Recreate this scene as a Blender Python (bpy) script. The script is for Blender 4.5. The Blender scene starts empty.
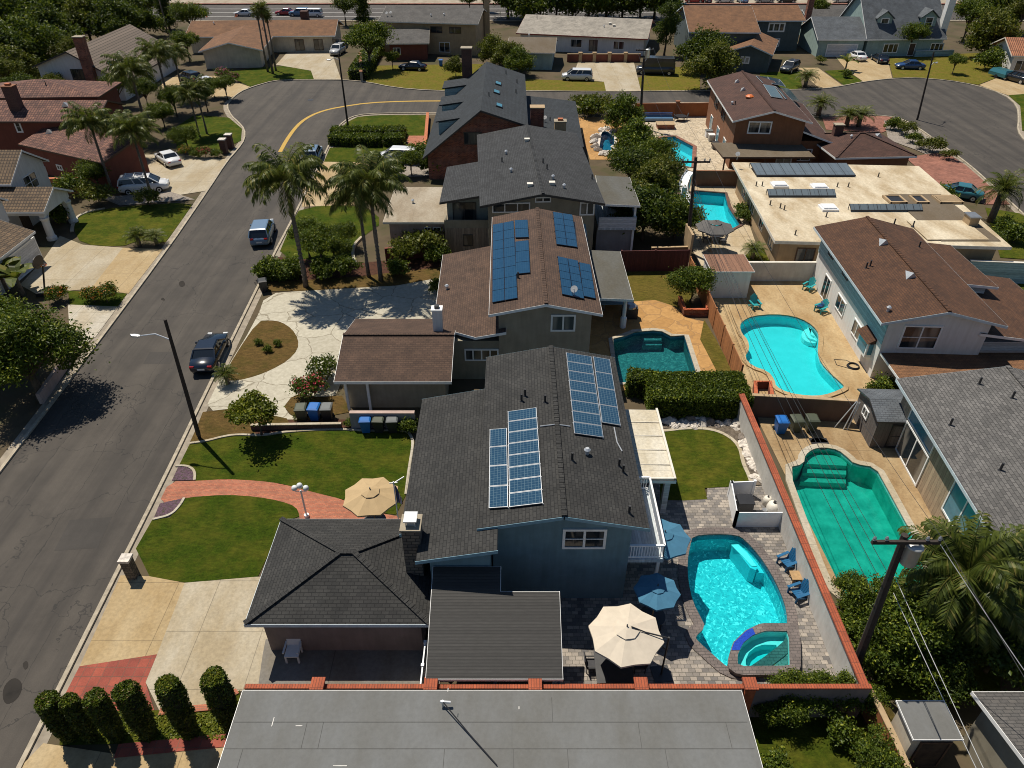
import bpy, math, random
from mathutils import Vector, Matrix
from mathutils.geometry import delaunay_2d_cdt
from mathutils.bvhtree import BVHTree
R=math.radians; V=Vector
S=bpy.context.scene; C=S.collection
# ------------------------------------------------------------------ camera geometry
FL_=720.0; CH=29.0; PIT=R(36)
cp,sp=math.cos(PIT),math.sin(PIT)
CAM=V((0,0,CH))
def ray(px,py):
    u=(px-512)/FL_; v=(384-py)/FL_
    return V((u,cp+v*sp,-sp+v*cp))
def W(px,py,z=0.0):                      # point of the plane at height z seen at a pixel
    d=ray(px,py); t=(z-CH)/d.z; p=CAM+d*t; return V((p.x,p.y,z))
def WY(px,py,Y):                         # point of the upright plane at distance Y
    d=ray(px,py); return CAM+d*(Y/d.y)
def hit(px,py,P0,n):
    d=ray(px,py); return CAM+d*((P0-CAM).dot(n)/d.dot(n))
# ------------------------------------------------------------------ materials
MATS={}
def nt(name):
    m=bpy.data.materials.new(name); m.use_nodes=True; t=m.node_tree
    b=t.nodes['Principled BSDF']; MATS[name]=m
    return m,t,b
def N(t,typ,**kw):
    n=t.nodes.new(typ)
    for k,v in kw.items():
        if k in n.inputs.keys(): n.inputs[k].default_value=v
        else: setattr(n,k,v)
    return n
def L(t,a,b): t.links.new(a,b)
def c4(c): return (c[0],c[1],c[2],1)
def noise(t,vec,scale,detail=4,rough=.55):
    n=N(t,'ShaderNodeTexNoise'); n.inputs['Scale'].default_value=scale; n.inputs['Detail'].default_value=detail
    n.inputs['Roughness'].default_value=rough; L(t,vec,n.inputs['Vector']); return n.outputs['Fac']
def ramp(t,fac,a,b,ca,cb):
    r=N(t,'ShaderNodeValToRGB'); e=r.color_ramp.elements
    e[0].position=a; e[1].position=b; e[0].color=c4(ca); e[1].color=c4(cb); L(t,fac,r.inputs['Fac']); return r.outputs['Color']
def mix(t,fac,a,b,mode='MIX'):
    m=N(t,'ShaderNodeMix'); m.data_type='RGBA'; m.blend_type=mode
    if isinstance(fac,(int,float)): m.inputs[0].default_value=fac
    else: L(t,fac,m.inputs[0])
    for i,x in ((6,a),(7,b)):
        if isinstance(x,tuple): m.inputs[i].default_value=c4(x)
        else: L(t,x,m.inputs[i])
    return m.outputs[2]
def mth(t,op,a,b=None):
    m=N(t,'ShaderNodeMath'); m.operation=op
    for i,x in ((0,a),(1,b)):
        if x is None: continue
        if isinstance(x,(int,float)): m.inputs[i].default_value=x
        else: L(t,x,m.inputs[i])
    return m.outputs[0]
def bump(t,b,h,strength,dist=.02):
    n=N(t,'ShaderNodeBump'); n.inputs['Strength'].default_value=strength; n.inputs['Distance'].default_value=dist
    L(t,h,n.inputs['Height']); L(t,n.outputs['Normal'],b.inputs['Normal'])
def pos(t): return N(t,'ShaderNodeNewGeometry').outputs['Position']
def uv(t): return N(t,'ShaderNodeTexCoord').outputs['UV']
def mapv(t,v,sc=(1,1,1),rot=0):
    m=N(t,'ShaderNodeMapping'); m.inputs['Scale'].default_value=sc; m.inputs['Rotation'].default_value=(0,0,rot); L(t,v,m.inputs['Vector']); return m.outputs[0]
def plain(name,col,rough=.6,metal=0,var=.12,scale=3,spec=None):
    m,t,b=nt(name); p=pos(t)
    d=tuple(x*(1-var) for x in col); e=tuple(min(1,x*(1+var)) for x in col)
    L(t,ramp(t,noise(t,p,scale,5),.3,.7,d,e),b.inputs['Base Color'])
    b.inputs['Roughness'].default_value=rough; b.inputs['Metallic'].default_value=metal
    if spec is not None: b.inputs['Specular IOR Level'].default_value=spec
    return m
def stucco(name,col,stain=.25):
    m,t,b=nt(name); p=pos(t)
    c=ramp(t,noise(t,p,1.1,6,.6),.3,.72,tuple(x*(1-stain) for x in col),col)
    st=ramp(t,noise(t,mapv(t,p,(3,3,.35)),1.5,5),.35,.65,(.8,.78,.75),(1,1,1))
    L(t,mix(t,.55,c,st,'MULTIPLY'),b.inputs['Base Color']); b.inputs['Roughness'].default_value=.85
    bump(t,b,noise(t,p,40,3),.25,.01); return m
def brick(name,c1,c2,mortar,bw,bh,gap=.012,rough=.85,off=.5,bumpd=.015,stain=.3,bias=0,fine=40,msize=None):
    m,t,b=nt(name); u=uv(t)
    n=N(t,'ShaderNodeTexBrick'); n.offset=off; n.inputs['Scale'].default_value=1
    n.inputs['Color1'].default_value=c4(c1); n.inputs['Color2'].default_value=c4(c2); n.inputs['Mortar'].default_value=c4(mortar)
    n.inputs['Brick Width'].default_value=bw; n.inputs['Row Height'].default_value=bh; n.inputs['Mortar Size'].default_value=gap
    n.inputs['Mortar Smooth'].default_value=.2; n.inputs['Bias'].default_value=bias
    L(t,u,n.inputs['Vector'])
    p=pos(t)
    st=ramp(t,noise(t,p,.8,7,.66),.3,.72,(1-stain*1.15,)*3,(1+stain*.4,)*3)
    fn=ramp(t,noise(t,p,fine,2),.25,.75,(.72,.72,.72),(1.22,1.22,1.22))
    L(t,mix(t,1,mix(t,1,n.outputs['Color'],st,'MULTIPLY'),fn,'MULTIPLY'),b.inputs['Base Color'])
    b.inputs['Roughness'].default_value=rough
    h=mth(t,'ADD',mth(t,'MULTIPLY',n.outputs['Fac'],-1.0),mth(t,'MULTIPLY',noise(t,p,60,2),.5))
    bump(t,b,h,.7,bumpd); return m
def shingle(name,c1,c2,dark):            # asphalt shingle courses
    m=brick(name,c1,c2,dark,.33,.16,.014,.9,.5,.02,.36); return m
def boards(name,col,dark,w=.2,axis=0,rough=.8,gap=.08):     # boards or siding: parallel grooves every w metres
    m,t,b=nt(name); u=uv(t); sx=N(t,'ShaderNodeSeparateXYZ'); L(t,u,sx.inputs[0])
    f=mth(t,'FRACT',mth(t,'DIVIDE',sx.outputs[axis],w)); g=mth(t,'LESS_THAN',f,gap)
    idn=mth(t,'FLOOR',mth(t,'DIVIDE',sx.outputs[axis],w))
    wn=N(t,'ShaderNodeTexWhiteNoise'); wn.noise_dimensions='1D'; L(t,idn,wn.inputs['W'])
    c=ramp(t,wn.outputs['Value'],0,1,tuple(x*.78 for x in col),tuple(x*1.12 for x in col))
    c=mix(t,1,c,ramp(t,noise(t,mapv(t,u,(2,9,1) if axis==1 else (9,2,1)),1.2,5),.3,.7,(.75,.75,.75),(1.1,1.1,1.1)),'MULTIPLY')
    L(t,mix(t,g,c,dark),b.inputs['Base Color']); b.inputs['Roughness'].default_value=rough
    bump(t,b,mth(t,'MULTIPLY',g,-1.0),.8,.02); return m
def ground(name,c1,c2,c3,s1,s2,rough=.95,bs=0,bst=.3):
    m,t,b=nt(name); p=pos(t)
    c=ramp(t,noise(t,p,s1,6,.6),.32,.68,c1,c2)
    L(t,mix(t,ramp(t,noise(t,p,s2,6,.65),.48,.72,(0,0,0),(1,1,1)),c,c3),b.inputs['Base Color'])
    b.inputs['Roughness'].default_value=rough; b.inputs['Specular IOR Level'].default_value=.2
    bump(t,b,noise(t,p,bs or s1*6,4),bst,.03); return m
def grass(name,c1,c2,dry,dryness=.6):
    m,t,b=nt(name); p=pos(t)
    c=ramp(t,noise(t,p,9,5,.7),.3,.7,c1,c2)
    c=mix(t,1,c,ramp(t,noise(t,p,45,3,.7),.25,.75,(.55,.55,.55),(1.5,1.5,1.4)),'MULTIPLY')
    f=ramp(t,noise(t,p,.7,5,.6),dryness-.13,dryness+.13,(0,0,0),(1,1,1))
    c=mix(t,mth(t,'MULTIPLY',f,.75),c,dry); c=mix(t,1,c,ramp(t,noise(t,mapv(t,p,(1,2.6,1),.5),2.2,5,.75),.3,.7,(.62,.62,.6),(1.35,1.32,1.2)),'MULTIPLY')
    L(t,c,b.inputs['Base Color']); b.inputs['Roughness'].default_value=1; b.inputs['Specular IOR Level'].default_value=.1
    bump(t,b,noise(t,p,55,4,.7),.9,.06); return m
def concrete(name,col,joint=2.4,jd=.55,stain=(.75,.66,.5),jw=None,amp=1):
    m,t,b=nt(name); p=pos(t)
    c=ramp(t,noise(t,p,6,7,.7),.25,.75,tuple(x*(1-.3*amp) for x in col),tuple(x*(1+.15*amp) for x in col))
    s=ramp(t,noise(t,mapv(t,p,(.5,.22,1),.6),1.0,6,.65),.38,.66,stain,(1,1,1))
    c=mix(t,.75,c,s,'MULTIPLY')
    n=N(t,'ShaderNodeTexBrick'); n.offset=0; n.inputs['Scale'].default_value=1
    n.inputs['Color1'].default_value=(1,1,1,1); n.inputs['Color2'].default_value=(.93,.93,.93,1); n.inputs['Mortar'].default_value=(jd,jd,jd,1)
    n.inputs['Brick Width'].default_value=joint; n.inputs['Row Height'].default_value=jw or joint; n.inputs['Mortar Size'].default_value=.02; n.inputs['Mortar Smooth'].default_value=.4
    L(t,p,n.inputs['Vector'])
    L(t,mix(t,1,c,n.outputs['Color'],'MULTIPLY'),b.inputs['Base Color']); b.inputs['Roughness'].default_value=.9
    bump(t,b,noise(t,p,50,3),.2,.01); return m
def flag(name,c1,c2,joint,scale,edge=.035):
    m,t,b=nt(name); p=pos(t)
    v=N(t,'ShaderNodeTexVoronoi'); v.feature='DISTANCE_TO_EDGE'; v.inputs['Scale'].default_value=scale; 
    d=N(t,'ShaderNodeTexNoise'); d.inputs['Scale'].default_value=1.5; L(t,p,d.inputs['Vector'])
    wv=N(t,'ShaderNodeVectorMath'); wv.operation='MULTIPLY_ADD'; wv.inputs[1].default_value=(.5,.5,.5); L(t,d.outputs['Color'],wv.inputs[0]); L(t,p,wv.inputs[2])
    L(t,wv.outputs[0],v.inputs['Vector'])
    v2=N(t,'ShaderNodeTexVoronoi'); v2.inputs['Scale'].default_value=scale; L(t,wv.outputs[0],v2.inputs['Vector'])
    sx=N(t,'ShaderNodeSeparateColor'); L(t,v2.outputs['Color'],sx.inputs[0])
    c=ramp(t,sx.outputs[0],0,1,c1,c2)
    c=mix(t,1,c,ramp(t,noise(t,p,3,7,.7),.25,.75,(.72,.7,.66),(1.15,1.15,1.15)),'MULTIPLY')
    e=mth(t,'LESS_THAN',v.outputs['Distance'],edge)
    L(t,mix(t,e,c,joint),b.inputs['Base Color']); b.inputs['Roughness'].default_value=.9
    bump(t,b,mth(t,'MULTIPLY',e,-1.0),.5,.02); return m
def asphalt(name,c1,c2,ang=0):
    m,t,b=nt(name); p=pos(t)
    c=ramp(t,noise(t,p,30,3,.7),.2,.8,tuple(x*.72 for x in c1),tuple(x*1.3 for x in c1))
    c=mix(t,ramp(t,noise(t,mapv(t,p,(.75,.03,1),ang),1,6,.6),.4,.62,(0,0,0),(1,1,1)),c,c2)
    c=mix(t,1,c,ramp(t,noise(t,p,.35,7,.7),.3,.7,(.72,.72,.72),(1.15,1.15,1.15)),'MULTIPLY')
    d=N(t,'ShaderNodeTexNoise'); d.inputs['Scale'].default_value=.9; d.inputs['Detail'].default_value=6; L(t,p,d.inputs['Vector'])
    wv=N(t,'ShaderNodeVectorMath'); wv.operation='MULTIPLY_ADD'; wv.inputs[1].default_value=(2.2,2.2,2.2); L(t,d.outputs['Color'],wv.inputs[0]); L(t,p,wv.inputs[2])
    v=N(t,'ShaderNodeTexVoronoi'); v.feature='DISTANCE_TO_EDGE'; v.inputs['Scale'].default_value=.17; L(t,wv.outputs[0],v.inputs['Vector'])
    e=mth(t,'LESS_THAN',v.outputs['Distance'],.0042)
    sx=N(t,'ShaderNodeSeparateXYZ'); L(t,mapv(t,p,(1,1,1),-ang),sx.inputs[0]); q=mth(t,'FRACT',mth(t,'DIVIDE',mth(t,'ADD',sx.outputs[0],mth(t,'MULTIPLY',noise(t,mapv(t,p,(1,.35,1)),.8,6,.6),.9)),2.9))
    e=mth(t,'MAXIMUM',e,mth(t,'MULTIPLY',mth(t,'LESS_THAN',q,.012),mth(t,'GREATER_THAN',noise(t,mapv(t,p,(1,.2,1)),.5,2),.47)))
    L(t,mix(t,mth(t,'MULTIPLY',e,.62),c,(.015,.014,.013)),b.inputs['Base Color']); b.inputs['Roughness'].default_value=.88
    bump(t,b,noise(t,p,70,3),.35,.01); return m
def leaf(name,c1,c2,tr=.25,c3=None):
    m,t,b=nt(name); g=N(t,'ShaderNodeNewGeometry')
    c=ramp(t,g.outputs['Random Per Island'],0,1,c1,c2)
    if c3: c=mix(t,mth(t,'GREATER_THAN',g.outputs['Random Per Island'],.9),c,c3)
    tc=N(t,'ShaderNodeTexCoord')
    c=mix(t,1,c,ramp(t,noise(t,tc.outputs['Object'],.8,3),.3,.7,(.65,.7,.6),(1.25,1.2,1.1)),'MULTIPLY')
    L(t,c,b.inputs['Base Color']); b.inputs['Roughness'].default_value=.5; b.inputs['Specular IOR Level'].default_value=.3
    tl=N(t,'ShaderNodeBsdfTranslucent'); L(t,mix(t,.5,c,(.12,.16,.01)),tl.inputs['Color'])
    mx=N(t,'ShaderNodeMixShader'); mx.inputs[0].default_value=tr
    L(t,b.outputs[0],mx.inputs[1]); L(t,tl.outputs[0],mx.inputs[2]); L(t,mx.outputs[0],t.nodes['Material Output'].inputs['Surface']); return m
def water(name,tint,ripple,scale,refl=1.0):
    m,t,b=nt(name); t.nodes.remove(b); p=pos(t)
    tr=N(t,'ShaderNodeBsdfTransparent'); tr.inputs['Color'].default_value=c4(tint)
    gl=N(t,'ShaderNodeBsdfGlossy'); gl.inputs['Roughness'].default_value=.04; gl.inputs['Color'].default_value=(.9,.95,1,1)
    bn=N(t,'ShaderNodeBump'); bn.inputs['Strength'].default_value=ripple; bn.inputs['Distance'].default_value=.1
    h=mth(t,'ADD',noise(t,p,scale,4,.6),mth(t,'MULTIPLY',noise(t,p,scale*.25,2),1.5)); L(t,h,bn.inputs['Height']); L(t,bn.outputs[0],gl.inputs['Normal'])
    fr=N(t,'ShaderNodeFresnel'); fr.inputs['IOR'].default_value=1.33; L(t,bn.outputs[0],fr.inputs['Normal'])
    mx=N(t,'ShaderNodeMixShader'); L(t,mth(t,'MULTIPLY',fr.outputs[0],refl),mx.inputs[0]); L(t,tr.outputs[0],mx.inputs[1]); L(t,gl.outputs[0],mx.inputs[2])
    L(t,mx.outputs[0],t.nodes['Material Output'].inputs['Surface']); return m
def plaster(name,c1,c2,scale=6,detail=4):
    m,t,b=nt(name); p=pos(t)
    L(t,ramp(t,noise(t,p,scale,detail,.6),.35,.68,c1,c2),b.inputs['Base Color']); b.inputs['Roughness'].default_value=.7; return m
def speckle(name,c1,c2,c3,scale):
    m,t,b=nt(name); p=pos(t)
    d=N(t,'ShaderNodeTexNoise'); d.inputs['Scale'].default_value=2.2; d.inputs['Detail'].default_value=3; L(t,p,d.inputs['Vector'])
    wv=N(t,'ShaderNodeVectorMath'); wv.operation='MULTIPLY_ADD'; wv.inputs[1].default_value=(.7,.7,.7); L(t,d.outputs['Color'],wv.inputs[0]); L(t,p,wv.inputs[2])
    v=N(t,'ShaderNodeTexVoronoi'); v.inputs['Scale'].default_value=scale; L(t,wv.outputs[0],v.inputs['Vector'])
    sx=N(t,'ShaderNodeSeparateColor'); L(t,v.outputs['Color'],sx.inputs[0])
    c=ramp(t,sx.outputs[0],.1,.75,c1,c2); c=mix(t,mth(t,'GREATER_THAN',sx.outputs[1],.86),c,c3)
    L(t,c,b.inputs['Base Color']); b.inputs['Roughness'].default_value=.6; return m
def paint(name,col,rough=.25):
    m,t,b=nt(name); b.inputs['Base Color'].default_value=c4(col); b.inputs['Roughness'].default_value=rough
    b.inputs['Coat Weight'].default_value=.6; b.inputs['Coat Roughness'].default_value=.05; return m
def cells(name,c1,c2,line,bw,bh,gap=.012,rough=.12):
    m,t,b=nt(name); u=uv(t)
    n=N(t,'ShaderNodeTexBrick'); n.offset=0; n.inputs['Scale'].default_value=1
    n.inputs['Color1'].default_value=c4(c1); n.inputs['Color2'].default_value=c4(c2); n.inputs['Mortar'].default_value=c4(line)
    n.inputs['Brick Width'].default_value=bw; n.inputs['Row Height'].default_value=bh; n.inputs['Mortar Size'].default_value=gap; n.inputs['Mortar Smooth'].default_value=.3
    L(t,u,n.inputs['Vector']); L(t,n.outputs['Color'],b.inputs['Base Color'])
    b.inputs['Roughness'].default_value=rough; return m
def mt(x): return MATS[x] if isinstance(x,str) else x
# palette
plain('white_paint',(.78,.78,.76),.45,0,.06); plain('white_vinyl',(.8,.81,.82),.35,0,.05); plain('off_white',(.66,.62,.54),.6)
plain('black_metal',(.02,.02,.022),.45); plain('dark_metal',(.06,.06,.062),.45,.6); plain('grey_metal',(.35,.36,.37),.4,.7); plain('light_metal',(.6,.62,.63),.35,.5)
plain('teal_trim',(.16,.3,.38),.6); plain('blue_trim',(.5,.58,.62),.5); plain('rubber',(.012,.012,.012),.8)
plain('wood_pole',(.035,.026,.021),.85,0,.35,8); plain('dark_wood',(.09,.05,.03),.75,0,.3,6); plain('tan_wood',(.35,.22,.1),.7,0,.2,6)
plain('lamp_grey',(.5,.5,.48),.4,.4); plain('terracotta',(.42,.13,.05),.8,0,.3,5); plain('rust_red',(.3,.05,.03),.7)
plain('bark',(.1,.075,.05),.95,0,.4,7); plain('palm_bark',(.16,.13,.1),.95,0,.4,6); plain('soil',(.06,.04,.025),1,0,.4,4)
plain('cap_red',(.42,.105,.04),.85,0,.3,6); plain('seam_dark',(.085,.085,.082),.9)
m,t,b=nt('glass'); L(t,ramp(t,noise(t,mapv(t,pos(t),(1,1,.25)),.9,2),.5,.62,(.015,.022,.028),(.17,.16,.14)),b.inputs['Base Color']); b.inputs['Roughness'].default_value=.06; b.inputs['Specular IOR Level'].default_value=.7
m,t,b=nt('car_glass'); b.inputs['Base Color'].default_value=(.012,.016,.02,1); b.inputs['Roughness'].default_value=.05; b.inputs['Specular IOR Level'].default_value=.8
plain('curtain',(.4,.38,.33),.9,0,.2); plain('blue_glass',(.06,.2,.27),.15); plain('red_lens',(.35,.01,.01),.25); plain('clear_lens',(.7,.72,.72),.15)
asphalt('asphalt',(.07,.06,.049),(.044,.038,.032),R(2)); asphalt('asphalt_far',(.07,.062,.055),(.06,.053,.047),R(88))
plain('kerb',(.36,.31,.23),.9,0,.25,3); plain('gutter',(.27,.23,.175),.9,0,.25,2); plain('yellow_line',(.44,.27,.035),.7,0,.2,6); plain('white_line',(.6,.58,.54),.7,0,.25,5)
concrete('drive_light',(.45,.395,.295),2.9); concrete('drive_tan',(.45,.345,.195),3.3); concrete('walk',(.5,.46,.38),1.5); concrete('deck_tan',(.42,.31,.17),3.0,.6,(.52,.4,.27))
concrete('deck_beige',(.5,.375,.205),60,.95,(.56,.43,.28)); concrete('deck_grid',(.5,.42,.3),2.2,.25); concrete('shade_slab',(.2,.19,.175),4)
flag('flag_light',(.42,.39,.31),(.48,.45,.36),(.25,.22,.16),.36,.011); flag('flag_tan',(.38,.205,.065),(.46,.26,.09),(.3,.17,.065),.6,.02); flag('paver_flag',(.45,.37,.26),(.55,.47,.35),(.3,.25,.18),1.6,.05)
brick('paver_grey',(.42,.365,.305),(.15,.14,.135),(.13,.12,.1),.3,.2,.012,.9,.5,.01,.3); brick('coping',(.2,.165,.15),(.15,.125,.115),(.09,.08,.075),.3,.16,.012)
brick('brick_path',(.5,.17,.09),(.36,.11,.06),(.3,.17,.11),.2,.1,.01,.9,.5,.01,.25); brick('brick_apron',(.36,.085,.05),(.26,.06,.04),(.2,.09,.06),.45,.45,.016,.9,0,.01,.3)
brick('cap_tile',(.42,.1,.04),(.33,.075,.03),(.2,.055,.03),.11,.5,.012,.85,0); brick('red_pavers',(.33,.14,.095),(.25,.1,.065),(.22,.1,.075),.3,.3,.01,.9,0,.01,.35)
grass('lawn',(.024,.046,.003),(.053,.082,.006),(.1,.1,.012),.54); grass('lawn_bright',(.034,.054,.005),(.068,.09,.008),(.125,.115,.016),.55); grass('lawn_dry',(.1,.085,.02),(.14,.105,.025),(.07,.075,.01),.6)
grass('lawn_yellow',(.1,.105,.014),(.14,.125,.02),(.17,.12,.03),.55); grass('dirt_grass',(.1,.065,.025),(.14,.09,.035),(.05,.055,.01),.6)
ground('base_ground',(.075,.058,.035),(.12,.09,.055),(.045,.05,.018),.5,.25); ground('mulch',(.06,.028,.018),(.1,.045,.028),(.03,.016,.012),9,3,1,30,.9); ground('bed_purple',(.06,.035,.05),(.16,.1,.13),(.05,.06,.02),14,6,1,30,1)
ground('gravel',(.22,.19,.16),(.34,.3,.26),(.14,.12,.1),9,4,1,30,.8); ground('stone_soil',(.1,.08,.06),(.17,.14,.11),(.05,.04,.03),9,4,1,30,.9); plaster('pond_floor',(.015,.1,.2),(.03,.16,.28))
shingle('shingle_black',(.045,.044,.041),(.028,.028,.027),(.013,.013,.013)); shingle('shingle_dark',(.049,.052,.055),(.03,.032,.034),(.016,.016,.018)); shingle('shingle_slate',(.032,.04,.048),(.022,.028,.034),(.014,.017,.02))
shingle('shingle_brown',(.11,.064,.041),(.078,.045,.03),(.05,.03,.022)); shingle('shingle_choc',(.115,.05,.021),(.075,.032,.014),(.045,.022,.015)); shingle('shingle_red',(.1,.046,.03),(.075,.034,.023),(.04,.02,.018))
brick('shingle_grey',(.16,.153,.145),(.095,.092,.088),(.05,.048,.046),.36,.18,.016,.9,.5,.02,.25); shingle('shingle_orange',(.24,.115,.05),(.19,.09,.04),(.1,.05,.025)); shingle('shingle_pale',(.42,.38,.32),(.34,.31,.26),(.2,.18,.15)); shingle('shingle_mid',(.13,.12,.11),(.1,.095,.09),(.05,.05,.048)); shingle('shingle_bluegrey',(.13,.145,.16),(.1,.115,.13),(.06,.065,.075))
brick('tile_red',(.27,.125,.08),(.12,.048,.036),(.06,.025,.02),.3,.42,.035,.85,0,.06,.45); brick('tile_brown',(.2,.13,.07),(.12,.08,.045),(.045,.03,.02),.28,.36,.03,.85,0,.05,.35); brick('tile_orange',(.48,.2,.1),(.34,.13,.06),(.1,.04,.02),.3,3,.05,.85,0,.05)
boards('tile_strip',(.2,.155,.12),(.05,.04,.03),.45,1,.9,.16)
boards('roll_roof',(.15,.14,.125),(.05,.048,.045),.98,1,.9,.02); concrete('roll_grey',(.158,.163,.162),60,.9,(.74,.7,.63),amp=.45); concrete('cream_roof',(.66,.58,.43),60,.9,(.5,.4,.27)); concrete('concrete_roof',(.4,.35,.27),9,.85,(.6,.52,.42)); concrete('cover_cream',(.66,.62,.52),40,.7,(.75,.68,.55),1.35)
concrete('flat_tan',(.15,.12,.085),50,.9); concrete('flat_grey',(.105,.105,.095),50,.9)
boards('corrugated',(.042,.04,.037),(.03,.029,.027),.13,1,.75,.25); boards('patio_cover',(.3,.285,.26),(.15,.14,.13),.3,0,.8,.08)
stucco('stucco_teal',(.15,.255,.305)); stucco('stucco_mauve',(.25,.2,.185)); stucco('stucco_beige',(.36,.31,.23)); stucco('stucco_white',(.74,.73,.7),.12); stucco('stucco_brown',(.26,.11,.05)); stucco('stucco_redbrown',(.2,.058,.035)); stucco('stucco_rust',(.36,.13,.045)); stucco('stucco_pink',(.5,.37,.32)); stucco('stucco_grey',(.32,.31,.31)); stucco('stucco_olive',(.3,.27,.2)); stucco('stucco_sage',(.3,.33,.3)); stucco('stucco_tan',(.46,.33,.19)); stucco('stucco_cream',(.62,.56,.44)); stucco('stucco_seafoam',(.34,.46,.43)); stucco('block_wall',(.42,.36,.28)); stucco('brown_wall',(.17,.1,.065)); stucco('white_wall',(.62,.6,.56),.25); stucco('dark_teal',(.09,.12,.125)); stucco('lavender_wall',(.36,.33,.34))
boards('siding_blue',(.34,.46,.5),(.2,.28,.32),.2,1); boards('siding_white',(.62,.63,.64),(.4,.41,.43),.2,1); boards('siding_brown',(.3,.24,.18),(.14,.11,.08),.25,0); boards('siding_tealblue',(.3,.45,.48),(.17,.27,.3),.2,1); boards('siding_tan',(.42,.32,.21),(.2,.14,.09),.3,0)
boards('fence_wood',(.42,.17,.06),(.12,.05,.02),.14,0); boards('fence_red',(.11,.028,.024),(.04,.012,.01),.15,0); boards('vinyl_panel',(.74,.76,.78),(.5,.52,.55),.3,0,.4,.03); boards('shed_metal',(.13,.115,.105),(.07,.06,.055),.22,0); boards('rusty_metal',(.24,.12,.07),(.12,.06,.035),.4,0); boards('deck_white',(.55,.6,.62),(.3,.34,.36),.14,0)
brick('brick_red',(.4,.13,.065),(.17,.045,.03),(.26,.19,.15),.3,.12,.014,stain=.45); brick('stone',(.2,.16,.12),(.1,.085,.075),(.04,.035,.03),.38,.19,.02); brick('brick_dark',(.14,.05,.035),(.09,.035,.025),(.14,.1,.08),.22,.08,.012)
cells('solar_cells',(.016,.05,.095),(.02,.058,.105),(.09,.15,.19),.16,.16,.01); cells('solar_blue',(.01,.045,.095),(.013,.052,.108),(.03,.085,.14),.16,.16,.006); cells('solar_thermal',(.13,.16,.18),(.12,.15,.17),(.05,.06,.07),.6,3,.02,.3)
water('water_clear',(.3,.87,.9),.35,3.5); water('water_green',(.2,.66,.61),.12,1.5); water('water_teal',(.3,.64,.66),.5,4); water('water_calm',(.36,.85,.87),.14,2)
speckle('pool_sparkle',(.06,.43,.48),(.14,.62,.65),(.5,.88,.88),10); plain('tile_band',(.03,.14,.22),.2,0,.3,12); plaster('pool_plain',(.1,.6,.66),(.16,.68,.73)); plaster('pool_aqua',(.13,.6,.62),(.17,.66,.68),1.2); plaster('pool_green',(.05,.42,.37),(.2,.68,.6),1.3,8); speckle('pool_dark',(.05,.17,.17),(.1,.27,.27),(.2,.38,.35),9); plaster('spa_plaster',(.45,.8,.76),(.52,.86,.82)); plain('tile_blue',(.02,.06,.4),.2,0,.3,14); plaster('step_plaster',(.5,.75,.73),(.58,.82,.8)); plaster('step_green',(.12,.45,.38),(.22,.55,.48))  # bright cells on the main pool floor paint caustic sparkle into its colour
for n_,c_ in dict(navy=(.006,.012,.024),black=(.012,.012,.014),silver=(.42,.43,.44),white=(.7,.71,.72),blue=(.02,.06,.17),teal=(.03,.14,.17),tan=(.35,.3,.22),red=(.3,.02,.03),charcoal=(.04,.045,.05),skyblue=(.1,.2,.33),steel=(.14,.21,.3)).items(): paint('paint_'+n_,c_)
plain('bin_blue',(.01,.12,.4),.45,0,.08); plain('bin_green',(.06,.07,.045),.5,0,.1); plain('bin_grey',(.12,.13,.13),.5,0,.1); plain('bin_black',(.02,.022,.025),.5)
plain('canvas_beige',(.43,.31,.165),.9,0,.06); plain('canvas_cream',(.56,.49,.39),.9,0,.06); plain('canvas_blue',(.045,.155,.25),.9,0,.08); plain('canvas_grey',(.1,.095,.09),.9,0,.1); plain('plastic_blue',(.015,.11,.24),.4,0,.1); plain('plastic_teal',(.02,.3,.32),.45,0,.1); plain('plastic_white',(.7,.71,.72),.4,0,.05); plain('cloth_dark',(.05,.05,.055),.9)
ground('oil_stain',(.028,.025,.022),(.04,.035,.03),(.02,.018,.016),2,1); asphalt('asphalt_patch',(.05,.044,.038),(.042,.037,.032),R(2)); plain('rock_pale',(.55,.5,.44),.9,0,.35,5); plain('rock_dark',(.18,.15,.125),.9,0,.35,5); plain('orange_plastic',(.6,.15,.03),.5)
leaf('leaf_mid',(.04,.072,.008),(.135,.185,.016),.32,(.28,.3,.03)); leaf('leaf_dark',(.026,.05,.009),(.1,.14,.016),.3,(.2,.22,.02)); leaf('leaf_olive',(.06,.08,.012),(.17,.18,.024),.32,(.25,.23,.04)); leaf('leaf_lime',(.09,.115,.01),(.2,.22,.022),.35,(.3,.29,.03)); leaf('leaf_hedge',(.035,.066,.007),(.135,.18,.017),.32,(.28,.31,.03)); leaf('leaf_topiary',(.03,.05,.008),(.08,.11,.015),.25,(.15,.18,.02)); leaf('leaf_palmdark',(.035,.054,.01),(.11,.135,.022),.25,(.16,.15,.04)); leaf('leaf_palm',(.055,.078,.014),(.14,.16,.028),.3,(.24,.21,.05)); leaf('leaf_deadfrond',(.12,.08,.035),(.2,.14,.06),.15); leaf('leaf_bronze',(.06,.03,.015),(.13,.07,.03),.2); leaf('flower_pink',(.5,.03,.06),(.7,.1,.16),.2); leaf('flower_magenta',(.5,.02,.22),(.7,.05,.35),.2); leaf('flower_orange',(.45,.12,.02),(.6,.22,.03),.2); leaf('flower_white',(.6,.58,.5),(.75,.72,.65),.2)
plain('foliage_core',(.01,.016,.004),1,0,.4,6)
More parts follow.
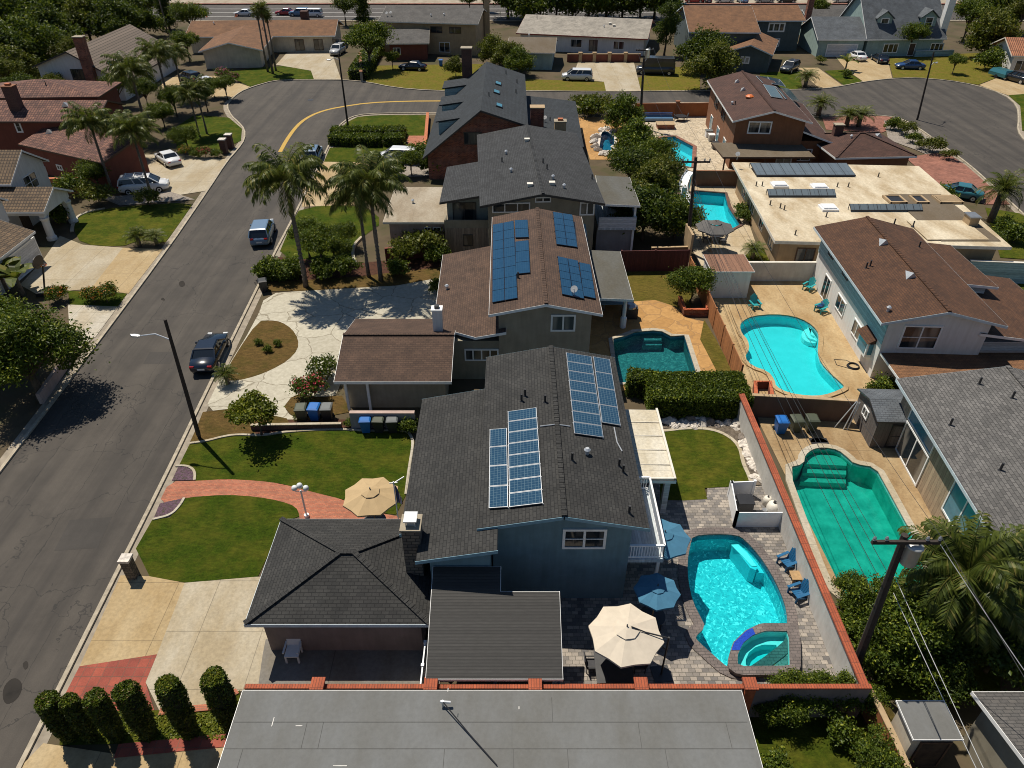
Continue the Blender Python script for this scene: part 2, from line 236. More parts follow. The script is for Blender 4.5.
# ------------------------------------------------------------------ mesh builder
def mkmat(r,u,f):  # columns
    return Matrix(((r.x,u.x,f.x),(r.y,u.y,f.y),(r.z,u.z,f.z)))
class M:
    def __init__(s): s.v=[]; s.f=[]; s.mi=[]; s.k=0
    def quad(s,*p):
        i=len(s.v); s.v+= [V(x) for x in p]; s.f.append(tuple(range(i,i+len(p)))); s.mi.append(s.k)
    poly=quad
    def box(s,c,d,rz=0,rm=None):
        c=V(c); h=V(d)/2
        if rm is None: rm=Matrix.Rotation(rz,3,'Z')
        i=len(s.v)
        for z in (-1,1):
            for x,y in ((-1,-1),(1,-1),(1,1),(-1,1)): s.v.append(c+rm@V((x*h.x,y*h.y,z*h.z)))
        for q in ((3,2,1,0),(4,5,6,7),(0,1,5,4),(1,2,6,5),(2,3,7,6),(3,0,4,7)): s.f.append(tuple(i+j for j in q)); s.mi.append(s.k)
    def bar(s,a,b,w,h=None):             # box from a to b
        a=V(a); b=V(b); d=b-a; l=d.length
        if l<1e-6: return
        z=d/l; x=z.cross(V((0,0,1)))
        if x.length<1e-4: x=V((1,0,0))
        x.normalize(); y=x.cross(z)
        s.box((a+b)/2,(w,h or w,l),rm=mkmat(x,y,z))
    def prism(s,pts,z0,z1):              # pts: xy ring, CCW
        n=len(pts); i=len(s.v)
        s.v+=[V((p[0],p[1],z0)) for p in pts]+[V((p[0],p[1],z1)) for p in pts]
        s.f.append(tuple(range(i+n,i+2*n))); s.mi.append(s.k); s.f.append(tuple(range(i+n-1,i-1,-1))); s.mi.append(s.k)
        for j in range(n):
            k=(j+1)%n; s.f.append((i+j,i+k,i+n+k,i+n+j)); s.mi.append(s.k)
    def loft(s,rings,cap=True,closed=True):
        n=len(rings[0]); i=len(s.v)
        for r in rings: s.v+=[V(p) for p in r]
        for a in range(len(rings)-1):
            for j in range(n if closed else n-1):
                k=(j+1)%n; s.f.append((i+a*n+j,i+a*n+k,i+(a+1)*n+k,i+(a+1)*n+j)); s.mi.append(s.k)
        if cap:
            s.f.append(tuple(i+j for j in range(n-1,-1,-1))); s.mi.append(s.k)
            e=i+(len(rings)-1)*n; s.f.append(tuple(e+j for j in range(n))); s.mi.append(s.k)
    def tube(s,path,r,seg=6,cap=True):
        path=[V(p) for p in path]; rs=r if isinstance(r,(list,tuple)) else [r]*len(path); rings=[]
        for i,p in enumerate(path):
            d=(path[min(i+1,len(path)-1)]-path[max(i-1,0)]).normalized()
            x=d.cross(V((0,0,1)));
            if x.length<1e-3: x=V((1,0,0))
            x.normalize(); y=d.cross(x)
            rings.append([p+(x*math.cos(a)+y*math.sin(a))*rs[i] for a in [2*math.pi*q/seg for q in range(seg)]])
        s.loft(rings,cap)
    def lathe(s,prof,c=(0,0,0),seg=12):
        c=V(c); s.loft([[c+V((r*math.cos(a),r*math.sin(a),z)) for a in [2*math.pi*q/seg for q in range(seg)]] for r,z in prof])
    def cyl(s,c,r,h,seg=12,r2=None): s.lathe([(r,0),(r2 if r2 is not None else r,h)],c,seg)
    def build(s,name,mats,parent=None,origin=None,smooth=False):
        if not isinstance(mats,(list,tuple)): mats=[mats]
        o=V(origin) if origin is not None else (V(parent.matrix_world.translation) if False else V((0,0,0)))
        me=bpy.data.meshes.new(name); me.from_pydata([v-o for v in s.v],[],s.f)
        for m_ in mats: me.materials.append(mt(m_))
        ul=me.uv_layers.new(name='UVMap').data
        vs=me.vertices
        for p in me.polygons:
            p.material_index=s.mi[p.index]; p.use_smooth=smooth
            n=p.normal
            if abs(n.z)>.999 or n.length<.5: u=V((1,0,0)); w=V((0,1,0))
            else:
                u=V((-n.y,n.x,0)).normalized(); w=n.cross(u)
            for li,vi in zip(p.loop_indices,p.vertices):
                q=vs[vi].co+o; ul[li].uv=(q.dot(u),q.dot(w))
        ob=bpy.data.objects.new(name,me); C.objects.link(ob)
        if parent is not None: ob.parent=parent
        return ob
def tag(o,label=None,cat=None,group=None,kind=None):
    if label: o['label']=label
    if cat: o['category']=cat
    if group: o['group']=group
    if kind: o['kind']=kind
    return o
def thing(name,label,cat,loc=(0,0,0),rz=0,group=None,scale=None):
    o=bpy.data.objects.new(name,None); C.objects.link(o); o.location=loc; o.rotation_euler=(0,0,rz); o.empty_display_size=.2
    if scale: o.scale=(scale,)*3 if isinstance(scale,(int,float)) else scale
    return tag(o,label,cat,group)
def dup(root,loc,rz=0,label=None,group=None,scale=None):
    r=root.copy(); C.objects.link(r); r.location=loc; r.rotation_euler=(0,0,rz)
    if scale: r.scale=(scale,)*3 if isinstance(scale,(int,float)) else scale
    if label: r['label']=label
    if group: r['group']=group
    def rec(a,b):
        for ch in list(a.children):
            c=ch.copy(); C.objects.link(c); c.parent=b; rec(ch,c)
    rec(root,r); return r
# ------------------------------------------------------------------ ground sheets
SZ=[0.0]
def PX(pts,z=0): return [W(x,y,z) for x,y in pts]
def sheet(name,pts,m,holes=(),z=None,kind='structure',label=None,cat=None,px=True):
    """A flat sheet at its own height, with holes cut for pools."""
    if z is None: SZ[0]+=.003; z=SZ[0]
    P=[W(x,y) for x,y in pts] if px else [V((x,y,0)) for x,y in pts]
    vs=[p.xy for p in P]; n=len(vs); fc=[list(range(n))]
    for h in holes:
        k=len(vs); vs+=[V((q[0],q[1])) for q in h]; fc.append(list(range(k,len(vs))))
    co,_,tri,_,_,_=delaunay_2d_cdt(vs,[],fc,2,1e-5)
    mb=M(); mb.v=[V((c.x,c.y,z)) for c in co]
    for t_ in tri:
        a,b,c=[mb.v[i] for i in t_]
        if (b-a).cross(c-a).z<0: t_=tuple(reversed(t_))
        mb.f.append(tuple(t_)); mb.mi.append(0)
    return tag(mb.build(name,m),label,cat,None,kind)
def smooth_px(pts,it=2,closed=True):
    for _ in range(it):
        q=[]; n=len(pts)
        for i in range(n if closed else n-1):
            a=pts[i]; b=pts[(i+1)%n]
            q+=[(a[0]*.75+b[0]*.25,a[1]*.75+b[1]*.25),(a[0]*.25+b[0]*.75,a[1]*.25+b[1]*.75)]
        if not closed: q=[pts[0]]+q+[pts[-1]]
        pts=q
    return pts
def strip_mesh(mb,P,w,z0,z1,closed=False,side=0):   # ribbon with height along world polyline
    n=len(P); prev=[]
    off=[]
    for i in range(n):
        a=P[i-1] if (i>0 or closed) else P[i]; b=P[(i+1)%n] if (i<n-1 or closed) else P[i]
        d=(b-a); d.z=0; d.normalize(); nn=V((-d.y,d.x,0))
        off.append((P[i]+nn*w*(.5+side),P[i]+nn*w*(-.5+side)))
    rings=[[V((a.x,a.y,z0)),V((b.x,b.y,z0)),V((b.x,b.y,z1)),V((a.x,a.y,z1))] for a,b in off]
    if closed: rings.append(rings[0])
    mb.loft(rings,cap=not closed)
def strip(name,pts,w,z0,z1,m,closed=False,side=0,sm=0,**kw):
    if sm: pts=smooth_px(pts,sm,closed)
    mb=M(); strip_mesh(mb,PX(pts),w,z0,z1,closed,side)
    o=mb.build(name,m); return tag(o,**kw)
def inset(P,d):                           # shrink a CCW/CW ring of xy vectors
    n=len(P); A=sum(P[i].x*P[(i+1)%n].y-P[(i+1)%n].x*P[i].y for i in range(n)); sg=1 if A>0 else -1
    out=[]
    for i in range(n):
        a=P[i-1]; b=P[(i+1)%n]; e=V((b.x-a.x,b.y-a.y)).normalized(); nn=V((-e.y,e.x))*sg
        out.append(V((P[i].x+nn.x*d,P[i].y+nn.y*d,0)))
    return out
POOLS=[]
def pool(name,pxs,label,depth,wm,fm,cm,cw=.3,sm=1,group=None,cz=.13,wz=-.12,steps=()):
    P=PX(smooth_px(pxs,sm)) if sm else PX(pxs)
    n=len(P); A=sum(P[i].x*P[(i+1)%n].y-P[(i+1)%n].x*P[i].y for i in range(n))
    if A<0: P.reverse()
    c=sum(P,V((0,0,0)))/n
    root=thing(name,label,'swimming pool',c,0,group)
    mb=M(); Q=inset(P,.0)
    mb.loft([[V((p.x,p.y,.02)) for p in reversed(Q)],[V((p.x,p.y,-depth)) for p in reversed(Q)]],cap=False)
    Qi=inset(P,-.001); mb.poly(*[V((p.x,p.y,-depth+.001)) for p in Qi])
    mb.build('basin',fm,root,c)
    mb=M(); T=inset(P,.012); mb.loft([[V((p.x,p.y,.0)) for p in T],[V((p.x,p.y,-.3)) for p in T]],cap=False); mb.build('tile_band','tile_band' if 'green' not in label and 'kidney' not in label else fm,root,c)
    mb=M(); mb.poly(*[V((p.x,p.y,wz)) for p in inset(P,.016)]); mb.build('water',wm,root,c)
    mb=M(); O=inset(P,-cw); I=inset(P,.03)
    ring=lambda q,z:[V((p.x,p.y,z)) for p in q]
    mb.loft([ring(O,-.02),ring(O,cz),ring(I,cz),ring(I,cz-.06)],cap=False); mb.build('coping',cm,root,c)
    POOLS.append([p.xy for p in P]); root['_px']=0; del root['_px']
    return root,c,P
# ------------------------------------------------------------------ houses
class Rect:
    def __init__(s,o,ux,w,d): s.o=V((o[0],o[1],0)); s.ux=V((ux[0],ux[1],0)).normalized(); s.uy=V((-s.ux.y,s.ux.x,0)); s.w=w; s.d=d
    def pt(s,a,b,z=0): p=s.o+s.ux*a+s.uy*b; p.z=z; return p
def rpx(FLp,FRp,BLp,z):
    a=W(*FLp,z); b=W(*FRp,z); c=W(*BLp,z); ux=(b-a).normalized(); uy=V((-ux.y,ux.x,0)); return Rect(a,ux,(b-a).length,(c-a).dot(uy))
def rxy(x0,x1,y0,y1): return Rect((x0,y0),(1,0),x1-x0,y1-y0)
class Block: pass
class House:
    def __init__(s,name,label,c,cat='house',group=None):
        s.c=V((c[0],c[1],0)); s.root=thing(name,label,cat,s.c,0,group); s.rv=[]; s.rf=[]; s.bv=None; s.fcond=None
    def part(s,mb,name,mats,parent=None,smooth=False): return mb.build(name,mats,parent or s.root,s.c,smooth)
    def addroof(s,polys):
        for p in polys:
            i=len(s.rv); s.rv+=[V(q) for q in p]; s.rf.append(tuple(range(i,i+len(p))))
        s.bv=None
    def on(s,px,py):
        if s.bv is None: s.bv=BVHTree.FromPolygons(s.rv,s.rf)
        d=ray(px,py).normalized(); loc,n,_,_=s.bv.ray_cast(CAM,d)
        if loc is None: 
            print('roof miss',s.root.name,px,py); loc=W(px,py,4); n=V((0,0,1))
        if n.z<0: n=-n
        return loc,n
    def slab(s,polys,m,th=.16,name='roof',fascia=None,fh=.2):
        mb=M(); edges={}
        key=lambda q:(round(q[0],3),round(q[1],3),round(q[2],3))
        for p in polys:
            p=[V(q) for q in p]; mb.poly(*p); mb.poly(*[q-V((0,0,th)) for q in reversed(p)])
            for i in range(len(p)):
                a,b=p[i],p[(i+1)%len(p)]; k=(key(a),key(b)); r=(k[1],k[0])
                if r in edges: del edges[r]
                else: edges[k]=(a,b)
        for a,b in edges.values(): mb.quad(a-V((0,0,th)),b-V((0,0,th)),b,a)
        o=s.part(mb,name,m); s.addroof(polys)
        if fascia:
            fb=M()
            for a,b in edges.values():
                d=(b-a)
                if d.length<.05 or (s.fcond and not s.fcond(a,b)): continue
                h=V((d.y,-d.x,0)).normalized()*.022     # outward (CCW polygons)
                zz=V((0,0,.012)); lo=V((0,0,fh)); e=d.normalized()*.03
                a2,b2=a-e,b+e
                if s.fcond: fb=M()
                fb.loft([[a2-h*.1-lo,a2+h-lo,a2+h-zz,a2-h*.1-zz],[b2-h*.1-lo,b2+h-lo,b2+h-zz,b2-h*.1-zz]])
                if s.fcond: s.part(fb,'fascia',fascia)
            if not s.fcond: s.part(fb,'fascia',fascia)
        return o
    def block(s,r,ze,kind,rise,ov,wall,roof,fascia='white_paint',z0=0,rp=.5,th=.16,walls=True,cap=None,ovf=None,fh=.2,roofname='roof'):
        b=Block(); b.r=r; b.ov=ov; b.ze=ze; w,d=r.w,r.d; ovf=ov if ovf is None else ovf; b.ovf=ovf
        P=lambda a,t,z=0:r.pt(a,t,z)
        cr=[]
        if kind=='gy':
            k=w*rp; zr=ze+rise; polys=[[P(0,0,ze),P(k,0,zr),P(k,d,zr),P(0,d,ze)],[P(k,0,zr),P(w,0,ze),P(w,d,ze),P(k,d,zr)]]; cr=[(P(k,0,zr),P(k,d,zr))]
            prof=[(ov,z0),(w-ov,z0),(w-ov,ze+rise*ov/(w-k)-th),(k,zr-th),(ov,ze+rise*ov/k-th)]
            ends=(ovf,d-ovf); ax='y'
        elif kind=='gx':
            k=d*rp; zr=ze+rise; polys=[[P(0,0,ze),P(w,0,ze),P(w,k,zr),P(0,k,zr)],[P(0,k,zr),P(w,k,zr),P(w,d,ze),P(0,d,ze)]]; cr=[(P(0,k,zr),P(w,k,zr))]
            prof=[(ovf,z0),(d-ovf,z0),(d-ovf,ze+rise*ovf/(d-k)-th),(k,zr-th),(ovf,ze+rise*ovf/k-th)]
            ends=(ov,w-ov); ax='x'
        elif kind in('hip','pyr'):
            zr=ze+rise; rl=abs(w-d)/2+.3
            if w>=d: A=P(d*.5 if w>d else w/2-.15,d/2,zr); B=P(w-d*.5 if w>d else w/2+.15,d/2,zr)
            else: A=P(w/2,w*.5,zr); B=P(w/2,d-w*.5,zr)
            if kind=='pyr': A=P(w/2-.3,d/2,zr); B=P(w/2+.3,d/2,zr)
            c0,c1,c2,c3=P(0,0,ze),P(w,0,ze),P(w,d,ze),P(0,d,ze)
            if w>=d: polys=[[c0,c1,B,A],[c1,c2,B],[c2,c3,A,B],[c3,c0,A]]; cr=[(A,B),(c0,A),(c3,A),(c1,B),(c2,B)]
            else: polys=[[c0,c1,A],[c1,c2,B,A],[c2,c3,B],[c3,c0,A,B]]; cr=[(A,B),(c0,A),(c1,A),(c2,B),(c3,B)]
            ax=None
        elif kind=='flat': polys=[[P(0,0,ze),P(w,0,ze),P(w,d,ze),P(0,d,ze)]]; ax=None
        elif kind=='sx':  # slope along local x: z at left ze, right ze+rise
            polys=[[P(0,0,ze),P(w,0,ze+rise),P(w,d,ze+rise),P(0,d,ze)]]
            g=rise/w; prof=[(ov,z0),(w-ov,z0),(w-ov,ze+rise-g*ov-th),(ov,ze+g*ov-th)]; ends=(ovf,d-ovf); ax='y'
        elif kind=='sy':  # slope along local y: z at front ze, back ze+rise
            polys=[[P(0,0,ze),P(w,0,ze),P(w,d,ze+rise),P(0,d,ze+rise)]]
            g=rise/d; prof=[(ovf,z0),(d-ovf,z0),(d-ovf,ze+rise-g*ovf-th),(ovf,ze+g*ovf-th)]; ends=(ov,w-ov); ax='x'
        b.polys=polys
        if walls:
            mb=M()
            if ax=='y': mb.loft([[P(x,ends[0],z) for x,z in prof],[P(x,ends[1],z) for x,z in prof]])
            elif ax=='x': mb.loft([[P(ends[0],y,z) for y,z in prof],[P(ends[1],y,z) for y,z in prof]])
            else: mb.prism([P(ov,ovf)[:2],P(w-ov,ovf)[:2],P(w-ov,d-ovf)[:2],P(ov,d-ovf)[:2]],z0,ze-th+.02)
            s.part(mb,'wall',wall)
        s.slab(polys,roof,th,roofname,fascia,fh)
        if cap:
            mb=M()
            for A,B in cr:
                dv=B-A; n=max(2,int(dv.length/.33)); 
                for i in range(n): mb.bar(A+dv*(i/n)+V((0,0,.06)),A+dv*((i+.99)/n)+V((0,0,.04)),.24,.06)
            s.part(mb,'ridge_cap',cap)
        return b
    def plane(s,b,side):
        r=b.r; ov,of=b.ov,b.ovf
        return {'front':(r.pt(ov,of),r.ux,-r.uy),'right':(r.pt(r.w-ov,of),r.uy,r.ux),'back':(r.pt(r.w-ov,r.d-of),-r.ux,r.uy),'left':(r.pt(ov,r.d-of),-r.uy,-r.ux)}[side]
    def win(s,b,side,p1,p2,mul=1,fr='white_paint',pane='glass',name='window',fw=.08,hbar=0,dim=None,zc=None):
        """Window whose outline on the wall is seen from pixel p1 to pixel p2."""
        P0,u,n=s.plane(b,side)
        if dim: a=p1; z0,z1=p2; a0,a1=a-dim/2,a+dim/2
        else:
            A=hit(*p1,P0,n); B=hit(*p2,P0,n); a0,a1=sorted(((A-P0).dot(u),(B-P0).dot(u))); z0,z1=sorted((A.z,B.z))
        return s.winat(P0,u,n,a0,a1,z0,z1,mul,fr,pane,name,fw,hbar)
    def winat(s,P0,u,n,a0,a1,z0,z1,mul=1,fr='white_paint',pane='glass',name='window',fw=.08,hbar=0):
        rm=mkmat(u,n,V((0,0,1))); c=lambda a,z,o:P0+u*a+n*o+V((0,0,z-P0.z))
        mb=M(); h=z1-z0; w=a1-a0
        for a in (a0+fw/2,a1-fw/2): mb.box(c(a,(z0+z1)/2,.02),(fw,.1,h),rm=rm)
        for z in (z0+fw/2,z1-fw/2): mb.box(c((a0+a1)/2,z,.02),(w-2*fw,.1,fw),rm=rm)
        for i in range(1,mul+1 if mul>0 else 0):
            if mul>=1 and i<mul+0 and mul>1: mb.box(c(a0+w*i/mul,(z0+z1)/2,.018),(fw*.9,.09,h-2*fw),rm=rm)
        for i in range(hbar): mb.box(c((a0+a1)/2,z0+h*(i+1)/(hbar+1),.016),(w-2*fw,.08,.04),rm=rm)
        f=s.part(mb,name,fr)
        mb=M(); mb.box(c((a0+a1)/2,(z0+z1)/2,.005),(w-fw,.05,h-fw),rm=rm); s.part(mb,'pane',pane,f)
        return f
    def door(s,b,side,p1,p2,m='dark_wood',name='door'):
        f=s.win(b,side,p1,p2,1,'white_paint',m,name,.07)
        return f
    def solar(s,UL,UR,LLp,nx,ny,cell='solar_cells',frame='light_metal',gap=.03,lift=.12,name='solar_panel'):
        A,n=s.on(*UL); B,_=s.on(*UR); D,_=s.on(*LLp); ex=(B-A)/nx; ey=(D-A)/ny
        nn=ex.cross(ey).normalized(); 
        if nn.z<0: nn=-nn
        for i in range(nx):
            for j in range(ny):
                o=A+ex*i+ey*j+nn*lift; gx=ex.normalized()*gap/2; gy=ey.normalized()*gap/2
                q=[o+gx+gy,o+ex-gx+gy,o+ex+ey-gx-gy,o+ey+gx-gy]
                mb=M(); mb.loft([[p-nn*.04 for p in q],[p for p in q]]); 
                t_=[o+gx*3+gy*3,o+ex-gx*3+gy*3,o+ex+ey-gx*3-gy*3,o+ey+gx*3-gy*3]; mb.k=1; mb.poly(*[p+nn*.006 for p in t_])
                for p in (q[0],q[2]): mb.k=0; mb.bar(p-nn*(lift+.02),p-nn*.03,.04)
                s.part(mb,name,[frame,cell])
    def vent(s,px,py,kind='pipe'):
        p,n=s.on(px,py); mb=M()
        if kind=='pipe': mb.k=0; mb.cyl(p-V((0,0,.1)),.06,.55,8); mb.cyl(p-V((0,0,.08)),.16,.12,8,.07); s.part(mb,'vent_pipe','dark_metal')
        elif kind=='light': mb.cyl(p-V((0,0,.1)),.1,.4,8); mb.cyl(p+V((0,0,.28)),.17,.1,8,.08); s.part(mb,'vent_pipe','light_metal')
        elif kind=='box': mb.box(p+V((0,0,.08)),(.42,.36,.26)); mb.box(p+V((0,0,.23)),(.52,.46,.05)); s.part(mb,'roof_vent','off_white')
        elif kind=='dormer': 
            e=[p+V((-.4,-.35,-.1)),p+V((.4,-.35,-.1)),p+V((0,-.35,.42)),p+V((0,.75,.05))]
            mb.quad(e[0],e[1],e[2]); mb.quad(e[1],e[3],e[2]); mb.quad(e[3],e[0],e[2]); mb.quad(e[1],e[0],e[3]); s.part(mb,'roof_vent','light_metal')
        elif kind=='skylight':
            rm=V((0,0,1)).rotation_difference(n).to_matrix(); mb.box(p+n*.06,(.75,1.25,.14),rm=rm); mb.k=1; mb.box(p+n*.14,(.62,1.1,.03),rm=rm); s.part(mb,'skylight',['dark_metal','blue_glass'])
        elif kind=='dish': dish(s,p)
    def chimney(s,px,py,w,d,h,m='brick_red',cap='off_white',z0=None,flue='terracotta'):
        p,n=s.on(px,py); z=p.z-.6 if z0 is None else z0; mb=M(); mb.box((p.x,p.y,(z+p.z+h)/2),(w,d,p.z+h-z)); o=s.part(mb,'chimney',m)
        mb=M(); mb.box((p.x,p.y,p.z+h+.05),(w+.14,d+.14,.1)); s.part(mb,'cap',cap,o)
        mb=M(); mb.box((p.x,p.y,p.z+h+.2),(w*.45,d*.45,.24)); s.part(mb,'flue',flue,o); return o
def dish(H,p):
    mb=M(); mb.cyl(p-V((0,0,.1)),.03,.6,6); q=p+V((0,0,.5)); n=V((-.3,-.7,.6)).normalized(); x=n.cross(V((0,0,1))).normalized(); y=n.cross(x)
    rg=[[q+n*h+(x*math.cos(a)+y*math.sin(a))*r for a in [2*math.pi*k/12 for k in range(12)]] for r,h in((.04,0),(.16,.03),(.24,.08))]
    mb.loft(rg,True); mb.bar(q+n*.06,q+n*.4-V((0,0,.1)),.03); H.part(mb,'satellite_dish','lamp_grey')
# ------------------------------------------------------------------ cars
def car(kind,pm,label,px=None,ang=0,loc=None,group='parked cars',name='parked_car'):
    Ls,Wd,Hh,belt,hood,trunk=dict(sedan=(4.75,1.82,1.44,.92,.9,.98),suv=(4.75,1.9,1.72,1.1,1.08,1.12),minivan=(5.0,1.95,1.76,1.1,1.05,1.15),boxvan=(6.4,2.1,2.7,1.3,1.2,1.4),pickup=(5.6,2.0,1.85,1.15,1.12,1.15))[kind]
    p=loc if loc is not None else W(*px); r=thing(name,label,'van' if kind in('minivan','boxvan') else ('pickup truck' if kind=='pickup' else 'car'),(p[0],p[1],.004),ang,group)
    hl=Ls/2; hw=Wd/2
    st=[(-hl,.42,.78,.72),(-hl+.12,.3,.88,.88*trunk),(-hl+.5,.25,.97,trunk),(-hl+1.1,.22,1,trunk+.02),(-.2,.2,1,belt+.02),(hl-1.55,.2,1,belt+.02),(hl-1.2,.22,.985,hood+.02),(hl-.5,.25,.95,hood-.07),(hl-.13,.3,.86,hood-.2),(hl,.4,.74,hood-.36)]
    mb=M(); rings=[]
    for y,zb,k,zt in st:
        w=hw*k; zm=(zb+zt)/2+.05
        rings.append([V((x,y,z)) for x,z in ((-w*.82,zb),(w*.82,zb),(w*.97,zb+.12),(w,zm),(w*.97,zt-.1),(w*.86,zt),(0,zt+.035),(-w*.86,zt),(-w*.97,zt-.1),(-w,zm),(-w*.97,zb+.12))])
    mb.loft(rings); mb.build('body',pm,r,None,True)
    # greenhouse: base ring on the belt line, roof ring above
    if kind=='sedan': b0,b1,t0,t1=-hl+.75,hl-1.25,-hl+1.45,hl-2.15
    elif kind=='suv': b0,b1,t0,t1=-hl+.12,hl-1.3,-hl+.5,hl-2.0
    elif kind=='pickup': b0,b1,t0,t1=-.55,hl-1.5,-.35,hl-2.15
    else: b0,b1,t0,t1=-hl+.1,hl-.85,-hl+.35,hl-1.75
    bw,tw=hw*.9,hw*.72
    if kind=='boxvan': tw=hw*.9
    zb=belt-.04; zt=Hh-.07
    base=[V((-bw,b0,zb)),V((bw,b0,zb)),V((bw*.98,b1,zb)),V((-bw*.98,b1,zb))]; top=[V((-tw,t0,zt)),V((tw,t0,zt)),V((tw*.95,t1,zt)),V((-tw*.95,t1,zt))]
    mb=M(); mb.loft([base,top]); mb.build('window','car_glass' if kind!='boxvan' else pm,r)
    mb=M(); ex=.05
    tp=[p_+V((math.copysign(ex,p_.x),(-ex if i<2 else ex),0)) for i,p_ in enumerate(top)]; mid=[V((p_.x*.93,p_.y*.95+(.05 if i<2 else -.05)*0,Hh)) for i,p_ in enumerate(top)]
    mb.loft([[q-V((0,0,.05)) for q in tp],[q+V((0,0,.02)) for q in tp],mid]); mb.build('roof',pm,r)
    for i in range(4): mb=M(); mb.bar(base[i]*1.005,tp[i]-V((0,0,.03)),.09,.09); mb.build('pillar',pm,r)
    for f in ((.42,.66) if kind in('suv','minivan','boxvan') else (.48,)):
        for sx in(-1,1): mb=M(); mb.bar(V((sx*bw*1.0,b0+(b1-b0)*f,zb)),V((sx*tw*1.03,t0+(t1-t0)*f,zt)),.07,.07); mb.build('pillar',pm,r)
    if kind=='pickup':
        mb=M(); mb.box((0,-hl+1.15,belt+.045),(Wd*.74,1.9,.03)); mb.build('truck_bed','rubber',r)
    for sx in(-1,1):
        for y in (-hl+.95,hl-.95):
            w=M(); rr=.34 if kind in('sedan','minivan') else .38; cx=sx*(hw-.1)
            w.loft([[V((cx+dx,y+rr*q*math.cos(a),rr+rr*q*math.sin(a))) for a in [2*math.pi*k/16 for k in range(16)]] for dx,q in((-.11,.9),(-.1,1),(.1,1),(.115,.88))]); wo=w.build('wheel','rubber',r)
            w=M(); w.loft([[V((cx+sx*dx,y+rr*q*math.cos(a),rr+rr*q*math.sin(a))) for a in [2*math.pi*k/12 for k in range(12)]] for dx,q in((.1,.62),(.125,.6),(.11,.2))]); w.build('rim','light_metal',wo)
        h=M(); h.box((sx*hw*.62,hl-.1,hood-.24),(hw*.34,.14,.13)); h.build('headlight','clear_lens',r)
        h=M(); h.box((sx*hw*.66,-hl+.06,trunk-.2),(hw*.32,.1,.14)); h.build('taillight','red_lens',r)
        h=M(); h.box((sx*(hw+.08),b1-.55,belt+.06),(.18,.1,.13)); h.build('wing_mirror',pm,r)
    h=M(); h.box((0,-hl+.012,.62),(.5,.05,.13)); h.build('number_plate','plastic_white',r)
    h=M(); h.box((0,hl-.02,.5),(Wd*.5,.06,.14)); h.build('grille','black_metal',r)
    if kind=='minivan' and 'rack' in label:
        h=M()
        for y in (-1.6,-.7,.2): h.box((0,y,Hh+.1),(1.5,.06,.06))
        for x in (-.7,.7): h.box((x,-.7,Hh+.06),(.05,2.2,.05))
        h.build('roof_rack','white_paint',r)
    return r
def face(pa,pb):                          # heading angle for something pointing from pixel pa to pixel pb
    a=W(*pa); b=W(*pb); d=b-a; return math.atan2(-d.x,d.y)
# ------------------------------------------------------------------ vegetation
def rdir(rg):
    while True:
        v=V((rg.uniform(-1,1),rg.uniform(-1,1),rg.uniform(-1,1)))
        if .05<v.length<1: return v.normalized()
def leafquad(mb,p,n,l,w,rg):
    x=n.cross(rdir(rg))
    if x.length<.05: x=V((1,0,0))
    x.normalize(); y=n.cross(x); b=n*l*.12
    mb.quad(p-x*l*.5-b,p-y*w*.5,p+x*l*.5-b,p+y*w*.5)
def crown(rg,blobs,n,l,w,clumps=40,spread=.34,up=.35,core=None,inner=.25):
    mb=M(); tot=sum(r*r for c,r in blobs); cl=[]
    for c,r in blobs:
        k=max(4,int(clumps*r*r/tot))
        for _ in range(k):
            d=rdir(rg)
            if d.z<-.45: d.z=-d.z*.5; d.normalize()
            cl.append((V(c)+V((d.x,d.y,d.z*.85))*r*rg.uniform(.72,1.02)*(1 if rg.random()>inner else .6),d,r*spread*rg.uniform(.7,1.3)))
    for i in range(n):
        p,d,s=cl[rg.randrange(len(cl))]
        q=p+V((rg.gauss(0,s),rg.gauss(0,s),rg.gauss(0,s*.75)))
        if q.z<.08: q.z=.08+rg.random()*.2
        nn=(d*.6+V((0,0,up))+rdir(rg)*.9).normalized(); leafquad(mb,q,nn,l*rg.uniform(.7,1.35),w*rg.uniform(.7,1.3),rg)
    return mb
def limbs(rg,h,blobs,r0,lean=(0,0)):
    mb=M(); top=V((lean[0],lean[1],h)); mid=V((lean[0]*.4+rg.uniform(-.1,.1),lean[1]*.4+rg.uniform(-.1,.1),h*.5))
    mb.tube([(0,0,-.1),(0,0,h*.1),mid,top],[r0*1.5,r0*1.1,r0*.9,r0*.75],8)
    for c,r in blobs:
        c=V(c); s=mid.lerp(top,rg.uniform(.3,1)); m_=s.lerp(c,.5)+V((rg.uniform(-.2,.2),rg.uniform(-.2,.2),rg.uniform(0,.3)))
        mb.tube([s,m_,c],[r0*.55,r0*.35,r0*.12],5)
    return mb
PROTO={}
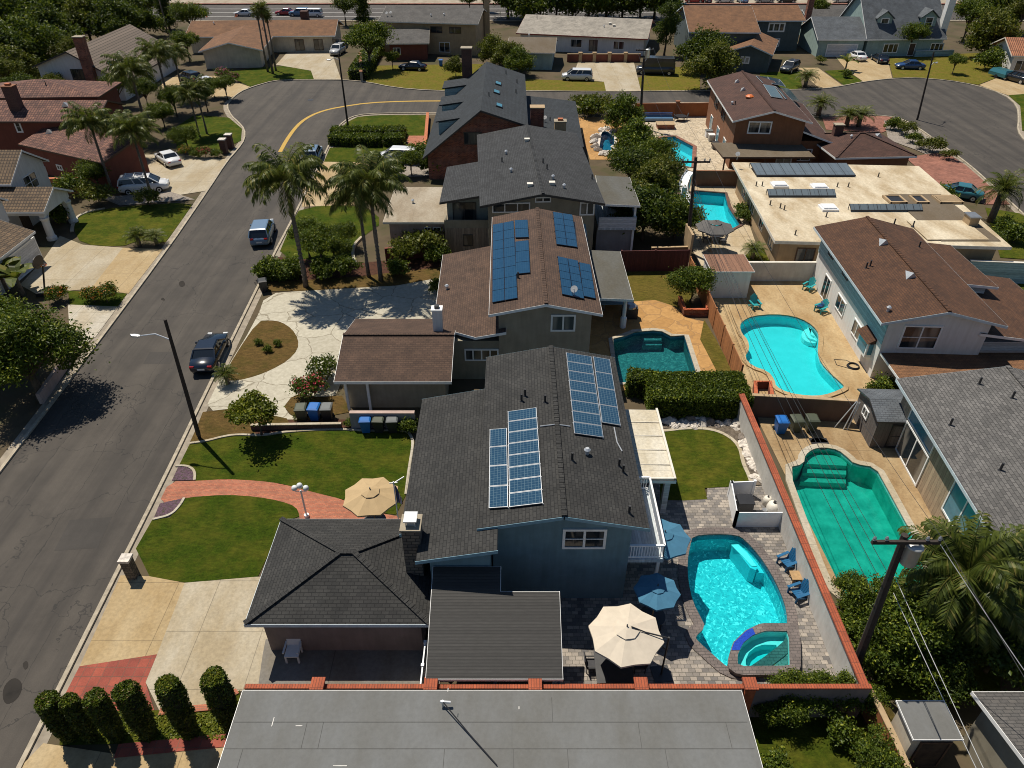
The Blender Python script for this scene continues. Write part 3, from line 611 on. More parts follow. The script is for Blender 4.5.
def treeproto(key):
    if key in PROTO: return PROTO[key]
    rg=random.Random(key)
    def blobs(nn,R_,zc,rr,fz=.6): 
        out=[((0,0,zc+rr*.2),rr*1.1)]
        for i in range(nn):
            a=2*math.pi*i/nn+rg.uniform(-.4,.4); q=R_*rg.uniform(.6,1); out.append(((q*math.cos(a),q*math.sin(a),zc+rg.uniform(-fz,fz)*R_*.6),rr*rg.uniform(.65,1.05)))
        return out
    lm='leaf_mid'; bm_='bark'; core=False; r0=.16
    if key.startswith('round'): b=blobs(7,1.5,3.4,1.15); cm=crown(rg,b,9000,.23,.125,90,.3); th=2.4; lm='leaf_mid'
    elif key.startswith('dark'): b=blobs(8,1.7,4.0,1.3); cm=crown(rg,b,10000,.24,.14,95,.3); th=2.8; lm='leaf_dark'
    elif key.startswith('mass'): b=blobs(9,2.3,2.7,1.55,.9)+[((0,0,4.6),1.5)]; cm=crown(rg,b,*((15000,.26,.15,130,.28) if key[4]=='h' else (9000,.36,.2,120,.3))); th=2; lm={'massd':'leaf_dark','massm':'leaf_mid','masso':'leaf_olive','massh':'leaf_hedge'}[key.split('_')[0]]
    elif key.startswith('olive'): b=blobs(8,1.8,3.8,1.1); cm=crown(rg,b,6500,.26,.12,80,.3); th=2.6; lm='leaf_olive'
    elif key.startswith('citrus'): b=blobs(7,1.3,2.1,.95,.6); cm=crown(rg,b,9500,.17,.095,110,.27,.3,inner=.2); th=1.3; lm='leaf_hedge'; r0=.1
    elif key.startswith('lime'): b=blobs(6,1.1,2.0,.7,.5); cm=crown(rg,b,2600,.26,.14,36,.34); th=1.4; lm='leaf_lime'; r0=.08
    elif key.startswith('big'): b=blobs(9,2.3,3.3,1.5,.7)+[((0,0,5.2),1.4),((-1.2,.8,4.6),1.2),((1.3,-.4,4.5),1.2)]; cm=crown(rg,b,19000,.22,.11,210,.28); th=2.2; lm='leaf_mid'; r0=.25
    elif key.startswith('tall'): 
        b=[((rg.uniform(-.9,.9),rg.uniform(-.9,.9),z),1.5-abs(z-6.5)*.1) for z in (3.5,5,6.2,7.4,8.6,9.6)]+blobs(5,1.9,5.5,1.1); cm=crown(rg,b,9000,.34,.18,120); th=5; lm='leaf_dark'; r0=.22
    elif key.startswith('cypress'): b=[((0,0,.9+i*.9),.95*(1-(i/9.5)**2)+.12) for i in range(9)]; cm=crown(rg,b,6000,.3,.11,160,.25,.6); th=2; lm='leaf_dark'
    elif key.startswith('bush'): b=blobs(6,.6,.65,.5,.4); cm=crown(rg,b,1700,.17,.1,46,.3); th=.5; lm='leaf_hedge'; r0=.05
    elif key.startswith('loosebush'): b=blobs(6,.65,.7,.45,.5); cm=crown(rg,b,1100,.2,.09,30,.36); th=.5; lm='leaf_olive'; r0=.04
    elif key.startswith('flower'): b=blobs(6,.7,.9,.6,.4); cm=crown(rg,b,2200,.18,.1,50,.3); th=.6; lm='leaf_hedge'; r0=.05
    root=thing('proto_'+key,'x','x'); 
    tk=limbs(rg,th,b,r0); tk.build('trunk',bm_,root,None,True)
    if key.startswith('flower'):
        fb=cm; fb.k=1
        for i in range(200):
            c,r=b[rg.randrange(len(b))]; d=rdir(rg); d.z=abs(d.z); leafquad(fb,V(c)+d*r*1.12,d,.13,.11,rg)
        fm_=({'flowerpink':'flower_pink','flowermag':'flower_magenta','flowerorange':'flower_orange','flowerwhite':'flower_white'}[key.split('_')[0]])
    cm.build('crown',[lm,fm_] if key.startswith('flower') else lm,root)
    PROTO[key]=root; return root
def frond(mb,base,az,elev,Ln,droop,rg,nl=22,ll=.55,lw=.06,hang=.55):
    d=V((math.cos(az),math.sin(az),0)); side=V((-d.y,d.x,0)); pts=[]; p=V(base); e=elev; n=9; 
    for i in range(n+1):
        pts.append(p.copy()); e-=droop*(i/n)**1.1*.42; p=p+(d*math.cos(e)+V((0,0,math.sin(e))))*(Ln/n)
    mb.tube(pts,[.035*(1-i/(n+1))+.008 for i in range(n+1)],4)
    tw=rg.uniform(-.25,.25)
    for i in range(nl):
        f=.12+.88*i/nl; k=f*n; j=min(int(k),n-1); q=pts[j].lerp(pts[j+1],k-j); ax=(pts[j+1]-pts[j]).normalized()
        l=ll*(math.sin(math.pi*min(1,.15+f*.8))*.75+.3)*rg.uniform(.8,1.15)
        for s in(-1,1):
            dr=(side*s+ax*.55+V((0,0,.12-hang*rg.uniform(.4,1.3)+tw*s))).normalized(); m_=q+dr*l*.55; t_=q+dr*l-V((0,0,l*hang*.45)); ww=ax*lw*.5
            mb.quad(q-ww,m_-ww*1.2,t_,m_+ww*1.2)
def palmproto(key):
    if key in PROTO: return PROTO[key]
    rg=random.Random(key); root=thing('proto_'+key,'x','x'); mb=M(); dm=M()
    if key.startswith('queen'):
        h=8.0; tr=M(); tr.tube([(0,0,-.1),(.05,0,1.5),(.02,.03,4),(0,0,h)],[.24,.19,.17,.15],10)
        for z in [i*.35 for i in range(1,22)]: tr.cyl((.02,.01,z),.205-.006*z,.04,10)
        tr.build('trunk','palm_bark',root,None,True)
        tr=M(); tr.lathe([(.16,h-.1),(.22,h+.2),(.14,h+.9),(.04,h+1.2)],(0,0,0),8); tr.build('crown_shaft','leaf_deadfrond',root)
        for i in range(30):
            a=i*2.39996+rg.uniform(-.2,.2); el=1.25-1.4*(i/30)+rg.uniform(-.1,.1); frond(mb,(0,0,h+.55),a,el,rg.uniform(3.2,4.0),rg.uniform(.75,1.05),rg,38,.85,.1,.75)
        for i in range(3): frond(dm,(0,0,h+.3),rg.uniform(0,6.28),-.9,rg.uniform(1.6,2.2),.3,rg,16,.5,.06,1)
    elif key.startswith('fan'):
        h=11; tr=M(); tr.tube([(0,0,-.1),(.1,0,5),(0,0,h)],[.25,.18,.17],8); tr.build('trunk','palm_bark',root,None,True)
        for i in range(34):
            a=i*2.39996; el=1.3-2.0*(i/34); frond(mb,(0,0,h),a,el,rg.uniform(1.3,1.7),.5,rg,12,.6,.1,.4)
        for i in range(14): frond(dm,(0,0,h-.2),rg.uniform(0,6.28),-1.2,1.3,.2,rg,8,.4,.09,1)
    elif key.startswith('short'):
        h=1.1; tr=M(); tr.tube([(0,0,-.1),(0,0,h)],[.22,.2],8); tr.build('trunk','palm_bark',root,None,True)
        for i in range(26):
            a=i*2.39996; el=1.25-1.3*(i/26); frond(mb,(0,0,h),a,el,rg.uniform(1.2,1.6),.9,rg,20,.34,.05,.25)
    elif key.startswith('date'):
        h=2.6; tr=M(); tr.tube([(0,0,-.1),(0,0,h)],[.3,.26],8); tr.build('trunk','palm_bark',root,None,True)
        for i in range(34):
            a=i*2.39996; el=1.35-1.6*(i/34); frond(mb,(0,0,h),a,el,rg.uniform(1.9,2.4),.85,rg,26,.45,.05,.3)
        for i in range(5): frond(dm,(0,0,h-.1),rg.uniform(0,6.28),-.8,1.3,.3,rg,12,.35,.05,.8)
    elif key.startswith('broad'):    # big drooping crown with dry fronds
        h=4.8; tr=M(); tr.tube([(0,0,-.1),(-.1,0,2),(0,0,h)],[.36,.3,.26],10); tr.build('trunk','palm_bark',root,None,True)
        for i in range(44):
            a=i*2.39996+rg.uniform(-.2,.2); el=1.3-1.6*(i/44); frond(mb,(0,0,h),a,el,rg.uniform(3.0,3.8),rg.uniform(.8,1.1),rg,44,.8,.1,.7)
        for i in range(5): frond(dm,(0,0,h-.2),rg.uniform(0,6.28),-.5,rg.uniform(1.8,2.6),.5,rg,20,.6,.07,1)
    elif key.startswith('banana'):
        tr=M(); tr.tube([(0,0,-.1),(0,0,1.2)],[.12,.08],7); tr.build('trunk','palm_bark',root,None,True)
        for i in range(9):
            a=i*2.39996; d=V((math.cos(a),math.sin(a),0)); s=V((-d.y,d.x,0)); p=V((0,0,1.0)); e=1.2-.07*i; prev=None
            for j in range(6):
                w=.3*math.sin(math.pi*(j+.4)/6.2); q=(p-s*w+V((0,0,.06)),p,p+s*w+V((0,0,.06)))
                if prev: mb.quad(prev[0],prev[1],q[1],q[0]); mb.quad(prev[1],prev[2],q[2],q[1])
                prev=q; p=p+(d*math.cos(e)+V((0,0,math.sin(e))))*.34; e-=.3
    mb.build('crown','leaf_palmdark' if key.startswith('broad') else 'leaf_palm',root)
    if dm.v: dm.build('dry_fronds','leaf_deadfrond',root)
    PROTO[key]=root; return root
PALMS=('queen','fan','short','date','broad','banana'); USED=set()
RNG=random.Random(11)
def plant(key,px,py,scale,label,cat='tree',group=None,name=None,sz=1.0,z=0,rz=None,loc=None):
    pr=palmproto(key) if key.startswith(PALMS) else treeproto(key)
    p=loc if loc is not None else W(px,py); nm=name or ('palm_tree' if key.startswith(PALMS) else {'bush':'bush','loos':'bush','flow':'flowering_bush','cypr':'cypress_tree'}.get(key[:4],'tree'))
    o=dup(pr,(p[0],p[1],z),RNG.uniform(0,6.28) if rz is None else rz,label,group,(scale,scale,scale*sz)); o.name=nm; o['category']=cat
    return o
def leafbox(mb,core,r,z0,z1,n,l,w,rg,round_=False):
    """A clipped hedge: leaf cards over every face of a box, with a dark mass inside."""
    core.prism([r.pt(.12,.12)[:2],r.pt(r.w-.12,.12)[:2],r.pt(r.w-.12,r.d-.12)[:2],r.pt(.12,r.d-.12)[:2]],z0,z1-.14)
    h=z1-z0; A=[r.w*r.d,r.w*h,r.w*h,r.d*h,r.d*h]; T=sum(A)
    for i in range(n):
        q=rg.random()*T; k=0
        while q>A[k]: q-=A[k]; k+=1
        a,b,z=rg.random()*r.w,rg.random()*r.d,z0+rg.random()*h; j=rg.gauss(0,.07)
        if k==0: p,nn=r.pt(a,b,z1+j),V((0,0,1))
        elif k==1: p,nn=r.pt(a,j,z),-r.uy
        elif k==2: p,nn=r.pt(a,r.d+j,z),r.uy
        elif k==3: p,nn=r.pt(j,b,z),-r.ux
        else: p,nn=r.pt(r.w+j,b,z),r.ux
        leafquad(mb,p,(nn*.7+rdir(rg)).normalized(),l*rg.uniform(.7,1.3),w*rg.uniform(.7,1.3),rg)
def hedge(label,r,z1,n,group=None,lm='leaf_hedge',l=.17,w=.1,name='hedge'):
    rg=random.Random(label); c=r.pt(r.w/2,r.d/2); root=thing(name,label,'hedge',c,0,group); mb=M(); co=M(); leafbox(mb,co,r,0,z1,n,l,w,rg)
    co.build('dark_core','foliage_core',root,c); mb.build('foliage',lm,root,c); return root  # one solid dark mass fills the hedge behind its leaf cards
# ------------------------------------------------------------------ street furniture and garden things
def wires(name,label,A,B,sag,r=.014,group='overhead wires',m='black_metal'):
    A=V(A); B=V(B); pts=[A.lerp(B,i/14)-V((0,0,sag*4*(i/14)*(1-i/14))) for i in range(15)]; mb=M(); mb.tube(pts,r,4)
    return tag(mb.build(name,m),label,'wire',group)
def binproto(col,label,loc,rz,group):
    r=thing('wheelie_bin',label,'trash bin',loc,rz,group); mb=M()
    mb.loft([[V((x*w,y*d,z)) for x,y in((-1,-1),(1,-1),(1,1),(-1,1))] for z,w,d in((.06,.24,.27),(.5,.29,.33),(.98,.33,.38))]); mb.build('body','bin_'+col[0],r)
    mb=M(); mb.loft([[V((x*w,y*d+.0,z)) for x,y in((-1,-1),(1,-1),(1,1),(-1,1))] for z,w,d in((.98,.36,.41),(1.03,.36,.41),(1.09,.27,.3))]); mb.box((0,.4,1.0),(.5,.06,.07)); mb.build('lid','bin_'+col[1],r)
    for sx in(-1,1):
        mb=M(); mb.loft([[V((sx*.27+dx,.3+.12*math.cos(a),.12+.12*math.sin(a))) for a in [2*math.pi*k/10 for k in range(10)]] for dx in(-.04,.04)]); mb.build('wheel','rubber',r)
    return r
def umbrella(label,p,rad,z,canvas,sides=8,kind='centre',group='patio umbrellas',tilt=0,pole_to=None,name='patio_umbrella'):
    r=thing(name,label,'umbrella',(p[0],p[1],0),tilt,group); n=sides; ang=[2*math.pi*(k+.5)/n for k in range(n)]; mb=M()
    ri=rad*.3; apex=V((0,0,z+rad*.3)); inn=[V((ri*math.cos(a),ri*math.sin(a),z+rad*.215)) for a in ang]; out=[V((rad*math.cos(a),rad*math.sin(a),z)) for a in ang]
    for k in range(n):
        j=(k+1)%n; m_=(out[k]+out[j])/2; mi=V((m_.x*.965,m_.y*.965,z-.02)); im=(inn[k]+inn[j])/2-V((0,0,.02))
        mb.quad(inn[k],out[k],mi,im); mb.quad(im,mi,out[j],inn[j])
        mb.quad(out[k],out[k]-V((0,0,.1)),mi-V((0,0,.1)),mi); mb.quad(mi,mi-V((0,0,.1)),out[j]-V((0,0,.1)),out[j])
    co=mb.build('canopy',canvas,r)
    mb=M(); v=[V((q.x*1.12,q.y*1.12,z+rad*.235)) for q in inn]
    for k in range(n): mb.quad(v[k],v[(k+1)%n],apex+V((0,0,.06)))
    mb.build('vent_cap',canvas,r)
    mb=M(); mb.cyl((0,0,z+rad*.3),.035,.16,6)
    for k in range(n): mb.bar(apex-V((0,0,.1)),out[k]-V((0,0,.03)),.03)
    mb.build('rib','dark_metal',r)
    mb=M()
    if kind=='centre': mb.cyl((0,0,0),.03,z+rad*.3,8); mb.cyl((0,0,0),.28,.07,12)
    else:
        q=V(pole_to)-V((p[0],p[1],0)); q=Matrix.Rotation(-tilt,3,'Z')@q; mb.tube([(q.x,q.y,0),(q.x,q.y,z+.15)],.045,8); mb.box((q.x,q.y,.05),(.8,.8,.1))
        e=V((q.x*.45,q.y*.45,z+rad*.18)); mb.tube([(q.x,q.y,z+.1),e],.035,6); mb.tube([(q.x,q.y,z*.72),e],.03,6); mb.tube([e,(q.x*.1,q.y*.1,z+rad*.34)],.03,6)
    mb.build('pole','dark_metal' if kind!='centre' else 'tan_wood',r)
    return r
def adirondack(label,p,rz,m,group):
    r=thing('adirondack_chair',label,'chair',(p[0],p[1],0),rz,group); mb=M()   # faces -Y locally
    for i in range(5): mb.box((-.22+.11*i,-.02,.33),(.1,.55,.025),rm=Matrix.Rotation(R(-10),3,'X'))
    mb.build('seat',m,r); mb=M()
    for i in range(5): 
        h=.42+.05*(2-abs(i-2)); mb.bar((-.22+.11*i,.22,.28),(-.24+.12*i,.22+h*.95*.5,.28+h*1.6*.95),.1,.025)
    mb.build('backrest',m,r)
    for sx in(-1,1):
        mb=M(); mb.box((sx*.34,-.05,.56),(.14,.75,.03)); mb.build('armrest',m,r)
        mb=M(); mb.box((sx*.31,-.34,.28),(.05,.1,.56)); mb.build('leg',m,r); mb=M(); mb.bar((sx*.29,-.3,.34),(sx*.29,.5,.04),.04,.12); mb.build('leg',m,r)
    return r
def table(label,p,rx,ry,h,m,round_=True,legm=None,name='patio_table',group=None):
    r=thing(name,label,'table',(p[0],p[1],0),0,group); mb=M()
    if round_: mb.cyl((0,0,h-.04),rx,.04,20)
    else: mb.box((0,0,h-.025),(rx*2,ry*2,.05))
    mb.build('tabletop',m,r)
    for a in (.785,2.356,3.927,5.498):
        mb=M(); mb.box((math.cos(a)*rx*.85*(1 if round_ else 1.2),math.sin(a)*ry*.85*(1 if round_ else 1.2),(h-.045)/2),(.05,.05,h-.045)); mb.build('leg',legm or m,r)
    return r
def patiochair(label,p,rz,m='black_metal',seat='cloth_dark',group='patio chairs'):
    r=thing('patio_chair',label,'chair',(p[0],p[1],0),rz,group); mb=M(); mb.box((0,0,.43),(.5,.5,.08)); mb.build('seat',seat,r)
    mb=M(); mb.bar((0,.24,.45),(0,.36,.98),.5,.05); mb.build('backrest',seat,r)
    for x in(-.23,.23):
        for y in(-.23,.23): mb=M(); mb.box((x,y,.2),(.04,.04,.4)); mb.build('leg',m,r)
        mb=M(); mb.box((x*1.1,0,.62),(.05,.5,.03)); mb.build('armrest',m,r)
    return r
def streetlight(label,base,topz,topxy,armz,arm_to,polem='grey_metal'):
    b=V(base); r=thing('street_lamp',label,'street lamp',b,0,'street lamps'); t=V((topxy[0],topxy[1],topz)); mb=M(); mb.tube([b-V((0,0,.1)),b+V((0,0,.4)),t],[.16,.14,.09],8); mb.build('pole',polem,r,b)
    if arm_to is not None:
        f=armz/topz; a=b.lerp(t,f); e=V(arm_to); m_=a.lerp(e,.45)+V((0,0,.28)); mb=M(); mb.tube([a,m_,e],.04,6); ar=mb.build('arm','light_metal',r,b)
        d=(e-a); d.z=0; d.normalize(); mb=M(); s=V((-d.y,d.x,0)); mb.loft([[e+d*k+s*w*x-V((0,0,zz)) for x,zz in((-1,.06),(1,.06),(1,-.05),(0,-.09),(-1,-.05))] for k,w in((-.1,.05),(.05,.11),(.35,.12),(.5,.05))]); mb.build('lamp_head','light_metal',r,b)
    return r
def wallrun(name,label,P,th,h,m,cap=None,capw=.1,caph=.08,cat='wall',group=None,piers=(),pm=None,posts=None):
    P=[V((q[0],q[1],0)) for q in P]; c=sum(P,V((0,0,0)))/len(P); r=thing(name,label,cat,c,0,group)
    mb=M(); strip_mesh(mb,P,th,-.05,h); mb.build('panel' if cat=='fence' else 'wall',m,r,c)
    if cap: mb=M(); strip_mesh(mb,P,th+capw,h+.001,h+caph); mb.build('coping',cap,r,c)
    for q in piers:
        mb=M(); mb.box((q[0],q[1],(h+.22)/2),(th+.28,th+.28,h+.22)); o=mb.build('pier',pm or m,r,c); mb=M(); mb.box((q[0],q[1],h+.27),(th+.4,th+.4,.1)); mb.build('pier_cap',cap or m,o,c)
    if posts:
        n=0
        for a,b in zip(P[:-1],P[1:]):
            L_=(b-a).length; k=max(1,round(L_/posts))
            for i in range(k+1):
                q=a.lerp(b,i/k); mb=M(); mb.box((q.x,q.y,h/2+.03),(th+.07,th+.07,h+.06)); mb.build('post',pm or m,r,c)
    return r
# ================================================================== pools first (their outlines are cut out of the ground)
POOL_MAIN=[(692,537),(714,535),(736.6,536),(745,541),(759,556),(771,574),(781,594),(786.6,611),(787.5,626),(787.5,640),(770,655),(745,672),(728,670.6),(712,656.5),(697,643),(694,638),(704.5,628.5),(699.6,618.7),(692,604),(687,581.6),(686.5,562),(689.5,546)]
pool('swimming_pool',POOL_MAIN,'turquoise freeform pool with a raised spa at its corner, beside the blue house',1.25,'water_clear','pool_sparkle','coping',.45,1,'backyard pools')
pool('swimming_pool',[(787,469),(803,465),(804,456.5),(812,450),(823.5,448.3),(838,451),(848,459),(854,465),(875.5,468.5),(885.5,486.5),(902,517),(918,546.5),(924,570),(922,592),(900,602),(860,604),(838,596),(827,576),(806,521)],'murky green pool with submerged steps, beside the grey roofed house',1.3,'water_green','pool_green','walk',.35,1,'backyard pools')
KID=[(739,327),(742,322),(752,317),(772.7,315),(793,317),(808,323),(817,331),(819,338),(817.5,353.6),(821,364),(831,375),(840,383),(845,388),(838.7,391.7),(823.5,397),(808,397.5),(788,394.5),(775,388),(774,381.6),(767.6,372.7),(752,367.6),(743.5,358.7),(749,350),(747,341),(741,334.6)]
pool('swimming_pool',KID,'bright aqua kidney shaped pool behind the white house with the brown roof',.8,'water_calm','pool_aqua','deck_beige',.3,1,'backyard pools')
pool('swimming_pool',[(612.5,340),(624.5,337),(634,333),(653,331.5),(662,332.5),(671,337.3),(684.5,336.5),(698,379),(698,384),(618,384)],'dark teal rectangular pool with an arched end behind the clipped hedge',1.1,'water_teal','pool_dark','walk',.32,0,'backyard pools',steps=())
pool('swimming_pool',[(694,191.5),(725,194),(728.5,208),(740,225.6),(725,233.5),(693,224.5),(682,211)],'aqua kite shaped pool beside the cream flat roofed house',1.2,'water_calm','pool_plain','brick_dark',.3,0,'backyard pools')
pool('swimming_pool',[(661,138),(674,137),(693,147),(691.5,168),(679,166),(660,156)],'small turquoise pool with red brick coping near the brown brick house',1.2,'water_calm','pool_plain','brick_red',.45,0,'backyard pools')
pool('garden_pond',[(601,133),(606,131.5),(614,137),(615,144),(611,152.5),(598,152.5),(600,143)],'small dark blue rock edged pond pool behind the trees',.9,'water_clear','pond_floor','rock_pale',.3,1)
for o in list(C.objects):
    if o.name.startswith('garden_pond'): o['category']='pond'
def holes(*idx): return [POOLS[i] for i in idx]
# steps and ledges standing in the pools
def ledge(label,pxs,top,m,name='pool_steps',depth=1.2,cat='pool steps'):
    P=PX(pxs); n=len(P); A=sum(P[i].x*P[(i+1)%n].y-P[(i+1)%n].x*P[i].y for i in range(n))
    if A<0: P.reverse()
    c=sum(P,V((0,0,0)))/n; mb=M(); mb.prism([p.xy for p in P],-depth,top); o=mb.build(name,m,None,c); o.location=c; return tag(o,label,cat,'steps and ledges inside pools')
ledge('pale tiled sun ledge inside the turquoise freeform pool',[(733,542),(739.5,541.5),(749,550),(758.5,563),(757,567.5),(751,565)],-.21,'pool_plain',depth=1.24)
ledge('narrow mosaic tile strip along the edge of the sun ledge',[(731.5,542.5),(738.5,542),(748,551),(757.5,564),(752,563.5),(742,553)],-.165,'step_plaster',depth=.205)
ledge('deeper seat between the sun ledge and the pool edge',[(740,541),(746,542),(760,557),(767,567),(759,566),(749,550)],-.5,'pool_plain',depth=1.24)
for k in range(3): ledge(['top','middle','lowest'][k]+' pale step at the arched end of the murky green pool',[(806-k,455+k*5.2),(812,450+k*4),(838,452+k*4),(848+k,458+k*5.2),(848+k,462+k*5.2),(806-k,460+k*5.2)][:6],-.3-.3*k,'step_green',depth=1.28)
for k in range(3):
    ledge(['top','middle','lowest'][k]+' curved white step in the aqua kidney pool',[(818,338)]+[(816-(6+3.6*k)*math.cos(R(a_)),330+(4.5+1.8*k)*math.sin(R(a_))) for a_ in (80,60,40,20,0,-20,-40)]+[(808.5,324)],-.13-.16*k,'step_plaster',depth=.78)
ledge('shallow pale round spa floor inside the aqua kidney pool',[(745,358.5),(750,353.5),(757,354),(764,360),(767,371),(752,366.8)],-.45,'pool_aqua',depth=.78)
for k in range(2): ledge(['upper','lower'][k]+' step under the arch of the dark teal pool',[(644-k,336.5+k*2),(644-k,334.4),(662+k,334.4),(662+k,336.5+k*2)],-.35-.25*k,'pool_dark',depth=1.08)
# ================================================================== ground, roads, lawns
gp=[(-500,-120),(500,-120),(500,700),(-500,700)]
sheet('ground',gp,'base_ground',holes=POOLS,z=0,px=False)
ROAD_R=[(-44,900),(23,768),(118,576),(165,482),(212,384),(253,300),(274,257),(293,221),(314,178),(328,150),(335,133),(345,121),(358,115.5),(380,114),(408,113.8),(440,113.5)]
ROAD_R2=[(530,108),(640,104),(712,103),(770,108),(800,114),(830,117.5),(860,115.5),(888,116.5),(905,121),(920,130),(943,147),(968,165),(990,185),(1030,222),(1100,290)]
ROAD_T=[(1200,270),(1080,185),(1026,142),(1018,131),(1019.5,120),(1018,106),(1005,95),(978,86),(948,80.5),(915,78),(888,79),(863,82),(843,86),(823,89),(795,90),(694,91),(600,92),(527,91),(470,91),(431,91),(396,88),(366,82),(341,80),(293,80),(273,81),(256,86),(250,88),(240,92),(230,100),(226,107),(231,117),(237,122),(244,130),(244,140),(237,150),(226,162),(207,191),(165,252),(90,352),(22,441),(0,470),(-330,900)]
sheet('road',ROAD_R+ROAD_R2+ROAD_T,'asphalt')
sheet('boulevard',[(-300,21),(1400,21),(1400,5),(-300,5)],'asphalt_far')
sheet('parking_lot',[(-400,4),(1500,4),(1500,-22),(-400,-22)],'concrete_roof')
strip('kerb',[(-200,4.5),(1300,4.5)],1.2,0,.25,'brick_red',kind='structure'); strip('kerb',[(-200,21.2),(1300,21.2)],.5,0,.15,'kerb',kind='structure')
for y in (9,12.5,16.5): strip('lane_marking',[(100,y),(660,y)],.25,.01,.02,'white_line',kind='structure')
# concrete gutters and kerbs
for pl,sd in ((ROAD_R,1),(ROAD_R2,1),(ROAD_T,1)):
    strip('gutter',pl,.5,.002,SZ[0]+.004,'gutter',side=-.5 if pl is not None else 0,sm=1,kind='structure')
for pl in (ROAD_R,ROAD_R2,ROAD_T): strip('kerb',pl,.2,0,.12,'kerb',side=.5,sm=1,kind='structure')
SZ[0]+=.006
mb=M()
for off in (0,):
    P=PX(smooth_px([(280,152),(286,141),(293.5,130),(301,122),(311,115.5),(324,110.5),(338.5,107.3),(368,102.8),(406,101.2),(442,101)],1,False)); strip_mesh(mb,P,.5,.01,.016)
tag(mb.build('road_marking','yellow_line'),kind='structure')
mb=M(); mb.cyl(W(310.5,100),.45,.016,16); tag(mb.build('manhole_cover','dark_metal'),'round dark manhole cover in the street bend','manhole cover')
for q in ([(2,688),(14,676),(24,684),(18,700),(4,706)],[(22,664),(27,660),(29,666),(25,671)],[(178,283),(183,280),(186,285),(181,288)],[(160,300),(163,297),(166,301)]): sheet('oil_stain',smooth_px(q,2),'oil_stain',z=.011)
for q in ([(150,352),(176,352),(170,364),(143,364)],[(70,520),(112,517),(98,548),(54,551)],[(262,168),(275,168),(273,176),(259,176)]): sheet('asphalt_patch',q,'asphalt_patch',z=.007)
# ---- main lot
SZ[0]=.03
sheet('lawn',[(190,444),(207.5,441.5),(222,437.5),(237.5,435),(256,436),(270,435),(281,433),(310,430.8),(340,430),(366,431.5),(406,430),(411,436),(413.5,444),(409,470),(406,495),(396,515),(371,512),(343.5,500),(318.5,494),(281,484),(256,481),(225,479.5),(195,481.5),(195,474),(192,469),(185,466.5),(179,466)],'lawn')
sheet('lawn',[(185,498),(225,495),(256,497),(281,501.5),(296,507),(301,516),(285,522),(271,549),(258,577),(240,578.5),(185,583),(150,577),(136,549),(152.5,520),(170,518)],'lawn')
sheet('brick_path',smooth_px([(170,481.5),(195,481.5),(225,479.5),(256,481),(281,484),(318.5,494),(343.5,500),(371,512),(405,518),(405,535),(300,535),(300,516),(296,507),(281,501.5),(256,497),(225,495),(185,498),(158,505)],1),'brick_path')
sheet('flower_bed',[(179,466),(186,466.5),(192.5,469),(195,474),(194.5,480.5),(172,481)],'bed_purple')
sheet('flower_bed',[(160,504),(184,498.5),(180,506),(171,515.5),(153.5,519.5)],'bed_purple')
for q in ([(176,466.5),(186,466.3),(192.8,469),(195.3,474),(194.8,480.8)],[(184.5,498.5),(180.3,506),(171.2,515.7),(153,520)]): strip('edging',q,.14,0,.09,'walk',sm=2,kind='structure')
strip('edging',[(190,444),(207.5,441.5),(222,437.5),(237.5,435),(256,436),(270,435),(281,433),(310,430.8),(340,429.5),(366,431.5),(406,430.2),(411,436),(413.5,444),(409,470),(406,495)],.16,0,.1,'walk',sm=2,kind='structure')
sheet('planting_bed',[(190,443.5),(207.5,441),(237.5,434.5),(256,435.5),(281,432.5),(310,430.3),(340,429),(366,431),(406,429.5),(416,432),(416,420),(250,420),(200,428)],'mulch')
sheet('dry_grass',[(196,430),(203,412.5),(240,408.5),(287,419),(290,425),(256,428),(255,435),(237,434),(207,440),(190,443)],'dirt_grass')
sheet('driveway',[(121,576),(150,577),(185,583.5),(157.5,655),(80,667)],'drive_tan')
sheet('driveway',[(185,583.5),(256,577.5),(300,577),(300,690),(240,692),(215,708),(160,712),(146,683),(157.5,655)],'drive_light')
sheet('brick_apron',[(80,667),(157.5,655),(146,683),(155,712),(130,716),(62,712),(64,698)],'brick_apron')
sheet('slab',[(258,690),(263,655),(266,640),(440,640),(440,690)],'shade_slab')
sheet('ground_cover',[(62,712),(160,711),(215,707),(240,691),(240,742),(60,746)],'lawn_bright')
strip('edging',[(117,752),(229,741)],.55,0,.1,'brick_apron',kind='structure')
strip('edging',[(160,713),(215,708),(238,692)],.3,0,.12,'brick_path',kind='structure')
sheet('driveway',[(-10,800),(44,744),(117,755),(235,744),(235,830),(0,830)],'drive_tan')
sheet('patio',[(552,690),(552,590),(640,466),(680,466),(692,497),(707,497),(707,489),(775,486),(842,690)],'paver_grey',holes=holes(0))
sheet('lawn',[(660,431.5),(668,431.5),(687,429),(712,430),(729.5,438),(739.5,449),(742,464),(748,476.5),(749.5,482),(735,487),(704.5,489),(707,500),(684.5,501.5),(660,501)],'lawn_bright')
strip('edging',[(655,432),(668,431.3),(687,428.8),(712,429.8),(729.8,437.5),(740,448.5),(742.6,463.5),(748.5,476),(750.5,482)],.22,0,.1,'walk',sm=2,kind='structure')
sheet('rock_bed',[(640,420),(752,416),(773,486),(751,486),(743.5,464),(740.5,448),(730,437),(712,429.2),(687,428.2),(640,431)],'stone_soil')
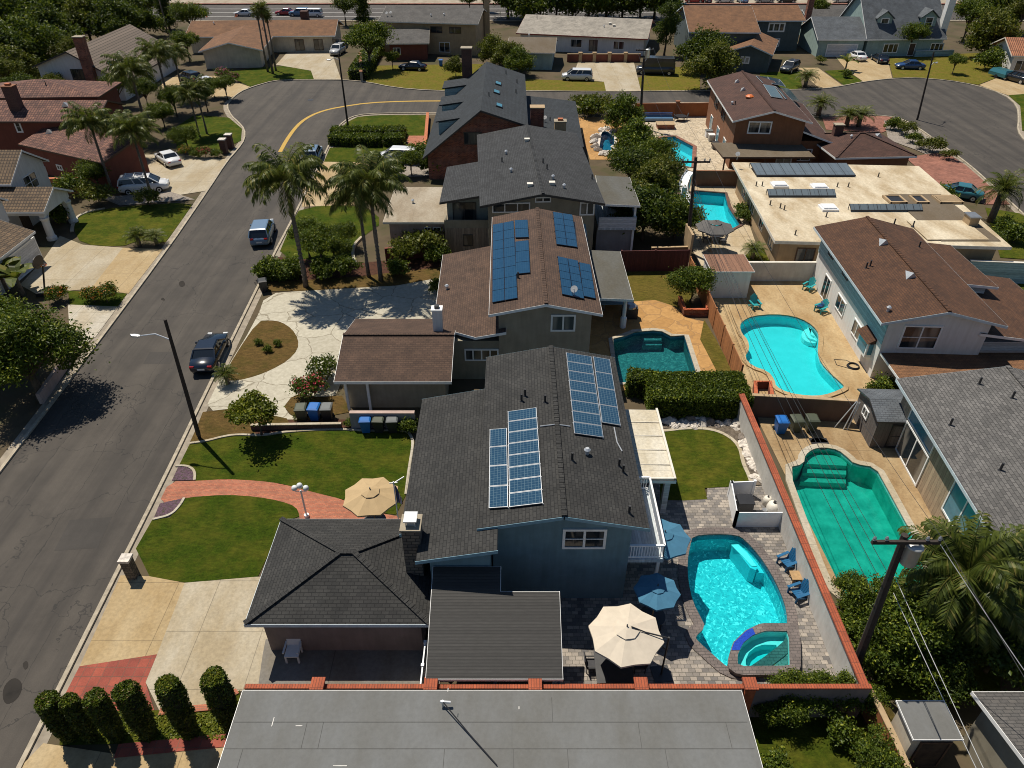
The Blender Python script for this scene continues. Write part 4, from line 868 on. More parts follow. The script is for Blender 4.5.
# ---- second lot
SZ[0]=.03
sheet('driveway',smooth_px([(204,412),(218,383),(256,321),(266,294),(306,291),(396,286),(442,277),(446,330),(345,330),(342,395),(318,398),(300,394),(291,398),(284,407),(291,417),(310,422),(312,428),(280,424),(266,412),(240,408)],1),'flag_light')
sheet('lawn_island',smooth_px([(221,381),(236,354),(258,321.5),(270,320.5),(281,322),(292,329),(298.5,339.5),(298,350),(288,361),(272,370),(256,376.5),(238,381)],1),'dirt_grass')
sheet('planting_bed',[(284,407),(291,398),(300,394),(320,398),(342,396),(352,412),(310,420),(291,415)],'dirt_grass')
sheet('planting_bed',[(262,292),(276,260),(357,268),(445,258),(446,277),(396,286),(306,291)],'dirt_grass')
sheet('planting_bed',[(258,284),(274,257),(357,264),(445,254),(446,267),(357,277),(280,282)],'mulch')
sheet('lawn',[(622,268),(694,268),(690,312),(672,306),(655,301),(634,302)],'lawn_dry')
sheet('patio',[(560,345),(560,300),(634,302),(655,300.5),(672,306),(686,318),(704,322),(742,390),(560,392)],'flag_tan',holes=holes(3))
sheet('dirt',[(704,320),(716,340),(741,388),(725,388),(700,340)],'lawn_dry')
# ---- third and fourth lots
SZ[0]=.03
sheet('driveway',[(322,162),(368,162),(376,196),(363,205),(302,207),(303,190),(314,177)],'drive_tan')
sheet('lawn',smooth_px([(301,207),(364,205),(384,222),(364,236),(353,246),(353,262),(357,270),(276,261),(292,223)],1),'lawn')
strip('edging',[(362,238),(354,246),(352.5,256),(357,267)],.25,0,.2,'walk',sm=2,kind='structure')
sheet('lawn',[(324,162),(330,148),(405,147),(403,163)],'lawn')
sheet('lawn',[(336,137),(346,123),(358,117),(380,115.5),(428,115.5),(425,137)],'lawn')
sheet('brick_path',[(407,147.5),(408,136),(426,136),(428,160),(416,160)],'brick_path')
sheet('planting_bed',[(390,163),(470,158),(470,175),(392,178)],'gravel')
# ---- right hand back yards
SZ[0]=.03
sheet('deck',[(735,270),(832,270),(835,288),(895,392),(908,402),(757,402.5),(738,378),(716,330),(702,286)],'deck_beige',holes=holes(2))
sheet('deck',[(752,403),(862,402),(906,456),(940,515),(968,580),(955,602),(930,606),(850,606),(760,425)],'deck_tan',holes=holes(1))
sheet('lawn',[(850,607),(930,606),(956,602),(1000,600),(1000,700),(880,700)],'lawn')
sheet('deck',[(686,186),(736,186),(762,262),(735,270),(700,266),(676,215)],'deck_grid',holes=holes(4))
sheet('deck',[(637,116),(714,115),(737,170),(694,172),(652,162),(640,135)],'paver_flag',holes=holes(5))
sheet('lawn',[(740,262),(830,262),(826,250),(760,240)],'lawn_bright')
sheet('gravel_bed',[(577,118),(637,116),(640,160),(590,160)],'flag_tan',holes=holes(6))
sheet('lawn',[(962,283),(1060,285),(1060,297),(968,294)],'lawn_bright'); sheet('slab',[(970,296),(1060,297),(1090,345),(1000,345)],'drive_light')
sheet('lawn',[(985,208),(1020,214),(1060,240),(1060,262),(1000,258)],'lawn_bright')
sheet('lawn',[(745,705),(850,690),(880,768),(900,830),(760,830)],'lawn_bright')
sheet('dirt',[(852,690),(876,680),(920,768),(960,830),(900,830)],'dirt_grass')
# ---- left side
SZ[0]=.03
sheet('driveway',[(20,285),(42,262),(60,236),(83,245),(123,248),(91,289),(36,294)],'drive_light'); sheet('driveway',[(123,248),(163,249.5),(128.5,294),(91,289)],'drive_tan')
sheet('lawn',smooth_px([(73,229),(77,217),(90,212),(120,207),(194,202),(187,213),(170,237),(164,244),(148,240),(135,242),(122.5,247),(82,245)],1),'lawn_bright')
strip('edging',[(72,232),(73,225),(77,217),(90,211.5),(105,209)],.3,0,.12,'walk',sm=2,kind='structure')
sheet('lawn',[(68,291),(127,294),(118,307),(70,305)],'lawn'); sheet('sidewalk',[(68,305),(118,307),(96,337),(78,350),(70,335)],'walk')
sheet('driveway',[(128,155),(183,155),(228,160),(207,191),(150,200),(122,190)],'drive_light')
sheet('lawn',[(178,150),(222,150),(241,141),(242,129),(229,118),(195,115),(172,130)],'lawn'); sheet('driveway',[(160,78),(215,76),(250,87),(229,99),(215,97),(165,97)],'drive_tan')
sheet('lawn',[(222,73),(256,68),(290,66),(311,71.5),(314,79.5),(293,79.5),(273,80.5),(256,85),(250,87)],'lawn'); sheet('driveway',[(288,52),(331,50),(341,79.5),(314,79.5),(311,71),(276,65)],'drive_light')
sheet('gravel_bed',[(100,198),(170,192),(195,200),(120,206)],'gravel')
# ---- far side of the cross street
SZ[0]=.03
sheet('lawn',[(366,66),(480,64),(505,70),(500,90.5),(443,90.5),(396,87.5),(366,81.5)],'lawn_yellow')
sheet('lawn',[(520,79),(604,82),(606,91),(520,90.5)],'lawn_yellow'); sheet('driveway',[(578,62),(634,63),(641,91.5),(606,91.5),(604,82),(572,79)],'drive_light'); sheet('lawn',[(638,78),(641,91),(700,90.5),(700,66),(660,68)],'lawn_yellow')
sheet('lawn',[(760,72),(800,72),(802,88),(795,89.5),(760,89.5)],'lawn'); sheet('driveway',[(795,68),(818,68),(842,85.5),(820,89)],'drive_tan'); sheet('lawn',[(824,71),(845,70),(862,81.5),(844,85.5)],'lawn')
sheet('driveway',[(833,54),(887,57),(892,78.3),(863,81.8),(846,70)],'drive_tan'); sheet('lawn',[(888,59),(940,55),(1005,52),(1012,72),(978,85),(948,80),(915,77.6),(893,78)],'lawn_yellow')
strip('sidewalk',[(925,68.5),(965,72),(992,79)],1.3,0,.05,'walk',sm=1,kind='structure'); strip('sidewalk',[(916,75.5),(950,78.5)],1.3,0,.05,'walk',kind='structure')
sheet('driveway',[(979,85.5),(1010,73),(1060,80),(1060,100),(1019,101),(1006,95)],'drive_tan'); sheet('lawn',[(1008,95.5),(1060,92),(1060,130),(1022,131),(1020,106)],'lawn')
sheet('red_walk',[(822,118),(862,116),(890,117),(902,124),(882,133),(840,131),(826,130)],'red_pavers'); sheet('planting_bed',[(884,121),(905,123),(918,131),(941,148),(966,166),(952,166),(915,150),(888,140)],'gravel')
sheet('driveway',[(905,158),(945,152),(966,166),(990,187),(1010,205),(985,205),(940,188)],'red_pavers')
# ================================================================== houses
def rgx(FLp,FRp,ze,ry,g):
    a=W(*FLp,ze); b=W(*FRp,ze); Y0=(a.y+b.y)/2; d=ray(512,ry); k=-d.z/d.y; Y=(CH-ze+g*Y0)/(k+g); r=Rect(a,(b-a),(b-a).length,2*(Y-Y0)); return r,g*(Y-Y0)
# ---- the blue grey house in the middle
H=House('main_house','blue grey two storey house with black shingle roof and two solar arrays',(0,25))
mb_r=rxy(-1.5,5.98,21.6,34.95); H.fcond=lambda a,b: abs(a.x-b.x)>.1; up=H.block(mb_r,5.55,'gy',.75,.62,'stucco_teal','shingle_black','teal_trim',cap='shingle_black',ovf=.55)
wz=lambda x:4.72+(x+5)*.2
Pw=lambda x,y:(x,y,wz(x))
H.slab([[Pw(-4.1,20.35),Pw(-.62,20.35),Pw(-.62,32.0),Pw(-5.0,32.0),Pw(-5.0,22.05),Pw(-4.1,22.05)]],'shingle_black',.16,'roof','teal_trim'); H.fcond=None
mb=M(); mb.prism([(-4.5,23),(-.9,23),(-.9,31.5),(-4.5,31.5)],0,4.6); mb.prism([(-3.6,20.9),(-.95,20.9),(-.95,23.01),(-3.6,23.01)],0,4.65); H.part(mb,'wall','stucco_teal')
gar=H.block(rxy(-11.4,-3.5,18.8,24.85),2.7,'pyr',1.05,.5,'stucco_mauve','shingle_black','blue_trim',cap='shingle_black')
pz=lambda x,y:(x,y,2.5+(y-16.4)*.34)
H.slab([[pz(-3.45,16.4),pz(2.03,16.4),pz(2.03,19.75),pz(-.5,19.75),pz(-.5,20.8),pz(-3.45,20.8)]],'corrugated',.07,'patio_roof','white_paint',.16)
for x,y in ((-3.3,16.6),(-.7,16.6),(1.9,16.6)): mb=M(); mb.box((x,y,1.22),(.12,.12,2.44)); H.part(mb,'patio_post','teal_trim')
mb=M()
for y in (17.2,18.6,19.7): mb.box((-.7,y,2.36+(y-16.4)*.34),(5.2,.06,.12))
H.part(mb,'patio_beam','teal_trim')
H.win(up,'front',(563,528.5),(605,548),2,fw=.12,hbar=1)
for z0,t_ in ((27.8,1),(30.6,2),(33.0,1)): H.winat(*H.plane(up,'right'),z0-22.15,z0-22.15+1.3,3.5,4.7,2)
H.winat(*H.plane(up,'right'),1.0,2.9,2.95,5.0,2,'white_paint','glass','balcony_door')
H.winat(*H.plane(up,'right'),6.2,8.6,.1,2.1,2,'white_paint','glass','sliding_door')
H.winat(V((-4.5,31.5,0)),V((0,-1,0)),V((-1,0,0)),1,2.6,.9,2.3,2); H.winat(V((-4.5,31.5,0)),V((0,-1,0)),V((-1,0,0)),4,5,.05,2.1,1,'white_paint','dark_wood','front_door')
mb=M(); mb.box((.2,21.9,2.62),(8,.06,.1)); 
H.solar((508,413),(537,409),(509.5,509),1,8,gap=.028); H.solar((490,431),(507.5,429.5),(489,510),1,4,gap=.028)
H.solar((565.5,354),(591,358),(573.5,435),1,8,gap=.028); H.solar((592.5,358),(609.5,361),(601,424),1,4,gap=.028)
for q in ((521.5,401),(545,402),(572,460),(629,513)): H.vent(*q)
H.vent(587,454,'light'); H.vent(525,396,'pipe'); H.vent(619,466,'pipe'); H.vent(623,472,'pipe')
mb=M()
pts=[H.on(*q)[0]+V((0,0,.05)) for q in ((540,427),(556,425),(570,427))]; mb.tube(pts,.03,5); pts=[H.on(*q)[0]+V((0,0,.05)) for q in ((614,428),(617,443),(622,452))]; mb.tube(pts,.03,5); H.part(mb,'conduit','light_metal')
# stone chimney at the corner of the wing
mb=M(); mb.box((-4.36,21.65,2.85),(.78,.85,5.9)); ch=H.part(mb,'chimney','stone'); mb=M(); mb.box((-4.36,21.65,5.84),(.9,.98,.09)); H.part(mb,'cap','stucco_beige',ch); mb=M(); mb.box((-4.36,21.65,6.2),(.56,.62,.06)); 
for sx in(-1,1):
    for sy in(-1,1): mb.box((-4.36+sx*.2,21.65+sy*.25,6.03),(.04,.04,.3))
mb.box((-4.36,21.65,6.0),(.34,.4,.24)); H.part(mb,'spark_arrestor','light_metal',ch)
# balcony and its railing
mb=M(); mb.box((6.15,24.5,2.72),(1.75,4.6,.2)); bal=H.part(mb,'balcony','deck_white')
mb=M()
ring=[V((5.35,22.25,0)),V((6.98,22.25,0)),V((6.98,26.75,0)),V((5.35,26.75,0))]
for a,b in zip(ring[:-1],ring[1:]):
    for z,h_ in ((3.72,.07),(2.95,.06)): mb.bar(a+V((0,0,z)),b+V((0,0,z)),.09 if z>3 else .06,h_)
    n=int((b-a).length/.125)
    for i in range(n+1): q=a.lerp(b,i/n); mb.box((q.x,q.y,3.33),(.035,.035,.75))
H.part(mb,'railing','white_vinyl',bal)
for q in ((6.85,22.4),(6.85,26.6)): mb=M(); mb.box((q[0],q[1],1.3),(.14,.14,2.6)); H.part(mb,'patio_post','white_paint')
H.slab([[(5.35,27.6,2.75),(8.6,27.6,2.68),(8.6,33.6,2.68),(5.35,33.6,2.75)]],'cover_cream',.14,'patio_cover','white_paint',.2)
mb=M()
for y in (28.8,30,31.2,32.4): mb.box((7,y,2.735),(3.1,.04,.03))
mb.box((8.55,30.6,2.79),(.12,6,.1)); mb.box((7,27.65,2.79),(3.2,.1,.08)); H.part(mb,'roof_batten','off_white')
for q in ((8.25,27.9),(8.25,30.6),(8.25,33.3)): mb=M(); mb.box((q[0],q[1],1.3),(.3,.3,2.6)); H.part(mb,'patio_post','siding_white')
H.winat(*H.plane(gar,'left'),.6,4.6,.05,2.2,1,'white_paint','siding_white','garage_door',.08)
MAIN=H
# ---- house with brown roof and blue panels
H=House('brown_roof_house','beige two storey house with brown shingle roof and deep blue solar panels',(0,46))
r=rpx((489,314.5),(602.5,314),(493,217),5.55); up=H.block(r,5.55,'gy',.75,.6,'stucco_beige','shingle_brown','white_paint',cap='shingle_brown')
Pw=lambda x,y:(x,y,3.2+(x+5.4)*.2); H.slab([[Pw(-5.4,42.3),Pw(-2.4,39.9),Pw(-.4,39.9),Pw(-.4,53.4),Pw(-5.6,53.4)]],'shingle_brown',.16,'roof','white_paint')
mb=M(); mb.prism([(-4.6,40.5),(-.8,40.5),(-.8,52.8),(-4.6,52.8)],0,3.12); H.part(mb,'wall','stucco_olive')
g2=H.block(rxy(-11.1,-3.8,36.4,44.0),2.75,'gx',1.05,.5,'stucco_beige','shingle_brown','white_paint',cap='shingle_brown',ovf=.9)
H.winat(V((-4.6,40.5,0)),V((1,0,0)),V((0,-1,0)),1.4,3.7,1.55,2.5,4,'white_paint','glass','window',.1)
H.win(up,'front',(551,314.5),(575,331),2,fw=.12); H.winat(*H.plane(up,'front'),2.2,4.2,.3,2.2,2,'white_paint','glass','sliding_door')
for a in (2,5,9): H.winat(*H.plane(up,'right'),a,a+1.6,3.4,4.6,2)
H.solar((493,226),(514,222),(492.5,304),2,8,'solar_blue','paint_navy',.02); H.solar((515,221.5),(528,221),(515.5,239),1,2,'solar_blue','paint_navy',.02); H.solar((515.5,243),(529,241.5),(516,275.5),1,3,'solar_blue','paint_navy',.02)
H.solar((552.5,213),(572,216),(556,245.5),2,5,'solar_blue','paint_navy',.02); H.solar((573,222.5),(584.5,225),(575.5,249),1,4,'solar_blue','paint_navy',.02); H.solar((557,257.5),(577.5,262),(561.5,295.5),2,5,'solar_blue','paint_navy',.02); H.solar((578.5,263.5),(590,266),(583,297.5),1,4,'solar_blue','paint_navy',.02)
H.vent(574,296,'dish'); H.vent(447,289,'light'); H.vent(518,278,'pipe'); H.vent(505,313.5,'pipe')
mb=M(); p=WY(437.5,318,41.2); mb.box((p.x,41.2,4.1),(.62,.55,2.1)); o=H.part(mb,'chimney','stucco_white'); mb=M(); mb.box((p.x,41.2,5.2),(.75,.66,.1)); H.part(mb,'cap','white_paint',o); mb=M(); mb.box((p.x,41.2,5.34),(.3,.3,.2)); H.part(mb,'flue','dark_metal',o)
H.slab([[(5.55,46.9,2.85),(9.0,46.9,2.7),(9.0,55,2.7),(5.55,55,2.85)]],'flat_grey',.16,'patio_cover','white_paint',.22)
for q in ((8.5,47.3),(8.5,51),(8.5,54.7)): mb=M(); mb.lathe([(.24,0),(.24,.9),(.15,1.0),(.15,2.6)],(q[0],q[1],0),8); H.part(mb,'patio_post','white_paint')
for x in (-10.6,-9.2): mb=M(); mb.box((x,37.0,1.25),(.16,.16,2.5)); H.part(mb,'porch_post','white_paint')
# ---- grey shingle house with balconies
H=House('grey_shingle_house','tan two storey house with dark grey shingle roof and a balcony on each side',(2,67))
r=rpx((480,206),(605,203.5),(483,134.6),5.6); up=H.block(r,5.6,'gy',.95,.7,'stucco_olive','shingle_dark','dark_metal',cap='shingle_dark')
Pw=lambda x,y:(x,y,4.95+(x+6.3)*.17); H.slab([[Pw(-6.3,60),Pw(-2.3,60),Pw(-2.3,69),Pw(-6.3,69)]],'shingle_dark',.16,'roof','dark_metal')
mb=M(); mb.prism([(-5.8,61.2),(-2.0,61.2),(-2.0,68.5),(-5.8,68.5)],0,4.85); H.part(mb,'wall','stucco_sage'); mb=M(); mb.prism([(-6,59.9),(-2.1,59.9),(-2.1,61.25),(-6,61.25)],0,2.6); H.part(mb,'wall','siding_brown')
mb=M(); mb.box((-4.05,60.0,2.95),(3.9,.12,.75)); mb.box((-5.95,60.6,2.95),(.12,1.2,.75)); H.part(mb,'balcony_wall','stucco_olive')
H.winat(V((-5.8,61.2,0)),V((1,0,0)),V((0,-1,0)),.5,2.6,2.75,4.5,2,'dark_metal','glass','balcony_door'); H.winat(V((-6,59.9,0)),V((1,0,0)),V((0,-1,0)),1.6,2.5,.9,2.0,1,'dark_metal','glass')
H.win(up,'front',(492,203),(530,212),3,fw=.1); H.win(up,'front',(535,197),(551,202),2,fw=.1); H.win(up,'front',(580,202),(594,215),2,fw=.12); H.winat(*H.plane(up,'front'),3,6,.4,2.3,3)
H.slab([[(7.6,59.6,5.0),(11.1,59.6,4.85),(11.1,66.5,4.85),(7.9,66.5,5.0)]],'flat_grey',.14,'patio_cover','white_paint',.2)
for y in (60,66): mb=M(); mb.box((10.8,y,2.4),(.18,.18,4.8)); H.part(mb,'patio_post','white_paint')
mb=M(); mb.box((9.3,63,2.6),(3.3,6.6,.2)); bal=H.part(mb,'balcony','deck_white'); mb=M(); mb.box((9.3,59.75,3.2),(3.3,.1,1.0)); mb.box((10.9,63,3.2),(.1,6.5,1.0)); H.part(mb,'balcony_wall','siding_white',bal)
mb=M(); mb.box((9.2,60.3,1.25),(3.2,.15,2.5)); H.part(mb,'wall','stucco_grey')
H.chimney(560,130,1.3,1.0,1.0,'stucco_tan','stucco_beige')
for q,k in (((527,141),'box'),((506,154),'light'),((502,162),'pipe'),((511,172),'light'),((530,186),'box'),((552,184.5),'box'),((543,163),'pipe'),((547,169),'pipe'),((553,179),'light'),((592,179),'pipe'),((564,188),'light')): H.vent(*q,k)
# flat garage of that house
H=House('flat_roof_garage','low pink walled garage with stained flat concrete roof beside the grey shingle house',(-9,65),'garage')
g3=H.block(rpx((383,222),(448,222),(388,187),2.85),2.85,'flat',0,.45,'stucco_pink','concrete_roof','off_white')
H.win(g3,'front',(424,227),(431,231),2,fw=.06); H.win(g3,'front',(433,227),(441,231),2,fw=.06); H.vent(413,203,'light')
# ---- slate A-frame with brick gable
H=House('slate_roof_house','brick gabled house with steep slate grey roof and three shed dormers',(-2,90))
r=rxy(-9.8,1.7,78.5,101.3); k=6.5/11.5
def zl(x): return 2.6+(x+9.8)*.785
Yf,Yb=78.5,101.3; X0,Xr,X1=-9.8,-3.3,1.7; zr=7.7; z1=6.1
H.slab([[(X0,Yf,2.6),(Xr,Yf,zr),(Xr,Yb,zr),(X0,Yb,2.6)],[(Xr,Yf,zr),(X1,Yf,z1),(X1,Yb,z1),(Xr,Yb,zr)]],'shingle_slate',.18,'roof','dark_metal')
mb=M(); pr=[(-9.3,0),(1.2,0),(1.2,6.05),(Xr,7.5),(-9.3,2.75)]; mb.loft([[V((x,79.1,z)) for x,z in pr],[V((x,100.8,z)) for x,z in pr]]); H.part(mb,'wall','brick_red')
P0=V((-9.3,79.1,0)); a=hit(463.5,132,P0,V((0,-1,0))); b=hit(482,144.5,P0,V((0,-1,0))); H.winat(P0,V((1,0,0)),V((0,-1,0)),a.x+9.3,b.x+9.3,b.z,a.z,3,'dark_metal','glass')
for q in ((443,89),(440,106),(436.5,122.5)):
    zt=5.25; p=W(q[0],q[1],zt); y=p.y; d_=H.c; x0=p.x
    xr=min(Xr-.3,-9.8+(zt+.5-2.6)/.785); mb=M(); mb.loft([[V((x,yy,z)) for x,z in ((x0+.2,zl(x0+.2)-.1),(xr,zl(xr)-.1),(xr,zt+.3),(x0+.2,zt-.1))] for yy in (y+.15,y+3.6)]); dm=H.part(mb,'dormer','siding_tealblue')
    mb=M(); mb.loft([[V((x,yy,z)) for x,z in ((x0-.1,zt-.02),(xr+.2,zt+.42),(xr+.2,zt+.54),(x0-.1,zt+.1))] for yy in (y,y+3.8)]); H.part(mb,'dormer_roof','shingle_slate',dm)
    mb=M(); mb.box((x0+.17,y+1.9,(zl(x0+.2)+zt)/2),(.08,1.4,.8)); H.part(mb,'pane','glass',dm)
H.slab([[(1.9,80.5,3.9),(8.0,80.5,3.2),(8.4,99.4,3.2),(1.9,99.4,3.9)]],'shingle_slate',.16,'roof','dark_metal'); mb=M(); mb.prism([(1.3,81),(7.5,81),(7.8,98.9),(1.3,98.9)],0,3.1); H.part(mb,'wall','brick_red')
for q in ((498,84),(496.5,92.5),(499,106)): H.vent(*q,'skylight')
for q in ((517,83),(516,93),(489,96),(506,74),(550,121)): H.vent(*q,'pipe')
H.vent(545,122,'dish')
p=WY(537,125,86); mb=M(); mb.box((p.x,86,2.9),(1.5,1.1,6.2)); o=H.part(mb,'chimney','brick_red'); mb=M(); mb.box((p.x,86,6.05),(1.7,1.3,.14)); H.part(mb,'cap','stucco_tan',o)
p=WY(466.5,70,100.5); mb=M(); mb.box((p.x,102,4.6),(1.3,1.2,9.2)); o=H.part(mb,'chimney','brick_dark'); mb=M(); mb.box((p.x,102,9.25),(1.5,1.4,.12)); H.part(mb,'cap','stucco_beige',o)
# ---- white house with chocolate roof
H=House('white_house','white two storey house with chocolate brown roof beside the aqua kidney pool',(27.5,46))
r=rpx((882,323),(1004,322.5),(815.5,228),4.7); r=Rect(r.o,(.9987,-.05),r.w,r.d+.3); up=H.block(r,4.7,'gy',.95,.72,'stucco_white','shingle_choc','blue_trim',cap='shingle_choc',ovf=.45)
q0,uu,nn=H.plane(up,'left'); q1=q0+uu*(r.d-.92); mb=M(); mb.loft([[q0+nn*.04+V((0,0,z)) for z in (2.75,4.6)]+[q0-nn*.1+V((0,0,z)) for z in (4.6,2.75)],[q1+nn*.04+V((0,0,z)) for z in (2.75,4.6)]+[q1-nn*.1+V((0,0,z)) for z in (4.6,2.75)]]); H.part(mb,'wall_band','siding_tealblue')
P=lambda x,y,z:(x,y,z); H.slab([[P(30.8,40.2,3.9),P(38.6,40.2,2.8),P(38.6,50.0,2.8),P(30.8,50.0,3.9)]],'shingle_choc',.16,'roof','white_paint'); mb=M(); mb.prism([(30.5,41),(38,41),(38,49.5),(30.5,49.5)],0,2.7); H.part(mb,'wall','siding_white')
H.slab([[P(31.2,46,4.6),P(35,46,4.2),P(35,53,4.2),P(31.2,53,4.6)]],'shingle_choc',.16,'roof','white_paint'); mb=M(); mb.prism([(31,46.5),(34.5,46.5),(34.5,52.5),(31,52.5)],2.3,4.1); H.part(mb,'wall','siding_white')
H.win(up,'front',(905,325),(934,349),2,fw=.1,hbar=1)
pl=H.plane(up,'left'); dl=lambda y:54.3-y
for y0,y1,z0,z1,mm in ((50.2,51.6,.1,2.1,2),(46.6,48.4,.9,2.1,2),(42.3,44.6,.9,2.1,3)): H.winat(*pl,dl(y1),dl(y0),z0,z1,mm)
for y0,y1 in ((51,52.3),(47.5,48.8)): H.winat(*pl,dl(y1),dl(y0),3.5,4.15,3,'dark_metal')
mb=M(); mb.box((24.8,42.3,1.7),(.75,1.5,1.2)); o=H.part(mb,'bay_window','white_paint'); mb=M(); mb.box((24.5,42.3,1.75),(.2,1.2,.85)); mb.box((24.8,41.52,1.75),(.5,.06,.85)); H.part(mb,'pane','blue_glass',o); mb=M(); mb.loft([[V((x,y,z)) for x,y in ((a,41.35),(25.1,41.35),(25.1,43.25),(a,43.25))] for a,z in ((24.25,2.3),(24.95,2.75))]); H.part(mb,'bay_roof','shingle_choc',o)
H.slab([[P(24.9,36.0,2.05),P(38,36.0,2.05),P(38,40.55,2.15),P(24.9,40.55,2.15)]],'shingle_orange',.12,'patio_cover','white_paint',.18)
for x in (24.2,28,32): mb=M(); mb.box((x+1,36.3,.98),(.14,.14,1.96)); H.part(mb,'patio_post','white_paint')
for q,k in (((883,243),'dormer'),((910,276),'dormer'),((888,311),'light'),((866,268),'pipe'),((870,266),'pipe'),((894,224),'pipe'),((919,247),'pipe'),((913,226),'pipe')): H.vent(*q,k)
# ---- grey gravel shingle house
H=House('grey_gable_house','tan single storey house with pale grey shingle gable roof beside the murky green pool',(28.5,28))
r=Rect((21.75,19.0),(.9972,-.075),11.8,16.0); b=H.block(r,4.0,'gy',1.2,.55,'siding_tan','shingle_grey','blue_trim',cap='shingle_grey',ovf=.4)
pl=H.plane(b,'left'); dl=lambda y:34.6-y
H.winat(*pl,dl(33.2),dl(29.9),.05,2.3,2,'white_paint','glass','sliding_door',.1); H.winat(*pl,dl(33.2),dl(29.9),2.42,3.5,1,'white_paint','blue_glass','clerestory_window',.08)
H.winat(*pl,dl(27.2),dl(24.2),1.1,3.4,2,'white_paint','blue_glass','window',.1); H.winat(*pl,dl(23),dl(21),.9,2.3,2)
for q in ((950,425),(979,384),(1012,398),(1000,470)): H.vent(*q,'pipe')
# ---- cream flat roofed house
H=House('flat_roof_house','long tan house with cream flat roof, solar water racks and roof openings',(32,65))
r=Rect((22.2,56.2),(.998,-.062),19.3,19.6); b=H.block(r,3.1,'flat',0,.7,'stucco_tan','cream_roof','off_white',fh=.28)
mb=M(); mb.box((38.6,61.3,3.135),(5.0,10.5,.05)); H.part(mb,'roof_patch','flat_tan'); mb=M(); mb.box((37.6,58.2,3.19),(5.2,4.0,.04)); H.part(mb,'roof_patch','cream_roof')
for (a,b_,c_,nn,hh_) in (((749,167.5),(843,165.5),(755,177),10,.5),((766,194.5),(833,194.5),(769,197.5),8,.55),((848,209.5),(919,209),(853,212),8,.55)):
    A,_=H.on(*a); B,_=H.on(*b_); D,_=H.on(*c_); ex=V((B.x-A.x,0,0)); dy=A.y-D.y; n_=nn
    mb=M(); t0=A+V((0,0,hh_)); b0=V((A.x,A.y-dy,A.z+.18)); mb.k=0
    mb.loft([[p-V((0,.02,.08)) for p in (b0,b0+ex,t0+ex,t0)],[b0,b0+ex,t0+ex,t0]]); nn_=ex.cross(t0-b0).normalized(); mb.k=1; off=nn_*.01
    for i in range(n_): e0,e1=ex*((i+.04)/n_),ex*((i+.96)/n_); g=(t0-b0)*.04; mb.quad(b0+e0+off+g,b0+e1+off+g,t0+e1+off-g,t0+e0+off-g)
    mb.k=0
    for i in range(5): e=ex*(i/4); mb.bar(t0+e,V((t0.x+e.x,t0.y,3.1)),.05)
    H.part(mb,'solar_collector',['dark_metal','solar_thermal'])
for a,b_ in (((883,197.5),(906,204)),((909,197.5),(928,204)),((932,197.5),(962,204))):
    A,_=H.on(*a); B,_=H.on(*b_); mb=M(); cx,cy=(A.x+B.x)/2,(A.y+B.y)/2; w,d=abs(A.x-B.x),abs(A.y-B.y); mb.k=1; mb.box((cx,cy,3.26),(w,d,.02)); mb.k=0  # a black sheet paints the deep shade inside each opening
    for sx in(-1,1): mb.box((cx+sx*w/2,cy,3.24),(.18,d+.18,.2))
    for sy in(-1,1): mb.box((cx,cy+sy*d/2,3.24),(w,.18,.198))
    if a[0]==932:
        for i in range(9): mb.box((cx,cy-d/2+d*(i+.5)/9,3.29),(w,.12,.1))
    H.part(mb,'roof_opening',['stucco_tan','black_metal'])
for q in ((779,186),(819,188),(828,209)): p,_=H.on(*q); mb=M(); mb.box(p+V((0,0,.1)),(1.5,1.3,.22)); mb.box(p+V((0,0,.27)),(1.2,1.0,.12)); H.part(mb,'skylight','white_vinyl')
for q in ((780,208),(784,210),(756,186),(762,186),(837,187),(848,187),(826,217),(795,235),(878,177),(770,205)): H.vent(*q,'pipe')
mb=M(); mb.box((40.3,59.6,3.5),(.8,1.1,.8)); o=H.part(mb,'chimney','stucco_tan'); mb=M(); mb.box((40.3,59.6,3.94),(.95,1.25,.1)); H.part(mb,'cap','grey_metal',o)
for i,s in enumerate((1.5,4,6.5)): H.winat(*H.plane(b,'front'),s,s+1.6,.3,2.2,2,'dark_wood','glass')
for s in (3,7,11,15): H.winat(*H.plane(b,'left'),s,s+1.5,1.0,2.2,2,'off_white','glass')
H.winat(*H.plane(b,'front'),12.5,14.5,.8,2.1,2,'off_white','glass')
# ---- brown brick coloured two storey house
H=House('brown_stucco_house','rusty brown two storey house with maroon roof and four solar panels',(29,92))
r=rpx((733,121),(809,119.4),(707,79.5),5.6); r=Rect(r.o,(1,-.065),r.w,r.d); up=H.block(r,5.6,'gy',1.15,.55,'stucco_brown','shingle_red','white_paint',cap='shingle_red',ovf=.6)
H.slab([[(32.2,82.3,4.6),(36.4,82.0,3.2),(38.2,98,3.2),(33.3,98,4.6)]],'shingle_red',.16,'roof','white_paint'); mb=M(); mb.prism([(32,82.9),(35.9,82.9),(37.5,97.5),(32,97.5)],0,3.1); H.part(mb,'wall','stucco_brown')
H.win(up,'front',(749,121),(770,134),2,fw=.14); H.winat(V((32,82.9,0)),V((1,0,0)),V((0,-1,0)),.3,2.6,.8,2.2,2,fw=.12); H.winat(*H.plane(up,'front'),5.2,7.0,.1,2.1,2,'white_paint','curtain','french_door',.14)
for s in (3,8,12.5): H.winat(*H.plane(up,'left'),s,s+1.6,.4,2.2,1,'white_paint','blue_glass')
for s in (4,9): H.winat(*H.plane(up,'left'),s,s+2.2,3.6,4.8,2,'dark_metal')
